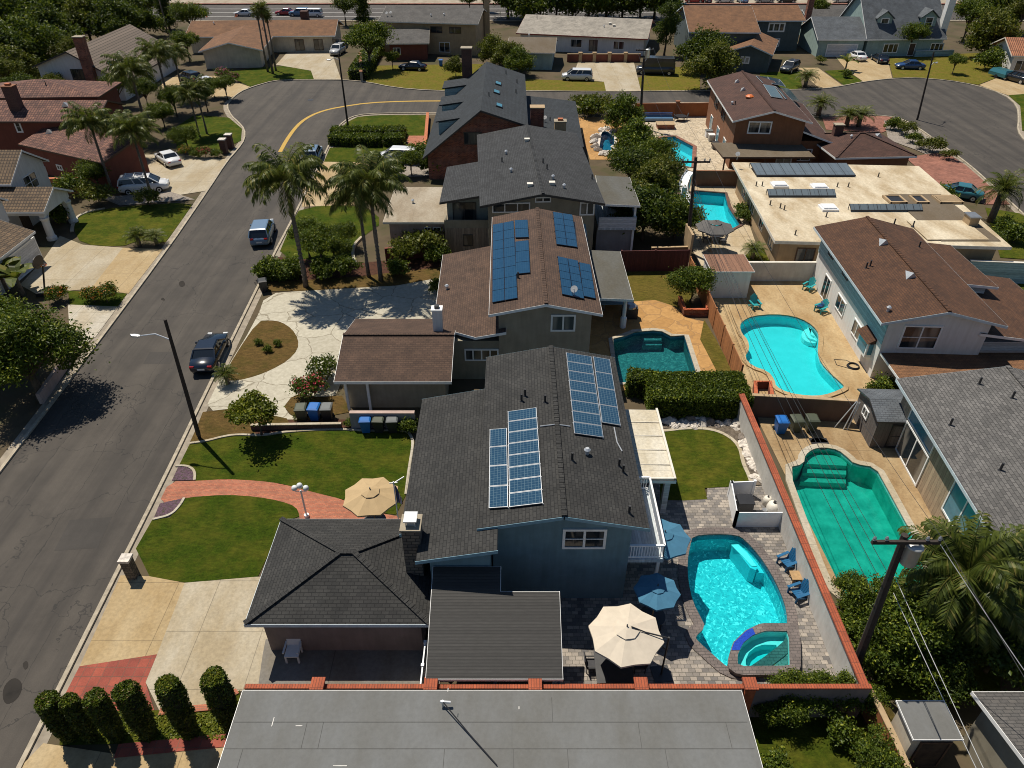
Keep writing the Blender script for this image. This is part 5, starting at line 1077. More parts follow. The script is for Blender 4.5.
for a_,b_,c_ in (((755.5,76.5),(766.5,77.5),(762,83.5)),((767,77.5),(779.5,80),(771.5,84.5)),((762.5,85),(774,87),(770.5,97.5)),((774.7,87),(788.5,89.6),(785,99.8))): H.solar(a_,b_,c_,1,1,'solar_cells','light_metal',.06)
for q,k in (((737,82),'dormer'),((743,90),'dormer'),((735,105),'pipe'),((732,104.5),'light')): H.vent(*q,k)
p,n=H.on(749.5,97.5); mb=M(); mb.lathe([(.45,0),(.5,.15),(.3,.3)],p,10); H.part(mb,'roof_vent','orange_plastic')
H.slab([[(23.2,78.6,2.7),(33.3,78.6,2.7),(32.9,82.8,2.95),(22.8,82.8,2.95)]],'flat_tan',.12,'patio_cover','dark_wood',.18)
for x in (23.5,28,33): mb=M(); mb.box((x,78.9,1.3),(.14,.14,2.6)); H.part(mb,'patio_post','dark_wood')
H.vent(737,159,'dish')
mb=M(); mb.box((37.4,84,2.3),(.95,.8,4.6)); o=H.part(mb,'chimney','brick_dark'); mb=M(); mb.box((37.4,84,4.65),(1.1,.95,.1)); H.part(mb,'cap','stucco_beige',o)
hb=H.block(rpx((836,158),(917,156),(842,133),2.8),2.8,'hip',1.3,.5,'stucco_brown','shingle_red','white_paint',cap='shingle_red'); H.vent(878,136,'dormer'); H.vent(851,138,'light')
# ---- far side houses
H=House('far_grey_house','brown walled house with grey gable roof beyond the street bend',(-15,150))
r,ri=rgx((378,21),(478,24),5.4,7,.3); b=H.block(r,5.4,'gx',ri,.6,'stucco_tan','shingle_mid','off_white'); r2,ri=rgx((386,43.5),(429,43),2.9,29,.3); g=H.block(r2,2.9,'gx',ri,.5,'stucco_redbrown','shingle_mid','off_white')
for s in (9,12.5): H.winat(*H.plane(b,'front'),s,s+2.2,3.6,4.7,2,'dark_wood')
H.winat(*H.plane(b,'front'),10.5,12.5,.4,2.1,2); H.winat(*H.plane(g,'front'),.6,1.9,.9,2.1,2)
p=WY(487,20,r.pt(0,r.d/2).y); mb=M(); mb.box((p.x,p.y,4.2),(1.0,1.0,8.4)); o=H.part(mb,'chimney','stucco_tan'); mb=M(); mb.box((p.x,p.y,8.45),(1.2,1.2,.12)); H.part(mb,'cap','dark_metal',o)
for q in ((387,16),(391,15.5)): H.vent(*q,'dish')
for q in ((431,16),(444,15.5)): H.vent(*q,'light')
H=House('far_white_house','white single storey house with pale weathered roof behind the white minivan',(8,130))
r,ri=rgx((516,33),(648,39),3.0,16.5,.22); b=H.block(r,3.0,'gx',ri,.7,'stucco_white','shingle_pale','rust_red'); r2,ri=rgx((506,52),(555,53),2.8,37,.25); g=H.block(r2,2.8,'gx',ri,.5,'stucco_seafoam','flat_tan','off_white')
for s,w_ in ((9.5,2.2),(13,1.6),(17.5,2.0)): H.winat(*H.plane(b,'front'),s,s+w_,.4 if w_<2 else .9,2.3,2,'dark_wood' if w_<2 else 'white_paint')
for q,k in (((610,24),'box'),((614,26),'box'),((604,27),'light'),((537,18),'pipe'),((529,36),'light')): H.vent(*q,k)
H=House('far_brown_house','dark teal two storey house with orange brown roof behind the box van',(38,135))
r,ri=rgx((689,32),(761,32.5),5.2,5.5,.3); b=H.block(r,5.2,'gx',ri,.6,'dark_teal','shingle_orange','blue_trim'); r2,ri=rgx((757,20.5),(806,20.5),5.3,5,.3); b2=H.block(r2,5.3,'gx',ri,.5,'dark_teal','shingle_orange','blue_trim')
r3=rpx((726,51.5),(773,55),(732,37),3.0); g=H.block(r3,3.0,'gy',1.3,.5,'dark_teal','shingle_orange','blue_trim')
H.win(b2,'front',(769,22.5),(784,32),3,fw=.25); H.winat(*H.plane(b2,'front'),2.5,4.6,.8,2.2,2,fw=.15); H.winat(*H.plane(b,'front'),1.5,4.5,3.4,4.8,2); H.win(g,'front',(741,56),(749,64),2,fw=.2,pane='curtain')
p=WY(808,15,r2.pt(0,r2.d/2).y); mb=M(); mb.box((p.x,p.y,4),(1,1,8.2)); H.part(mb,'chimney','brick_red')
H=House('cape_house','seafoam cape style house with blue grey roof, two dormers and a white garage door',(72,140))
r,ri=rgx((867,39.5),(947,38.5),3.0,-10,.95); b=H.block(r,3.0,'gx',ri,.5,'stucco_seafoam','shingle_bluegrey','white_paint')
r2,ri=rgx((818,39.5),(869,39.5),3.0,16.5,.5); g=H.block(r2,3.0,'gx',ri,.5,'stucco_seafoam','shingle_bluegrey','white_paint')
H.winat(*H.plane(g,'front'),1.6,7.2,.05,2.2,1,'white_paint','siding_white','garage_door',.15); H.winat(*H.plane(b,'front'),3.2,6,.6,2.2,3,fw=.15); H.winat(*H.plane(b,'front'),12,14.5,.6,2.2,3,fw=.15); H.winat(*H.plane(b,'front'),8,9.2,.05,2.2,1,'white_paint','dark_wood','front_door')
for (u0,v0) in ((885.5,25),(930,24)):
    P0=r.pt(0,2.6); p=hit(u0,v0-6,P0,V((0,-1,0))); zz=p.z-1.5; mb=M(); pr=[(-1.3,zz-1.6),(1.3,zz-1.6),(1.3,zz+1.7),(0,zz+2.7),(-1.3,zz+1.7)]
    mb.loft([[V((p.x+a,p.y,z)) for a,z in pr],[V((p.x+a,p.y+6,z)) for a,z in pr]]); dm=H.part(mb,'dormer','stucco_seafoam')
    H.winat(V((p.x,p.y,0)),V((1,0,0)),V((0,-1,0)),-.75,.75,zz-.1,zz+1.7,1,fw=.18,hbar=1)
    mb=M()
    for s in(-1,1): mb.loft([[V((p.x+x*s,y,z)) for x,z in ((1.6,zz+1.5),(0,zz+2.74),(0,zz+2.9),(1.6,zz+1.66))] for y in (p.y-.3,p.y+6)])
    H.part(mb,'dormer_roof','shingle_bluegrey',dm)
mb=M(); p=WY(945,10,r.pt(0,r.d*.2).y); mb.box((p.x+.6,p.y,5.5),(1.2,1.2,11)); H.part(mb,'chimney','white_paint')
H=House('far_grey_cottage','small pale cottage with grey gable roof tucked behind the cape house garage',(60,165),'house'); r,ri=rgx((808,21),(850,20.5),3.2,9,.4); b=H.block(r,3.2,'gx',ri,.5,'stucco_seafoam','shingle_mid','white_paint'); H.winat(*H.plane(b,'front'),1,2.6,.8,2,2)
H=House('tile_roof_house','house with orange tile roof at the far right end of the cul de sac',(100,130)); r,ri=rgx((1012,55.5),(1090,58),3.0,38,.4); b=H.block(r,3.0,'gx',ri,.7,'stucco_white','tile_orange','off_white'); H.winat(*H.plane(b,'front'),.6,2.6,.5,2.2,2)
# ---- left side houses
H=House('far_tan_house','long cream house with tan brown roof and front gable behind the palm trio',(-50,155))
r,ri=rgx((184,37),(335,35.5),2.9,20,.3); b=H.block(r,2.9,'gx',ri,.7,'stucco_cream','shingle_orange','white_paint'); r2=rpx((198,51.5),(262,50),(206,33),2.9); g=H.block(r2,2.9,'gy',1.3,.6,'stucco_cream','shingle_orange','white_paint')
for s in (19,22.5,26): H.winat(*H.plane(b,'front'),s,s+1.7,.3,2.2,2,'dark_wood')
mb=M(); p=WY(305,18,152); mb.box((p.x,152,3),(1.4,1.2,6)); H.part(mb,'chimney','brick_dark'); H.vent(263,30,'pipe'); H.vent(214,24,'light')
mb=M(); q=[W(201,66),W(288,58)]; mb.box((q[0]+q[1])/2+V((0,0,.9)),(2,.3,1.8)); H.part(mb,'garden_wall','stucco_cream')
H=House('striped_roof_house','white two storey house with striped grey tile roof and a brick chimney up its gable',(-65,120))
H.slab([[(-69.6,111.5,4.9),(-64,111.5,6.9),(-64,133,6.9),(-69.6,133,4.9)],[(-64,111.5,6.9),(-57,111.5,2.7),(-57,133,2.7),(-64,133,6.9)]],'tile_strip',.18,'roof','dark_metal'); ux=V((1,0,0)); b=Block(); b.r=Rect((-69.6,111.5),(1,0),12.6,21.5); b.ov=b.ovf=.5; mb=M(); mb.loft([[V((x,y,z)) for x,z in ((-69.1,0),(-57.6,0),(-57.6,2.85),(-64,6.7),(-69.1,4.9))] for y in (112,132.5)]); H.part(mb,'wall','stucco_white')
H.win(b,'front',(70,69),(86,80),3,'dark_metal',fw=.1)
P0,u,n=H.plane(b,'front'); q=hit(91,70,P0,n); mb=M(); mb.box((q.x,q.y-.5,4.3),(1.3,1.0,9.0),math.atan2(ux.y,ux.x)); o=H.part(mb,'chimney','brick_red'); mb=M(); mb.box((q.x,q.y-.5,8.85),(1.5,1.2,.12),math.atan2(ux.y,ux.x)); H.part(mb,'cap','stucco_beige',o)
mb=M(); a=hit(41,68,P0,n)+n*.05; z=hit(70,51,P0,n)+n*.05; 
H.vent(111,64,'skylight'); H.vent(75,41,'dish')
H=House('red_tile_house','red brown stucco house with mottled red tile roofs behind the palms',(-58,85))
r,ri=rgx((-28,121.5),(96,121.5),5.0,100,.36); b=H.block(r,5.0,'gx',ri,.6,'stucco_redbrown','tile_red','dark_wood'); r3,ri=rgx((-42,98.5),(99,96.5),5.6,79,.36); b3=H.block(r3,5.6,'pyr',ri,.6,'stucco_redbrown','tile_red','dark_wood',rp=.5)
r2=rpx((18,144),(102,163),(47,126),3.2); b2=H.block(r2,3.2,'sy',1.5,.4,'stucco_redbrown','tile_red','dark_wood')
H.win(b,'front',(13,121),(24,132.5),1,fw=.16,hbar=1); H.win(b,'front',(70,123.5),(83,128),3,fw=.12); P0,u,n=H.plane(b2,'front')
H.win(b2,'front',(39,165),(50,179),2,fw=.14,hbar=1); H.win(b2,'front',(56,164),(64,171),2,fw=.14)
H.chimney(17,108,1.2,1.0,2.4,'brick_dark','stucco_brown'); H.vent(66,105,'dormer'); H.vent(50,132,'dormer'); H.vent(46,85,'pipe')
H=House('arched_porch_house','white stucco house with brown tile roofs and an arched porch facing the street',(-47,58))
b=H.block(rxy(-50.5,-41.6,46,58.6),2.9,'gy',1.8,.45,'stucco_white','tile_brown','white_paint',ovf=.4); H.winat(*H.plane(b,'right'),1.2,6.4,.05,2.3,1,'white_paint','siding_white','garage_door',.1); H.winat(*H.plane(b,'right'),7.4,12.4,.05,2.3,1,'white_paint','siding_white','garage_door',.1)
u2=H.block(rxy(-62,-46.6,65.0,71.8),4.7,'gx',2.1,.4,'stucco_white','tile_brown','white_paint',ovf=.4)
u4=H.block(rxy(-63,-49,49,64.8),4.9,'gy',2.4,.45,'stucco_white','tile_brown','white_paint',ovf=.4)
p_=H.block(rxy(-48,-42.9,62.6,68.0),3.0,'gx',1.35,.35,'stucco_white','tile_brown','white_paint',z0=2.45,ovf=.35)
for y in (63.2,67.3):
    mb=M(); mb.lathe([(.45,0),(.45,.3),(.34,.4),(.32,1.9),(.42,2.05),(.42,2.2)],(-43.5,y,0),12); H.part(mb,'column','stucco_white')
mb=M(); n=12; ar=[(65.25+1.75*math.cos(math.pi*i/n),1.6+1.3*math.sin(math.pi*i/n)) for i in range(n+1)]
for (y0,z0),(y1,z1) in zip(ar[:-1],ar[1:]): mb.loft([[V((x,y,z)) for y,z in ((y0,z0),(y1,z1),(y1,3.05),(y0,3.05))] for x in (-43.3,-43.75)])
mb.box((-43.52,63.25,2.5),(.44,.6,1.0)); mb.box((-43.52,67.25,2.5),(.44,.6,1.0)); H.part(mb,'arch','stucco_white'); mb=M(); mb.box((-46.8,65.3,1.2),(.12,1.2,2.4)); H.part(mb,'front_door','dark_wood')
H.winat(*H.plane(u2,'right'),2.0,4.2,2.9,4.4,2,hbar=1); H.winat(*H.plane(u4,'right'),3,5,3.2,4.5,2)
u3=H.block(rxy(-52,-45.2,57.7,61.9),4.5,'gx',1.3,.35,'stucco_white','tile_brown','white_paint',z0=2.6,ovf=.35); H.winat(*H.plane(u3,'right'),1.2,2.3,3.2,4.2,1,hbar=1)
# ---- nearest house: flat grey roll roof
H=House('grey_flat_roof_house','house with wide seamed grey roll roof just below the red capped wall',(-.8,10))
b=H.block(rxy(-10.45,8.9,4,15.62),2.95,'flat',0,.5,'stucco_beige','roll_grey','white_paint')
mb=M(); rg=random.Random(5)
for y in (13.35,14.35,12.35,11.35,10.35): mb.box((-.8,y,2.953),(19.2,.022,.012))
for i in range(14): x=rg.uniform(-10,8.5); y=rg.choice((13.35,12.35,14.35,11.35)); mb.box((x,y+.5,2.953),(.018,.96,.01))
H.part(mb,'roof_seam','seam_dark')
p,_=H.on(443,706); mb=M(); mb.tube([p,p+V((0,0,.35))],.05,6); mb.tube([p+V((-.1,0,.3)),p+V((.3,0,.25))],.06,6); H.part(mb,'vent_pipe','light_metal')
p2,_=H.on(497,766); mb=M(); mb.tube([p+V((0,0,.32)),p.lerp(p2,.5)+V((0,0,.1)),p2+V((0,0,.05))],.025,5); H.part(mb,'cable','black_metal')
for q,dx,dy in (((273,722),.03,.35),((299,726),.25,.03),((340,766),.5,.03),((448,690),.025,.15),((519,708),.03,.12)): p,_=H.on(*q); mb=M(); mb.box(p+V((0,0,.008)),(dx,dy,.012)); H.part(mb,'roof_patch','white_line')
p,_=H.on(703,752); 
# ---- lower right sheds and house corner
H=House('corner_house','olive walled house corner with dark shingle roof under the palm at the right edge',(30,14)); b=H.block(rxy(17.9,32,4,15.6),2.9,'gx',1.4,.4,'stucco_olive','shingle_mid','white_paint'); H.winat(*H.plane(b,'left'),3,5,.9,2.1,2)
# ================================================================== walls and fences
w=wallrun('garden_wall','long low wall with red brick capping between the grey flat roof and the main yard',[(-10.7,16.22),(14.4,16.22)],.14,2.18,'stucco_mauve','cap_tile',.06,.08,piers=[(-7.75,16.2),(-3.24,16.2),(.92,16.2),(5.15,16.2),(9.5,16.2)],pm='cap_red')
wallrun('garden_wall','grey stucco wall with red capping between the turquoise pool and the murky green pool',[(14.35,16.4),(14.45,36.3)],.22,1.8,'white_wall','cap_tile',.14,.09)
wallrun('garden_wall','brown wall with the three bins against it, between the green pool yard and the kidney pool yard',[(15.0,36.4),W(857,401,1.7)],.2,1.7,'brown_wall','stucco_tan',.06,.06)
wallrun('planter_wall','rust red boxed planter at the corner of the kidney pool deck',[W(756,400,.5),W(755,383,.5),W(770,383,.5),W(772,399,.5)],.18,.6,'stucco_redbrown','cap_red',.06,.06)
wallrun('wood_fence','orange brown board fence beside the kidney pool deck',[W(688,276),W(699,296),W(738,386)],.06,1.75,'fence_wood',cat='fence',posts=2.4,pm='fence_wood')
wallrun('wood_fence','dark red board fence behind the small dry lawn',[W(620,272),W(686,271)],.08,2.0,'fence_red',cat='fence',posts=2.4,pm='fence_red')
wallrun('garden_wall','pale block wall between the kidney pool deck and the cream flat roofed house',[W(733,281),W(824,281)],.2,1.75,'white_wall','off_white',.06,.05)
wallrun('garden_wall','pale blue grey block wall right of the white house',[W(962,281),W(1080,286)],.2,1.9,'siding_tealblue','off_white',.06,.05)
wallrun('garden_wall','dark brown wall between the two far pools',[W(694,186),W(737,186.5)],.2,1.7,'brown_wall','stucco_brown',.04,.05)
wallrun('garden_wall','orange brown wall along the cross street behind the paved yard',[W(634,117),W(712,116.5)],.2,1.8,'stucco_rust','stucco_brown',.08,.06,piers=[W(676,116.5)],pm='stucco_brown')
wallrun('garden_wall','lavender grey wall with three bins standing against it, between the front lawns',[W(352,428,0),W(416,428,0)],.22,1.25,'lavender_wall','stucco_pink',.06,.05)
wallrun('planter_wall','low dark planter wall with white top below the small lime green tree',[W(252,430),W(342,428.5)],.18,.4,'brick_dark','walk',.03,.05)
wallrun('garden_wall','orange brown stucco wall running down the lower right corner',[W(866,684,1.4),W(880,708,1.4),W(896,741,1.4),W(918,790,1.4)],.2,1.4,'stucco_rust','stucco_tan',.04,.05)
wallrun('garden_wall','brown stucco wall beside the red tile house',[W(52,193),W(96,193)],.3,1.6,'stucco_brown','terracotta',.1,.06)
wallrun('garden_wall','tall tan slanted wall by the slim utility pole',[W(683,250),W(689,262)],.2,2.6,'stucco_tan')
wallrun('garden_wall','low tan wall at the end of the shaded yard behind the trees',[W(650,259),W(688,258)],.2,1.1,'brown_wall','stucco_tan',.05,.05)
wallrun('garden_wall','low orange wall beside the brick path of the slate roofed house',[W(428,118),W(425,158)],.3,.7,'stucco_rust','terracotta',.1,.06)
wallrun('garden_wall','low front wall with pale pillars before the far white house',[W(567,62),W(640,62)],.3,1.3,'stucco_redbrown','stucco_tan',.06,.06,piers=[W(580,62),W(594,62),W(609,62),W(625,62)],pm='stucco_tan')
wallrun('garden_wall','pale pillar wall and gate line at the edge of the tan house driveway',[W(362,82),W(361,62)],.4,1.5,'stucco_beige','stucco_brown',.1,.08)
wallrun('garden_wall','shaded dark red wall behind the shrubs of the flat roofed garage',[W(386,262),W(438,256)],.2,1.3,'fence_red','stucco_redbrown',.05,.05)
wallrun('garden_wall','low white wall in front of the cape house',[W(914,57),W(952,56)],.3,1.0,'siding_tealblue','white_paint',.05,.05)
# brick mailbox pillar and garden posts
p=W(134,577); r=thing('stone_pillar','short stone pillar with pale cap at the kerb of the lower lawn','pillar',p,0,None,(.72,.72,.95)); mb=M(); mb.box((0,0,.7),(.62,.62,1.4)); mb.build('pillar','stone',r); mb=M(); mb.box((0,0,1.46),(.75,.75,.14)); mb.build('cap','rock_pale',r)
for q,l in (((225,153),'left of two stone gate pillars by the palm lawn'),((231,148),'right of two stone gate pillars by the palm lawn')):
    p=W(*q); r=thing('stone_pillar',l,'pillar',p,0,'stone gate pillars'); mb=M(); mb.box((0,0,.8),(.7,.7,1.6)); mb.build('pillar','brick_dark',r); mb=M(); mb.box((0,0,1.67),(.85,.85,.14)); mb.build('cap','rock_pale',r)
# white vinyl screen around the pool pumps
w=wallrun('vinyl_screen','low white vinyl fence screening the pool pumps',[W(728.5,497),W(751,496)],.07,1.15,'white_vinyl',cat='fence',posts=3,pm='white_vinyl'); 
P=[V((9.05,26.9,0)),V((9.05,24.3,0)),V((11.4,24.3,0))]
P=[W(728,497),W(733.5,527.5),W(783.5,527.5)]; wallrun('vinyl_screen','white vinyl fence corner facing the pool, in front of the pool pumps',P,.07,1.15,'white_vinyl',cat='fence',posts=2.4,pm='white_vinyl')
p=W(742,513); r=thing('pool_heater','dark boxy pool heater behind the white vinyl screen','pool heater',p); mb=M(); mb.box((0,0,.5),(.8,.7,1.0)); mb.build('body','dark_metal',r); mb=M(); mb.box((0,0,1.04),(.86,.76,.08)); mb.build('lid','black_metal',r); mb=M(); mb.tube([(-.5,.2,.1),(-.5,.2,.7),(-.35,.2,.8)],.04,6); mb.build('pipe','plastic_white',r)
for q,s,l in (((771,515),.9,'squat cream pool filter tank beside the wall'),((766,505),.6,'smaller cream pool filter tank behind the squat one')):
    p=W(*q); r=thing('filter_tank',l,'filter tank',p,0,'pool filter tanks',s); mb=M(); mb.lathe([(.3,0),(.38,.12),(.4,.7),(.33,.95),(.15,1.05)],(0,0,0),14); mb.build('tank','off_white',r,None,True); mb=M(); mb.cyl((0,0,1.03),.09,.14,8); mb.build('valve','black_metal',r)
p=W(757,516); r=thing('pool_pump','small black pool pump between the heater and the filter tanks','pump',p); mb=M(); mb.tube([(-.3,0,.25),(.3,0,.25)],.15,10); mb.box((0,0,.06),(.7,.35,.12)); mb.build('motor','black_metal',r); mb=M(); mb.cyl((.32,0,.1),.15,.4,10); mb.build('strainer','grey_metal',r)
# gate by the garage
p=W(407,683); q=W(411,662); wallrun('side_gate','white slatted side gate seen edge on between the garage and the dark patio roof',[(-3.75,16.4),(-3.75,18.6)],.06,1.7,'vinyl_panel',cat='gate',posts=1.1,pm='white_vinyl')
# ================================================================== spa
SP=[(761.4,624),(797,624),(799.5,640),(799.8,668),(793.5,673),(741.6,674),(730.5,670.6),(728.8,660),(734,643),(746.5,631)]
SI=[(766,630.5),(789,631),(790,665.5),(738,666),(737.5,655),(743,643),(753,635)]
o=[W(x,y,.42) for x,y in SP][::-1]; i_=[W(x,y,.42) for x,y in SI][::-1]
def ccw(P):
    n=len(P); A=sum(P[k].x*P[(k+1)%n].y-P[(k+1)%n].x*P[k].y for k in range(n)); return P if A>0 else P[::-1]
def resample(P,n):
    L_=[(P[(k+1)%len(P)]-P[k]).length for k in range(len(P))]; T=sum(L_); out=[]
    for j in range(n):
        q=T*j/n; k=0
        while q>L_[k]: q-=L_[k]; k+=1
        out.append(P[k].lerp(P[(k+1)%len(P)],q/L_[k]))
    return out
o=ccw(o); c=sum(o,V((0,0,0)))/len(o); c.z=0
def polar(P,n=40):
    out=[]
    for j in range(n):
        a=2*math.pi*j/n; d=V((math.cos(a),math.sin(a))); best=None
        for k in range(len(P)):
            A=(P[k]-c).xy; B=(P[(k+1)%len(P)]-c).xy; e=B-A; den=d.x*e.y-d.y*e.x
            if abs(den)<1e-9: continue
            t=(A.x*e.y-A.y*e.x)/den; s=(A.x*d.y-A.y*d.x)/den
            if t>0 and -1e-6<=s<=1+1e-6: best=t if best is None else max(best,t)
        out.append(V((c.x+d.x*best,c.y+d.y*best,0)))
    return out
RO=polar(o); RI=polar(ccw(i_)); spa_=thing('spa','raised rounded spa with blue tiled spillway at the corner of the turquoise pool','spa',c)
z_=lambda P,z:[V((p.x,p.y,z)) for p in P]
mb=M(); mb.loft([z_(RO,-1.2),z_(RO,.36)],cap=False); mb.build('wall','coping',spa_,c)
mb=M(); mb.loft([z_(inset(RO,-.05),.34),z_(inset(RO,-.05),.42),z_(RI,.42),z_(RI,.34)],cap=False); mb.build('coping','coping',spa_,c)
mb=M(); cR=sum(RI,V((0,0,0)))/len(RI); R2=[cR+(p_-cR)*.62 for p_ in RI]; mb.loft([z_(RI,.4),z_(RI,-.1),z_(R2,-.1),z_(R2,-.55)],cap=False); mb.poly(*z_(R2,-.549)); mb.build('basin','spa_plaster',spa_,c)
mb=M(); mb.poly(*z_(inset(RI,.004),.3)); mb.build('water','water_calm',spa_,c)
mb=M(); 
for k in range(40):
    a=RO[k]; b=RO[(k+1)%40]; q=RI[k]; s=RI[(k+1)%40]; m_=math.degrees(math.atan2(a.y-c.y,a.x-c.x))
    if 98<m_<172: mb.loft([z_([a,b,s,q],.421),z_([a,b,s,q],.432)]); mb.loft([[V((p.x,p.y,z)) for p,z in ((a,-.3),(b,-.3),(b,.43),(a,.43))],[V((p.x,p.y,z)) for p,z in ((a+(a-c)*.01,-.3),(b+(b-c)*.01,-.3),(b+(b-c)*.01,.43),(a+(a-c)*.01,.43))]])
mb.build('tile_spillway','tile_blue',spa_,c)
# ================================================================== patio things
p=W(626,634,2.6); umbrella('large cream octagonal cantilever umbrella over the dining set beside the dark patio roof',p,1.6,2.6,'canvas_cream',8,'arm','patio umbrellas',R(8),pole_to=W(661,675))
tp=W(612,668); table('dark square dining table under the large cream umbrella',(p.x-.4,p.y-.3),.8,.8,.74,'dark_metal',False)
for dx,dy,a,l in ((-1.3,.1,R(90),'left'),(.8,.1,R(-90),'right'),(-.3,.95,0,'far side'),(-.3,-1.35,R(180),'near side')): patiochair('dark patio chair at the '+l+' of the dining table under the cream umbrella',(p.x+dx,p.y+dy-.1),a,group='dining chairs under the cream umbrella')
p=W(371,496,2.5); umbrella('tan octagonal umbrella standing on the brick front path',p,1.48,2.5,'canvas_beige',8,'centre',tilt=R(5)); table('small round table under the tan umbrella',(p.x,p.y),.6,.6,.72,'dark_metal')
p=W(657,591,2.5); umbrella('blue octagonal umbrella nearer the spa, half in shade',p,1.05,2.5,'canvas_blue',8,'centre',tilt=R(12)); table('round patio table under the blue umbrella nearer the spa',(p.x,p.y),.6,.6,.72,'dark_metal')
p=W(664,538,2.4); umbrella('blue octagonal umbrella beside the balcony railing',p,1.3,2.4,'canvas_blue',8,'centre',tilt=R(20)); 
p=W(713,206,2.5); umbrella('charcoal umbrella beside the kite shaped pool',W(715,226,2.5),1.75,2.4,'canvas_grey',8,'centre'); table('dark round table beside the charcoal umbrella',W(714,240),.9,.9,.72,'black_metal')
for q,a,l in (((705,242),90,'left'),((722,244),-90,'right')): patiochair('black patio chair at the '+l+' of the round table by the kite shaped pool',W(*q),R(a),group='chairs by the kite shaped pool')
for q,a,l,m_ in (((786,566),-65,'upper of two deep blue adirondack chairs facing the turquoise pool','plastic_blue'),((797,597),-70,'lower of two deep blue adirondack chairs facing the turquoise pool','plastic_blue'),((754,308),10,'teal adirondack chair standing alone on the kidney pool deck','plastic_teal'),((808,290),-50,'farther teal adirondack chair close to the white house wall','plastic_teal'),((820,312),-60,'nearer teal adirondack chair with a blue towel by the white house wall','plastic_teal')):
    adirondack(l,W(*q),R(a),m_,'adirondack chairs by the pools')
table('small pale wood side table between the two deep blue chairs',W(794.5,581),.28,.28,.45,'tan_wood',False,name='side_table')
p=W(818,311); mb=M(); mb.box((0,0,.5),(.5,.45,.1)); mb.box((.2,0,.6),(.12,.5,.3)); o=mb.build('towel','paint_blue'); o.location=(p.x,p.y,0); tag(o,'bright blue towel draped on the nearer teal chair','towel')
# white plastic chairs stacked by the garage
p=W(295,658); r=thing('plastic_chair','white plastic chair standing against the garage wall','chair',p,0,None,1.25); mb=M(); mb.box((0,0,.42),(.5,.5,.05)); mb.build('seat','plastic_white',r); mb=M(); mb.bar((0,.24,.42),(0,.34,.92),.5,.05); mb.build('backrest','plastic_white',r)
for x in(-.22,.22):
    for y in(-.22,.22): mb=M(); mb.box((x,y,.2),(.06,.06,.4)); mb.build('leg','plastic_white',r)
    mb=M(); mb.box((x*1.15,0,.64),(.06,.5,.05)); mb.build('armrest','plastic_white',r)
# garden lamp with globes on the path
p=W(307,517); r=thing('garden_lamp','white post lamp with three globes beside the brick path','garden lamp',p); mb=M(); mb.cyl((0,0,0),.05,2.0,8); mb.cyl((0,0,0),.14,.2,8); mb.tube([(-.3,0,1.95),(.3,0,1.95)],.025,6); mb.build('post','white_paint',r)
for x,z in((-.3,2.02),(.3,2.02),(0,2.2)): mb=M(); mb.lathe([(.05,z-.02),(.14,z+.06),(.17,z+.15),(.13,z+.27),(.04,z+.32)],(x,0,0),10); mb.build('globe','clear_lens',r,None,True)
# flag on a pole by the front path
p=V((-5.72,25.3,0)); r=thing('flag_pole','striped red white and blue flag hanging from a slim white pole near the stone chimney','flag',p); mb=M(); mb.cyl((0,0,0),.03,4.8,6); mb.bar((0,0,4.7),(.5,.25,4.9),.04); mb.bar((-.2,0,4.7),(.2,0,4.75),.04); mb.build('pole','white_paint',r)
mb=M()
for k in range(9):
    x=.03+.034*k; mb.k=k%2 if k>3 else 2; x1=.03+.034*(k+1); f=lambda x:.06*math.sin(x*16); mb.loft([[V((x,f(x),3.35)),V((x,f(x)+.01,3.35)),V((x,f(x)+.01,4.6-.1*k)),V((x,f(x),4.6-.1*k))],[V((x1,f(x1),3.3)),V((x1,f(x1)+.01,3.3)),V((x1,f(x1)+.01,4.5-.1*k)),V((x1,f(x1),4.5-.1*k))]])
mb.build('flag',['rust_red','white_paint','paint_blue'],r)
# bins
gb='bins by the driveway'; 
BP={}
def bin_(col,q,rz,label,group):
    if col not in BP: BP[col]=binproto(col,label,W(*q),rz,group)
    else: dup(BP[col],W(*q),rz,label,group)
bin_(('green','green'),(303,419.5),R(4),'green grey bin at the left of the three beside the flagstone drive','bins on the flagstone drive'); bin_(('blue','blue'),(316,419),R(-3),'blue bin in the middle of the three beside the flagstone drive','bins on the flagstone drive'); bin_(('black','grey'),(328.5,419),R(2),'dark bin with grey lid at the right of the three beside the flagstone drive','bins on the flagstone drive')
bin_(('blue','blue'),(367,431),R(2),'blue bin against the lavender wall','bins at the lavender wall'); bin_(('black','green'),(380,431),R(-2),'dark bin with olive lid in the middle against the lavender wall','bins at the lavender wall'); bin_(('black','grey'),(393.5,431),R(3),'dark bin with grey lid at the right against the lavender wall','bins at the lavender wall')
bin_(('blue','blue'),(779,432),0,'blue bin against the brown wall above the green pool','bins above the green pool'); bin_(('green','green'),(794,431),R(3),'olive bin in the middle of the row above the green pool','bins above the green pool'); bin_(('green','green'),(809,430.5),R(-2),'olive bin at the right end of the row above the green pool','bins above the green pool')
bin_(('black','black'),(264.5,291),R(20),'black bin standing alone at the kerb below the hedge','bins at the kerb'); bin_(('blue','blue'),(441,66),R(5),'dark blue bin on the yellow lawn beside the parked dark sedan','bins at the kerb')
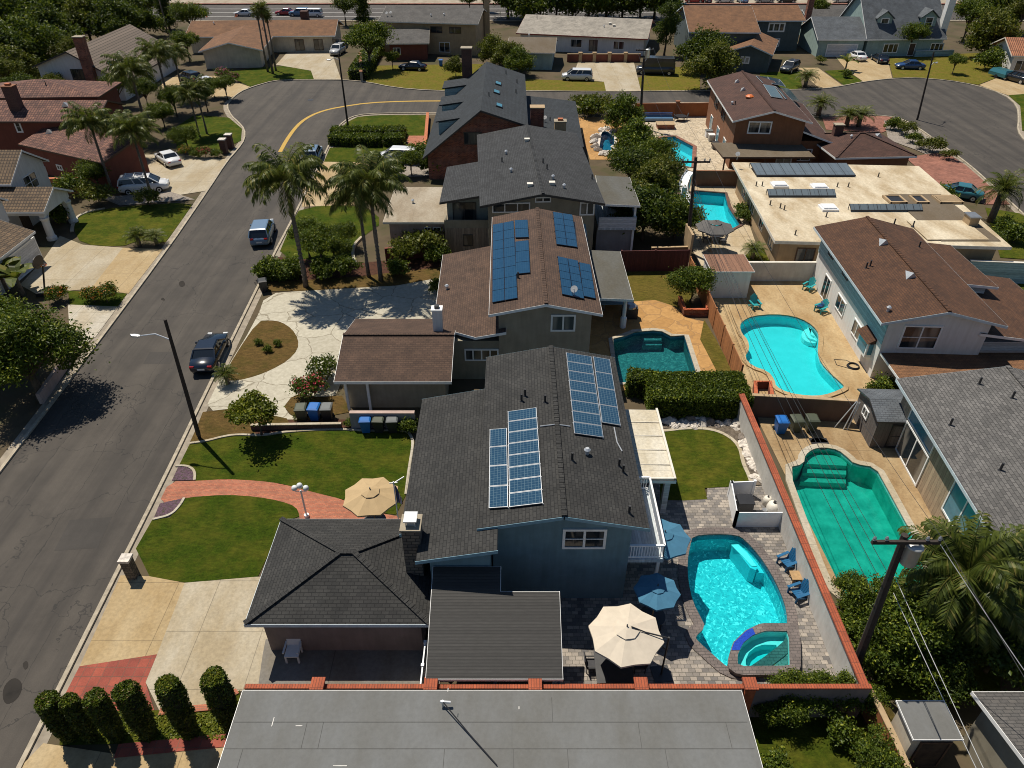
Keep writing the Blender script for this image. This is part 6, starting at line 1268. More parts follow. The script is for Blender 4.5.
# sheds
def shed(name,label,rect,h,rise,wm,rm,kind='gx',door=None):
    H=House(name,label,rect.pt(rect.w/2,rect.d/2),'shed'); b=H.block(rect,h,kind,rise,.15,wm,rm,'white_paint' if wm!='shed_metal' else 'dark_metal',ovf=.12,th=.08,fh=.1); return H,b
H,b=shed('garden_shed','dark grey metal shed with double doors beside the murky green pool',Rect(W(867,449),(1,-.04),3.1,3.3),2.15,.45,'shed_metal','shingle_bluegrey')
H.winat(*H.plane(b,'front'),.9,2.3,.1,1.85,2,'dark_metal','shed_metal','door',.1,1); H.winat(*H.plane(b,'left'),1.0,1.8,1.1,1.75,2)
H,b=shed('garden_shed','white shed with rusty brown roof beside the kidney pool deck',Rect(W(707,299),(1,0),3.4,3.2),2.5,-.05,'stucco_white','rusty_metal','sy')
H,b=shed('garden_shed','pale flat roofed shed under the wires in the lower right corner',Rect((15.1,14.05),(1,0),1.85,1.5),2.3,.05,'stucco_cream','roll_grey','sy'); H.winat(*H.plane(b,'front'),.3,1.5,.05,1.9,1,'dark_wood','soil','door')
# steel frame leaning near the shed
p=W(836,432); r=thing('steel_frame','pale pipe frame leaning against the brown wall beside the dark shed','frame',p); a=V((0,0,.05)); 
mb=M()
for q0,q1 in (((834,428),(857,401)),((843,430),(858,402)),((847,430),(860,402))): A=W(*q0); B=W(*q1,1.9); mb.tube([A,B],.04,6)
mb.build('pipe','light_metal',r,p)
p=W(820,444); mb=M(); mb.cyl((0,0,0),.55,.06,14); mb.box((0,.3,.03),(1.1,.4,.06)); o=mb.build('door_mat','black_metal'); o.location=p; tag(o,'black half round mat at the head of the murky green pool','mat')
p=W(853,367); mb=M()
for k in range(3): mb.tube([(.42*math.cos(a+k)*(1-.06*k),.42*math.sin(a+k)*(1-.06*k),.04+.05*k) for a in [2*math.pi*j/16 for j in range(17)]],.035,5)
mb.tube([(.4,0,.05),(-.2,.8,.04),(-1.0,.9,.04),(-1.1,.2,.04),(-.3,-.3,.04)],.03,5); o=mb.build('garden_hose','black_metal'); o.location=p; tag(o,'coiled dark garden hose beside the white house','hose')
p=W(686,197); r=thing('pool_slide','curved white water slide beside the kite shaped pool','pool slide',p); mb=M(); pts=[W(691,172,2.2),W(686,178,2.0),W(683,186,1.5),W(684,195,.8),W(690,203,.4)]
rg_=[]; 
for i,q in enumerate(pts):
    d=(pts[min(i+1,4)]-pts[max(i-1,0)]); d.z=0; d.normalize(); s=V((-d.y,d.x,0)); rg_.append([q+s*.45+V((0,0,.28)),q+s*.4,q-s*.4,q-s*.45+V((0,0,.28)),q-s*.38+V((0,0,.05)),q+s*.38+V((0,0,.05))])
mb.loft(rg_); mb.build('chute','white_vinyl',r,p)
for k in (0,2): mb=M(); mb.box((pts[k].x,pts[k].y,pts[k].z/2),(.1,.6,pts[k].z)); mb.build('leg','grey_metal',r,p)
p=W(691,180); mb=M(); mb.box((pts[0].x,pts[0].y+.5,1.1),(.5,.08,2.2)); mb.build('ladder','grey_metal',r,p)
# chaise cushions and spa box in the paved yard
p=W(657,121); r=thing('patio_sofa','blue cushioned outdoor sofa by the orange brown wall','sofa',p); mb=M(); mb.box((0,0,.35),(4.2,1.1,.3)); mb.build('seat','paint_skyblue',r); mb=M(); mb.box((0,.5,.7),(4.2,.25,.6)); mb.build('backrest','paint_blue',r)
p=W(665,128); r=thing('fire_pit','brick fire pit box on the paved yard','fire pit',p); mb=M(); mb.box((0,0,.3),(2.2,1.4,.6)); mb.build('base','brick_red',r); mb=M(); mb.box((0,0,.63),(2.4,1.6,.08)); mb.build('top','stucco_tan',r)
table('small black iron table by the orange brown wall',W(680,121),.8,.8,.72,'black_metal')
for k,(x,y) in enumerate(((676,121.5),(685,120.5))): patiochair(('left','right')[k]+' iron chair at the table by the orange brown wall',W(x,y),R(90 if k==0 else -90),group='iron chairs in the paved yard')
for k,q in enumerate(((709,137),(712,141),(716,149))):
    p=W(*q); r=thing('storage_box',('white lidded','grey lidded','dark lidded')[k]+' box along the side of the rusty brown house','box',p,0,'boxes along the rusty brown house'); mb=M(); mb.box((0,0,.4),(1.0,.8,.8)); mb.build('body',('plastic_white','grey_metal','dark_metal')[k],r); mb=M(); mb.box((0,0,.84),(1.1,.9,.08)); mb.build('lid',('bin_grey','plastic_white','bin_black')[k],r)
p=W(629,318); r=thing('barbecue','covered grill on the shaded patio of the brown roofed house','barbecue',p); mb=M(); mb.box((0,0,.5),(1.2,.6,1.0)); mb.build('cabinet','dark_metal',r); mb=M(); mb.lathe([(.5,1.0),(.5,1.15),(.25,1.3)],(0,0,0),10); mb.build('hood','grey_metal',r)
table('pale blue outdoor table on the shaded patio of the brown roofed house',W(612,308),1.0,.7,.74,'siding_tealblue',False)
# raised planter beside the orange fence
wallrun('planter_wall','low brick planter under the small round tree by the orange fence',[W(679,303),W(684,316),W(706,316),W(706,306)],.25,.6,'brick_red','cap_red',.06,.05)
# basketball hoop
p=W(45,296); r=thing('basketball_hoop','portable basketball hoop with dark backboard on the pale driveway','basketball hoop',p); t=WY(37,262,p.y); mb=M(); mb.tube([(0,0,0),(t.x-p.x+.5,-.2,t.z-.2)],.07,6); mb.build('pole','black_metal',r); mb=M(); mb.box((0,.2,.15),(1.2,.8,.3)); mb.build('base','black_metal',r)
mb=M(); q=V((t.x-p.x,0,t.z)); mb.loft([[q+V((.05+dx,.75*math.cos(a),.5*math.sin(a))) for a in [2*math.pi*k/14 for k in range(14)]] for dx in(0,.05)]); mb.build('backboard','black_metal',r)
mb=M(); mb.tube([q+V((.4+.23*math.cos(a),.23*math.sin(a),-.3)) for a in [2*math.pi*k/12 for k in range(13)]],.02,5); mb.build('rim','orange_plastic',r)
# ================================================================== street lamps, poles and wires
b_=W(200,439); t=WY(165,319.5,b_.y); a=WY(171,340,b_.y); e=WY(139,336,b_.y+.3)
streetlight('tall grey street lamp with arm over the road, beside the main lawn',b_,t.z,(t.x,t.y),a.z,e,'wood_pole')
b_=W(348,126); t=WY(338.5,54,b_.y); a=WY(339,60,b_.y); e=WY(330,60,b_.y+.5); streetlight('street lamp at the bend beside the rounded lawn',b_,t.z,(t.x,t.y),a.z,e,'wood_pole')
b_=W(917,120); t=WY(934,52,b_.y); a=WY(931,66,b_.y); e=WY(936,63,b_.y+1.5); streetlight('dark street lamp leaning over the cul de sac',b_,t.z,(t.x,t.y),a.z,e,'wood_pole')
def upole(label,base,top,arm_w,armz,tr=None,ins=True):
    b=W(*base); t=WY(*top,b.y); r=thing('utility_pole',label,'utility pole',b,0,'utility poles'); mb=M(); mb.tube([b-V((0,0,.2)),t],[.2,.13],8); mb.build('pole','wood_pole',r,b)
    c=b.lerp(t,armz/t.z); mb=M(); mb.box(c+V((0,-.18,0)),(arm_w,.12,.14)); arm=mb.build('crossarm','wood_pole',r,b); tips=[]
    for x in (-.48,-.3,.3,.48):
        q=c+V((x*arm_w,-.18,.07)); mb=M(); mb.lathe([(.03,0),(.07,.06),(.05,.1),(.07,.15),(.03,.22)],q,8); mb.build('insulator','grey_metal',arm,b); tips.append(q+V((0,0,.22)))
    if tr:
        q=b.lerp(t,tr/t.z)+V((.42,-.1,0)); mb=M(); mb.lathe([(.26,-.5),(.3,-.45),(.3,.42),(.33,.45),(.3,.5),(.1,.56)],q,14); tk=mb.build('transformer','lamp_grey',r,b,True); mb=M(); mb.lathe([(.04,.5),(.06,.6),(.03,.75)],q+V((.12,0,0)),8); mb.build('bushing','grey_metal',tk,b); mb=M(); mb.box(q+V((-.35,.05,0)),(.3,.08,.5)); mb.build('bracket','grey_metal',tk,b)
    return b,t,tips
b1,t1,tp1=upole('dark utility pole with crossarm and grey transformer at the end of the red capped wall',(853,674),(905,535),2.5,8.75,8.0)
b2,t2,tp2=upole('slim utility pole with crossarm beside the kite shaped pool',(687,252),(696,157),2.4,8.4)
b3,t3,tp3=upole('utility pole with pale transformer beside the cross street',(640,127),(644,58),2.2,9.6,9.2)
far=V((14.6,-30,8.8))
for k in (0,2,3):
    if k!=2: wires('overhead_wire','high wire number'.replace(' number','')+(' on the outer left',' on the inner left',' on the inner right',' on the outer right')[k]+' insulators between the near pole and the slim pole',tp1[k],tp2[k],.9,.011)
    if k in (0,3): wires('overhead_wire','high wire on the '+('left' if k==0 else 'right')+' side between the slim pole and the cross street pole',tp2[k],tp3[k],.8,.011)
    if k==3: wires('overhead_wire','high wire'+(' on the outer left',' on the inner left',' on the inner right',' on the outer right')[k]+' insulators running from the near pole off the lower edge',tp1[k],far+V(((-1.2,-.7,.7,1.2)[k],0,0)),.6,.011)
for k,z in enumerate((6.6,6.2,5.6)):
    a=b1.lerp(t1,z/t1.z); b=b2.lerp(t2,(z-.4)/t2.z); wires('telephone_cable',('upper','middle','lower')[k]+' slack cable crossing the murky green pool',a+V((-.2*k,0,0)),b,.7,.014,'slack cables')
    if k!=1: wires('telephone_cable',('upper','middle','lower')[k]+' pale cable running down to the lower right corner over the pale shed',a+V((.2+.1*k,0,0)),V((14.4+.5*k,-22,z-.5)),.8,.014,'slack cables','lamp_grey')
wires('telephone_cable','pale service cable sloping over the palm to the lower right corner house',tp1[3]+V((.1,.1,-.4)),V((20.5,8,3.6)),.2,.018,'slack cables','lamp_grey')
wires('telephone_cable','thin service cable from the slim pole to the white shed side',b2.lerp(t2,.8),V((16,43,3)),.2,.014,'slack cables')
# ================================================================== vehicles
car('sedan','paint_navy','dark navy sedan parked at the right kerb beside the dry grass island',(212,358),face((205,384),(223,345)))
car('suv','paint_steel','blue grey wagon parked at the kerb beside the large palm',(264,238),face((262,250),(270,225)))
car('suv','paint_steel','blue grey suv parked at the kerb below the round street bend',(314,160),face((312,165),(319,150)))
car('sedan','paint_white','white sedan on the pale driveway under the left palms',(169,163),face((176,167),(160,156)))
car('minivan','paint_white','white van with roof rack beneath the left palms',(146,191),R(-75))
car('minivan','paint_white','white van behind the shrubs beside the brick path',(399,162),R(82))
car('suv','paint_silver','silver suv facing the street on the far tan driveway',(338,54),R(172))
car('sedan','paint_navy','dark sedan parked on the yellow lawn of the far grey house',(413,70),R(80))
car('minivan','paint_white','white minivan on the driveway of the far white house',(577,80),R(85))
car('boxvan','paint_charcoal','dark box van parked beside the far brown house lawn',(655,74),R(82))
car('suv','paint_charcoal','charcoal suv on the tan drive left of the cul de sac',(789,71.5),R(140))
car('sedan','paint_white','white sedan in front of the white garage door of the cape house',(856,59.5),R(8))
car('sedan','paint_navy','dark car beside the white sedan on the cape house driveway',(879,62),R(-2))
car('sedan','paint_blue','deep blue sedan parked on the grass strip of the cul de sac',(909,69),R(84))
car('suv','paint_black','black suv on the drive at the far right of the cul de sac',(1016,82),R(20))
car('sedan','paint_teal','teal car half hidden beside the cream flat roofed house',(957,197),R(60))
car('suv','paint_navy','navy suv in the shade beside the striped roof house',(191,82),R(50)); car('sedan','paint_white','white car behind the navy suv beside the striped roof house',(206,86),R(45))
p=W(936,76.5); r=thing('covered_trailer','green covered trailer beside the black suv at the far right','trailer',W(1000,78),R(15)); mb=M(); mb.loft([[V((x*1.0,y*1.7,z)) for x,y in((-1,-1),(1,-1),(1,1),(-1,1))] if z<1 else [V((x*.7,y*1.4,z)) for x,y in((-1,-1),(1,-1),(1,1),(-1,1))] for z in(.4,.9,1.4)]); mb.build('cover','paint_teal',r)
for x in(-.95,.95): mb=M(); mb.loft([[V((x+dx,.32*math.cos(a),.32+.32*math.sin(a))) for a in [2*math.pi*k/12 for k in range(12)]] for dx in(-.1,.1)]); mb.build('wheel','rubber',r)
bl=[(245,16,'white',88,'sedan','white car driving on the boulevard left of the red one'),(286,15,'red',88,'sedan','red car on the boulevard'),(300,16,'skyblue',88,'suv','pale blue and white car behind the red one on the boulevard'),(312,16.8,'white',88,'minivan','white van following the pale blue car on the boulevard')]
for x,y,c_,a,k,l in bl: car(k,'paint_'+c_,l,(x,y),R(a),group='cars on the boulevard')
rg=random.Random(3); rows=[]
cols=['white','silver','navy','red','charcoal','white','skyblue','silver','black']
for i,x in enumerate((655,668,682,694,706,724,742,764,786,842,852,968,984,1000)): 
    l=['%s of the far lot above the orange brown roof'%s for s in ('white car at the left end','silver car second from the left','navy car third from the left','red car fourth from the left','charcoal car fifth from the left','white car sixth from the left','pale blue car seventh from the left','silver car eighth from the left','black car ninth from the left')]
    lab=l[i] if i<9 else ('white car left of the cape house roof beyond the boulevard','silver car right of the cape house roof beyond the boulevard','white car at the upper right corner lot','dark car at the upper right corner lot','silver car at the upper right corner lot')[i-9]
    car(['sedan','suv'][i%2],'paint_'+(cols[i] if i<9 else ('white','silver','white','navy','silver')[i-9]),lab,(x,(10,9,10,8.5)[i%4] if i<3 else 2.6),R(rg.choice((85,5,95))),group='cars in the far parking lot')
for i,x in enumerate((207,236,390,410,436,452,560,585)):
    mb=M(); mb.lathe([(.3,0),(.3,.04),(.16,.06),(.03,.75)],(0,0,0),8); o=mb.build('traffic_cone','orange_plastic'); o.location=W(x,17); tag(o,'orange traffic cone on the boulevard, number %s from the left'%('one','two','three','four','five','six','seven','eight')[i],'traffic cone','cones along the boulevard')
# rocks of the border by the pool lawn
rg=random.Random(9); rk=[]
for v in range(4):
    mb=M(); n=9; rings=[]
    for z,k in ((0,.9),(.25,1.05),(.6,.75),(.85,.3)): rings.append([V((math.cos(a)*k*rg.uniform(.75,1.2),math.sin(a)*k*rg.uniform(.75,1.2)*.8,z*rg.uniform(.8,1.1))) for a in [2*math.pi*j/n for j in range(n)]])
    mb.loft(rings); rk.append(mb.build('rock','rock_pale' if v!=1 else 'rock_dark'))
    rk[-1].location=W(700+9*v,424); rk[-1].scale=(.3,)*3; tag(rk[-1],'pale jagged rock in the stone border between the back lawn and the grey wall','rock','rocks along the back lawn')
for i in range(78):
    if i<40: x=rg.uniform(662,742); y=rg.uniform(419.5,428)
    else: y=rg.uniform(426,482); x=740+(y-430)*.28+rg.uniform(0,10)
    o=rk[rg.randrange(4)].copy(); C.objects.link(o); s=rg.uniform(.22,.5); o.location=W(x,y); o.scale=(s*rg.uniform(.8,1.3),s,s*rg.uniform(.7,1.1)); o.rotation_euler=(rg.uniform(-.3,.3),rg.uniform(-.3,.3),rg.uniform(0,6))
for i in range(26):
    a=rg.uniform(0,6.28); x=606+(10+rg.uniform(0,3))*math.cos(a); y=142+(11+rg.uniform(0,2))*math.sin(a); o=rk[rg.randrange(4)].copy(); C.objects.link(o); s=rg.uniform(.35,.8); o.location=W(x,y); o.scale=(s,s*.9,s*.8); o.rotation_euler=(0,0,rg.uniform(0,6)); o['label']='pale boulder around the small dark garden pond'; o['group']='boulders around the pond'
# ================================================================== vegetation
# clipped columns at the lower left
rg=random.Random(21)
tops=[((50,698),(72,738),'leftmost'),((82,698),(94,739),'second'),((110,695),(119,738),'third'),((137,688),(150,736),'fourth'),((180,682),(191,734),'fifth'),((222,675),(234,727),'rightmost')]
for i,(tp,bp,nm) in enumerate(tops):
    b=W(*bp); t=WY(*tp,b.y); h=t.z-.12; rad=(.4,.3,.37,.42,.42,.45)[i]
    r=thing('topiary_column',nm+' of the six clipped green columns in the strip beside the driveway','topiary',b,0,'clipped topiary columns'); mb=M(); mb.lathe([(rad*.5,0),(rad*.82,h*.3),(rad*.93,h*.7),(rad*.9,h*.95),(rad*.5,h-.05)],(0,0,0),14); mb.build('dark_core','foliage_core',r)  # solid dark core behind the leaves keeps the column opaque
    mb=M(); n=5200
    for k in range(n):
        a=rg.uniform(0,6.283)
        lump=1+.07*math.sin(3*a+i*1.7)+.05*math.sin(7*a+i)
        if rg.random()<.2: q=rad*lump*math.sqrt(rg.random()); z=h-.05*(q/rad)**3+rg.gauss(0,.045); nn=V((0,0,1)); mb.k=1 if rg.random()<.75 else (2 if rg.random()<.4 else 0)
        else:
            z=h*rg.random(); f=z/h; mb.k=0; q=rad*lump*(.62+.38*min(1,f*2.2))*(1+.05*math.sin(z*4+i*2+a*2))*(1 if f<.93 else 1-1.6*(f-.93))+rg.gauss(0,.035); nn=V((math.cos(a),math.sin(a),0))
        leafquad(mb,V((q*math.cos(a),q*math.sin(a),z)),(nn*.8+rdir(rg)).normalized(),.12*rg.uniform(.7,1.3),.07*rg.uniform(.7,1.3),rg)
    mb.build('foliage',['leaf_topiary','leaf_hedge','leaf_deadfrond'],r)  # paler cut tops with brown leaves; shade of the sides put into darker leaves
    if i>3:
        mb=M()
        for k in range(300): q=rad*.7*math.sqrt(rg.random()); a=rg.uniform(0,6.28); leafquad(mb,V((q*math.cos(a),q*math.sin(a),h+rg.uniform(0,.07))),(V((0,0,1))+rdir(rg)*.8).normalized(),.12,.07,rg)
        mb.build('new_growth','leaf_lime',r)
def pxhedge(label,FLp,FRp,d,h,n,**kw):
    a=W(*FLp); b=W(*FRp); return hedge(label,Rect(a,b-a,(b-a).length,d),h,n,**kw)
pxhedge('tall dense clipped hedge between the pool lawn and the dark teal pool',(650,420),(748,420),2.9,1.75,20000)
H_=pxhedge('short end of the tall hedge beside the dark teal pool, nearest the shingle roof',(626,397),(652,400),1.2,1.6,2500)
g='clipped hedges of the rounded lawn'
for a,b,l in (((329,146),(351,147),'left block of the front clipped hedge by the street bend'),((354,147.5),(380,147.5),'middle block of the front clipped hedge by the street bend'),((384,147),(404,147),'right block of the front clipped hedge by the street bend')): pxhedge(l,a,b,2.0,1.2,1500,group=g,l=.26,w=.16)
for a,b,l in (((331,138.5),(360,138.5),'left block of the rear clipped hedge by the street bend'),((363,138.5),(405,138.5),'right block of the rear clipped hedge by the street bend')): pxhedge(l,a,b,1.8,1.1,1600,group=g,l=.26,w=.16)
pxhedge('dark clipped hedge along the kerb side bed below the parked blue grey wagon',(260,283),(298,280),1.8,1.1,3000,l=.22,w=.13)
hh=W(349,80); hedge('long clipped hedge beside the far tan driveway',Rect(W(349,80),(1,0.02),3.0,36),1.6,3500,l=.4,w=.25)
for i,q in enumerate(((220,66),(228,66),(240,64),(250,64))): pxhedge(('leftmost','second','third','rightmost')[i]+' dark shrub block against the front of the long cream house',q,(q[0]+7,q[1]),2,1.4+.4*(i%2),300,group='shrub blocks at the cream house',l=.4,w=.25)
# palms
G='queen palms'
plant('queen_a',306,287,1.08,'large feathery palm whose shadow falls on the flagstone drive','palm',G,rz=.4); plant('queen_b',381,281,1.0,'feathery palm beside the flat roofed garage, right of its twin trunk','palm',G,rz=1.2); plant('queen_a',369,277,.86,'shorter feathery palm leaning beside the flat roofed garage','palm',G,rz=2.9)
plant('queen_b',150,138,.95,'feathery palm rising in front of the striped roof house','palm',G); plant('queen_a',172,112,.9,'feathery palm behind the first one by the striped roof house','palm',G); plant('queen_b',152,198,.82,'feathery palm right above the white van','palm',G); plant('queen_a',113,192,.85,'feathery palm against the red tile house','palm',G); plant('queen_a',134,180,.7,'low feathery palm beside the red tile house','palm',G); plant('queen_b',200,137,.6,'small palm on the left lawn with twin pale trunks','palm',G); plant('queen_a',207,134,.66,'palm right of the twin pale trunks on the left lawn','palm',G)
plant('queen_b',185,100,.75,'palm in the shade between the driveway and the long cream house','palm',G)
G='tall fan palms'; 
for i,(x,y,s) in enumerate(((268,72,.84),(273,74,.9),(276,71,.78))): plant('fan_a',x,y,s,('left','middle','right')[i]+' tall slender palm of the trio on the far lawn','palm',G)
plant('fan_a',168,34,.8,'lone tall palm beside the dark cypress near the boulevard','palm',G)
plant('broad_a',962,640,.9,'big drooping palm with dry fronds beside the murky green pool','palm','broad palms',sz=1.12,rz=0).rotation_euler=(0,-.3,0); plant('broad_b',1022,640,.9,'second drooping palm at the right edge','palm','broad palms')
G='small palms'
for q,s,l in (((818,116),1.2,'upright small palm by the cul de sac, left of the red walk'),((846,127),1.1,'left of two low palms on the red walk'),((858,127),1.1,'right of two low palms on the red walk'),((805,87),1.1,'slim palm on the lawn beside the cul de sac drive'),((752,259),.65,'low palm behind the pale block wall by the kite shaped pool'),((990,222),1.2,'full low palm right of the cream flat roofed house'),((157,245),.62,'low palm clump at the kerb of the left lawn')): plant('date_a',*q,s*.95,l,'palm',G,sz=1.1 if q[0]==990 else .62)
plant('short_a',228,384,.7,'tiny palm at the kerb corner of the flagstone drive','palm',G); plant('short_a',140,246,.9,'tiny bushy palm beside the low palm clump at the left kerb','palm',G)
for q,s,l in (((24,296),1.5,'broad leaved banana plant beside the pale driveway'),((8,292),1.4,'banana plant at the left edge behind the big tree'),((845,71),1.3,'thin young banana like plant on the cul de sac drive edge')): plant('banana_a',*q,s,l,'plant','banana plants',name='banana_plant')
# broadleaf trees
plant('big_a',42,398,1.12,'huge bushy green tree at the left kerb','tree',sz=.9); plant('big_b',-8,372,1.1,'bushy tree at the left edge behind the huge one','tree')
G='dark trees in the upper left corner'
for i,(k,x,y,s,l) in enumerate((('massd_a',12,80,1.5,'leftmost tall dark tree of the upper left corner'),('massm_a',34,72,1.4,'round dark tree beside the leftmost tall one'),('masso_a',22,92,1.1,'olive green tree lowest in the upper left corner'),('massd_b',60,56,1.5,'dark tree behind the striped roof house'),('masso_b',92,44,1.5,'olive tree right behind the striped roof ridge'),('massd_a',122,46,1.5,'tall dark tree above the striped roof'),('massd_b',142,38,1.4,'round dark tree right of the striped roof'),('massd_b',100,28,1.8,'dark tree near the boulevard above the striped roof'),('massm_b',50,32,1.9,'tall tree near the boulevard in the corner'),('massd_a',5,44,2.0,'big dark tree on the left edge near the boulevard'),('olive_b',75,72,1.0,'smaller olive tree at the gable of the striped roof house'),('massd_a',-20,60,1.6,'dark tree cut by the left edge'),('olive_a',8,104,1.2,'olive tree just behind the red tile house'),('massd_a',150,22,1.4,'dark tree left of the cypress'),('massd_b',20,24,2.0,'tall tree by the boulevard at the left'),('massm_a',78,20,1.9,'tall tree by the boulevard above the striped roof'))): plant(k,x,y,s,l,'tree',G)
plant('cypress_a',170,30,1.5,'dark conical cypress beside the boulevard','tree')
plant('cypress_b',364,26,1.3,'dark cypress between the two far roofs','tree')
for k,x,y,s,l in (('round_a',196,40,1.4,'round tree at the left end of the long cream house'),('dark_a',122,108,.85,'dark tree against the striped roof wall'),('round_b',190,62,1.0,'bright tree between the palms and the cream house'),('round_a',371,72,1.55,'round green tree on the lawn of the far grey house'),('lime_a',393,70,1.0,'small lime green tree on the yellow lawn beside the dark sedan'),('masso_a',456,78,.55,'loose shrub beside the brick chimney of the slate roof'),('masso_a',494,66,.85,'olive tree behind the slate roof'),('massm_b',519,76,.75,'round tree left of the white minivan'),('masso_b',507,71,.8,'loose tree near the far white house corner'),('dark_a',360,18,1.0,'dark tree behind the far grey house'),
  ('massm_b',622,132,.8,'round green tree beside the cross street pole'),('massm_a',634,164,.85,'dense dark tree behind the grey shingle house'),('masso_a',650,212,.85,'olive tree between the balcony and the kite shaped pool'),('round_a',652,180,.95,'dense tree beside the small turquoise pool'),('massd_a',642,240,.9,'dark tree in the shaded yard near the dark red fence'),('massm_b',674,238,.7,'low broad tree beside the slim utility pole'),('dark_b',628,196,.9,'green tree behind the balcony of the grey shingle house'),('olive_b',656,206,.95,'yellowish olive tree left of the white slide'),('massd_b',614,232,.55,'dark shrub like tree under the balcony of the grey shingle house'),
  ('lime_a',262,436,1.0,'small lime green tree with bare stem beside the front lawn'),('citrus_a',690,302,.95,'small round tree in the brick planter by the orange fence'),('round_a',323,268,.75,'slender tree on the lawn beside the large palm'),('round_b',310,258,.7,'second slender tree on the lawn beside the large palm'),
  ('tall_a',664,56,.85,'tall dark tree right of the far white house'),('massd_a',702,74,1.2,'dark tree in front of the far brown house'),('masso_a',711,90,1.15,'big round grey green tree beside the box van'),
  ('round_a',908,56,1.15,'round tree in front of the cape house dormers'),('round_b',962,42,1.5,'round tree right of the cape house'),('massd_a',995,32,1.4,'dark tree at the upper right'),('masso_b',985,58,1.4,'wide olive tree above the green trailer'),('olive_b',1016,36,1.4,'reddish olive tree at the right edge'),('round_b',952,74,.62,'pollarded small tree with a thick trunk on the cul de sac lawn'),
  ('citrus_a',846,606,.55,'glossy citrus tree at the foot of the near utility pole'),('massh_a',888,640,.62,'glossy tree in front of the murky green pool'),('massh_b',908,664,.6,'dense tree right of the near utility pole'),('massd_b',940,690,.36,'dark tree above the pale flat shed'),('massh_b',872,652,.5,'glossy low tree beside the near pole'),('massd_a',928,660,.5,'leafy tree left of the drooping palm trunk'),('massd_a',985,672,.6,'dark tree beside the corner house'),('citrus_b',862,622,.6,'rounded citrus tree at the near end of the green pool'),
  ('citrus_a',784,709,.56,'left citrus tree of the row below the red capped wall'),('citrus_b',815,708,.56,'middle citrus tree of the row below the red capped wall'),('citrus_a',846,708,.54,'right citrus tree of the row below the red capped wall'),('citrus_b',872,772,.55,'bright round tree at the bottom edge'),('bush_a',840,740,.9,'low green bush beside the bright round tree'),('bush_b',775,772,.7,'green bush at the bottom edge beside the grey roof'),('citrus_b',764,716,.42,'small leafy bush rising by the red capped wall near the spa')):
    plant(k,x,y,s,l,'tree' if 'bush' not in k else 'bush','garden trees')
G='dark trees behind the far white house'
for i,x in enumerate((508,524,540,556,572,588,606,622,640,654)): plant(('massd_a','massm_a','massd_b','massd_a')[i%4],x,19+(i%3),(1.9,1.8,2.1,1.9)[i%4],('%s dark tree in the row behind the far white house, counted from the left'%('first','second','third','fourth','fifth','sixth','seventh','eighth','ninth','tenth')[i]),'tree',G)
G='trees along the top between the roofs'
for i,x in enumerate((846,816,975,346,470,484)): plant(('dark_a','round_b','tall_b','dark_b','dark_a','tall_a')[i],x,(12,24,20,26,14,12)[i],(1.3,1,.9,1.0,.8,.7)[i],('dark tree behind the cape house garage','small tree beside the brown house chimney','tall tree at the upper right behind the olive one','dark tree right of the long cream house','dark tree behind the far grey roof','slim dark tree at the chimney of the far grey house')[i],'tree',G)
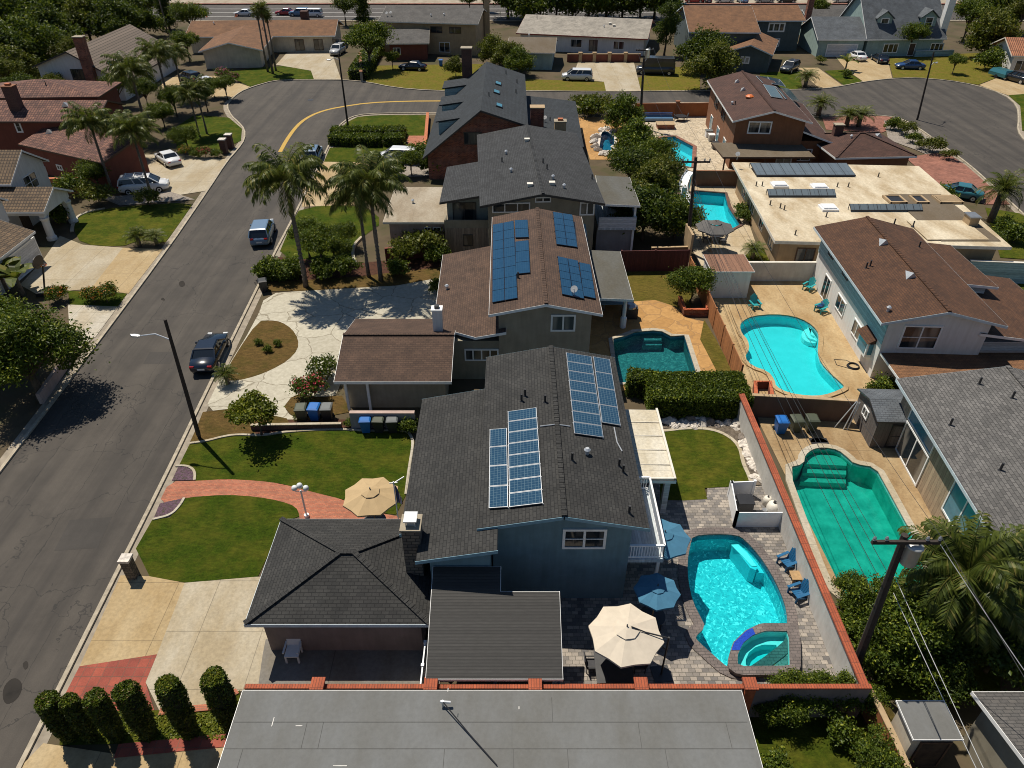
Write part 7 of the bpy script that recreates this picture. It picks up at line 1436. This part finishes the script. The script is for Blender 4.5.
# bushes
G='garden bushes'
for k,x,y,s,l in (('flowerpink_a',312,398,1.0,'pink flowering bush at the flagstone drive'),('flowerwhite_a',327,380,1.1,'leafy bush with pale flowers beside the brown garage roof'),('bush_a',410,432,.8,'small bush at the end of the lavender wall'),('bush_b',352,426,.45,'tiny bush left of the lavender wall'),('flowerorange_a',60,302,.85,'orange flowering bush at the left driveway'),('flowerorange_b',95,302,.85,'orange flowering bush left of its twin beside the left driveway'),('flowerorange_a',108,303,.95,'orange flowering bush nearest the left kerb'),('flowermag_a',224,80,1.2,'magenta flower bush beside the far tan driveway'),('flowermag_b',234,82,.9,'smaller magenta and orange flower bush beside the far tan driveway'),
  ('loosebush_a',425,256,2.0,'loose rose bush in front of the flat roofed garage'),('loosebush_b',405,262,1.7,'loose white flowered bush behind the twin palms'),('bush_a',398,276,1.2,'low green bush under the twin palms'),('bush_b',345,276,1.3,'green bush between the palms on the bed'),('bush_a',325,279,1.4,'dark bush beside the slender trees'),('bush_b',292,279,1.4,'dark bush at the base of the large palm'),('bush_a',270,279,1.5,'bush above the black bin'),('bush_b',440,262,1.3,'bush at the wall of the brown roofed house'),('bush_a',437,292,.9,'bush at the corner of the flagstone drive and the house'),
  ('bush_a',62,222,1.5,'round bush in the arched porch'),('bush_b',75,196,1.8,'big round bush by the brown stucco wall'),('loosebush_a',100,205,1.8,'ground bush along the curved edging of the left lawn'),('loosebush_b',150,206,1.4,'bush on the gravel strip of the left lawn'),
  ('loosebush_b',905,135,1.4,'bronze bush in the bed by the cul de sac'),('bush_a',893,130,1.3,'green bush in the bed by the cul de sac'),('bush_b',912,143,1.0,'grey bush in the bed by the cul de sac'),('loosebush_b',933,153,1.5,'lime ground bush in the bed along the curved kerb'),('loosebush_a',948,160,1.0,'olive bush at the end of the bed along the curved kerb'),('loosebush_b',920,149,.9,'small olive bush in the bed along the curved kerb'),('bush_a',940,205,1.6,'clipped ball shrub left of the full low palm'),
  ('bush_b',1003,232,1.1,'ball shrub right of the cream house wall'),('bush_a',1013,243,1.4,'larger ball shrub right of the cream house wall'),('bush_b',992,243,1.0,'dark ball shrub beside the cream house wall'),('bush_a',741,215,1.0,'clipped shrub on the deck beside the cream house'),('bush_b',744,222,.9,'lower clipped shrub on the deck beside the cream house'),
  ('bush_a',590,118,2.0,'bush in the rockery beside the slate annex'),('loosebush_b',598,115,2.2,'loose bush in the rockery beside the cross street'),('loosebush_a',583,112,2.0,'loose bush at the corner of the slate annex'),('bush_a',880,397,1.0,'green bush in the corner under the white house'),('bush_b',886,392,.9,'dark pot bush under the white house'),
  ('bush_a',414,162,1.6,'shrub right of the pickup truck'),('bush_b',430,163,1.8,'shrub before the brick gable of the slate house'),('bush_a',446,164,1.7,'shrub under the brick gable window'),('bush_b',370,168,1.4,'shrub left of the pickup truck'),('loosebush_a',640,90,.001,'x'),('bush_a',985,70,2.6,'ball shrub beside the green trailer'),('bush_b',1000,66,2.6,'ball shrub before the tile roofed house'),('bush_a',846,78,1.0,'shrub at the cul de sac drive edge'),('loosebush_a',820,64,1.0,'shrub mound left of the cape driveway'),
  ('loosebush_b',300,420,.4,'small red leaved plant in the mulch bed'),('bush_a',268,352,.42,'tiny plant in the dry grass island'),('bush_b',259,345,.36,'second tiny plant in the dry grass island'),('bush_a',278,346,.4,'third tiny plant in the dry grass island'),('bush_b',600,70,.001,'x'),('loosebush_a',140,222,.001,'x')):
    if s>.01: plant(k,x,y,s,l,'bush',G)
G='garden shrubs on the shaded left lots'
for i,(k,x,y,s_,l) in enumerate((('round_a',178,118,.9,'leafy tree between the palms above the left lawn'),('dark_b',150,112,.8,'dark shrub tree against the red tile house'),('round_b',208,112,.75,'leafy tree beside the curved kerb of the left lawn'),('citrus_a',188,150,.9,'shrub mass at the top of the pale driveway'),('citrus_b',138,160,1.0,'shrub tree beside the red tile house and the white sedan'),('citrus_a',120,176,1.1,'leafy shrub tree behind the white van'),('round_a',112,148,.8,'leafy tree at the corner of the red tile house'),('citrus_b',165,128,1.0,'shrub below the palms in the shaded yard'),('round_b',228,100,.7,'leafy tree at the kerb curve below the tan driveway'),('citrus_a',215,98,.9,'shrub at the lower edge of the tan driveway'),('citrus_b',100,190,1.0,'shrub beside the brown stucco wall and the white van'),('dark_a',30,112,.9,'dark tree between the striped roof and the red tile roof'),('olive_a',60,104,.8,'olive shrub tree in front of the white gable'),('citrus_a',196,165,.001,'x'))):
    if s_>.01: plant(k,x,y,s_,l,'tree',G)
G='low flowering plants by the gate pillars'
for i,(x,y) in enumerate(((186,157),(196,158),(206,158),(217,158))): plant(('flowerorange_a','bush_a','flowerpink_a','bush_b')[i],x,y,.8,('orange','green','pink','rounded green')[i]+' low plant in the bed beside the gate pillars','bush',G)
wallrun('garden_wall','low pinkish wall under the huge tree along the left kerb',[W(71,362),W(42,404)],.25,.8,'stucco_pink')
G='shrubs along the flat roofed garage'
for i,(x,y) in enumerate(((395,178),(412,176),(432,174),(450,172))): plant(('bush_a','round_a','bush_b','citrus_a')[i],x,y,(1.6,.6,1.7,.75)[i],('left','second','third','right')[i]+' shrub in the bed behind the flat roofed garage','bush',G)
G='small trees over the left front yard'
for x,y,l in ((335,262,'young tree left of the twin palms'),(345,250,'young tree behind the twin palms')): plant('citrus_a',x,y,.8,l,'tree',G)
rg=random.Random(4)
mb=M()
for i in range(2600):
    a=V((W(rg.uniform(62,228),rg.uniform(714,741)))); leafquad(mb,a+V((0,0,rg.uniform(.03,.14))),(V((0,0,1))+rdir(rg)*.7).normalized(),.16,.09,rg)
tag(mb.build('ground_cover_plants','leaf_lime'),'low bright ground cover around the clipped columns','ground cover',None,'stuff')
for k in list(PROTO.values()):
    for ch in list(k.children): bpy.data.objects.remove(ch)
    bpy.data.objects.remove(k)
# ================================================================== camera, sun, sky
cd=bpy.data.cameras.new('camera'); cam=bpy.data.objects.new('camera',cd); C.objects.link(cam); cam.location=CAM; cam.rotation_euler=(math.pi/2-PIT,0,0)
cd.sensor_width=36; cd.sensor_fit='HORIZONTAL'; cd.lens=36*FL_/1024; cd.clip_end=3000; S.camera=cam
SUNV=V((-2.8,3.2,0)).normalized()*math.cos(R(63.5)); SUNV.z=math.sin(R(63.5))
ld=bpy.data.lights.new('sun','SUN'); ld.energy=5; ld.angle=R(.5); ld.color=(1,.925,.805); sun=bpy.data.objects.new('sun',ld); C.objects.link(sun); sun.rotation_euler=SUNV.to_track_quat('Z','Y').to_euler(); sun.location=(0,0,80)
w=bpy.data.worlds.new('World'); S.world=w; w.use_nodes=True; t=w.node_tree; bg=t.nodes['Background']; sk=t.nodes.new('ShaderNodeTexSky'); sk.sky_type='NISHITA'; sk.sun_disc=False; sk.sun_elevation=R(63.5); sk.sun_rotation=math.atan2(SUNV.x,SUNV.y); t.links.new(sk.outputs[0],bg.inputs['Color']); bg.inputs['Strength'].default_value=.056; sk.ozone_density=6; sk.dust_density=.3; sk.air_density=1.2
S.view_settings.view_transform='Standard'; S.view_settings.look='None'; S.view_settings.exposure=.1; S.view_settings.gamma=1; S.view_settings.use_curve_mapping=False
S.render.resolution_x=1024; S.render.resolution_y=768
S.cycles.pixel_filter_type='BLACKMAN_HARRIS'; S.cycles.filter_width=1.0; S.cycles.max_bounces=8; S.cycles.transparent_max_bounces=12
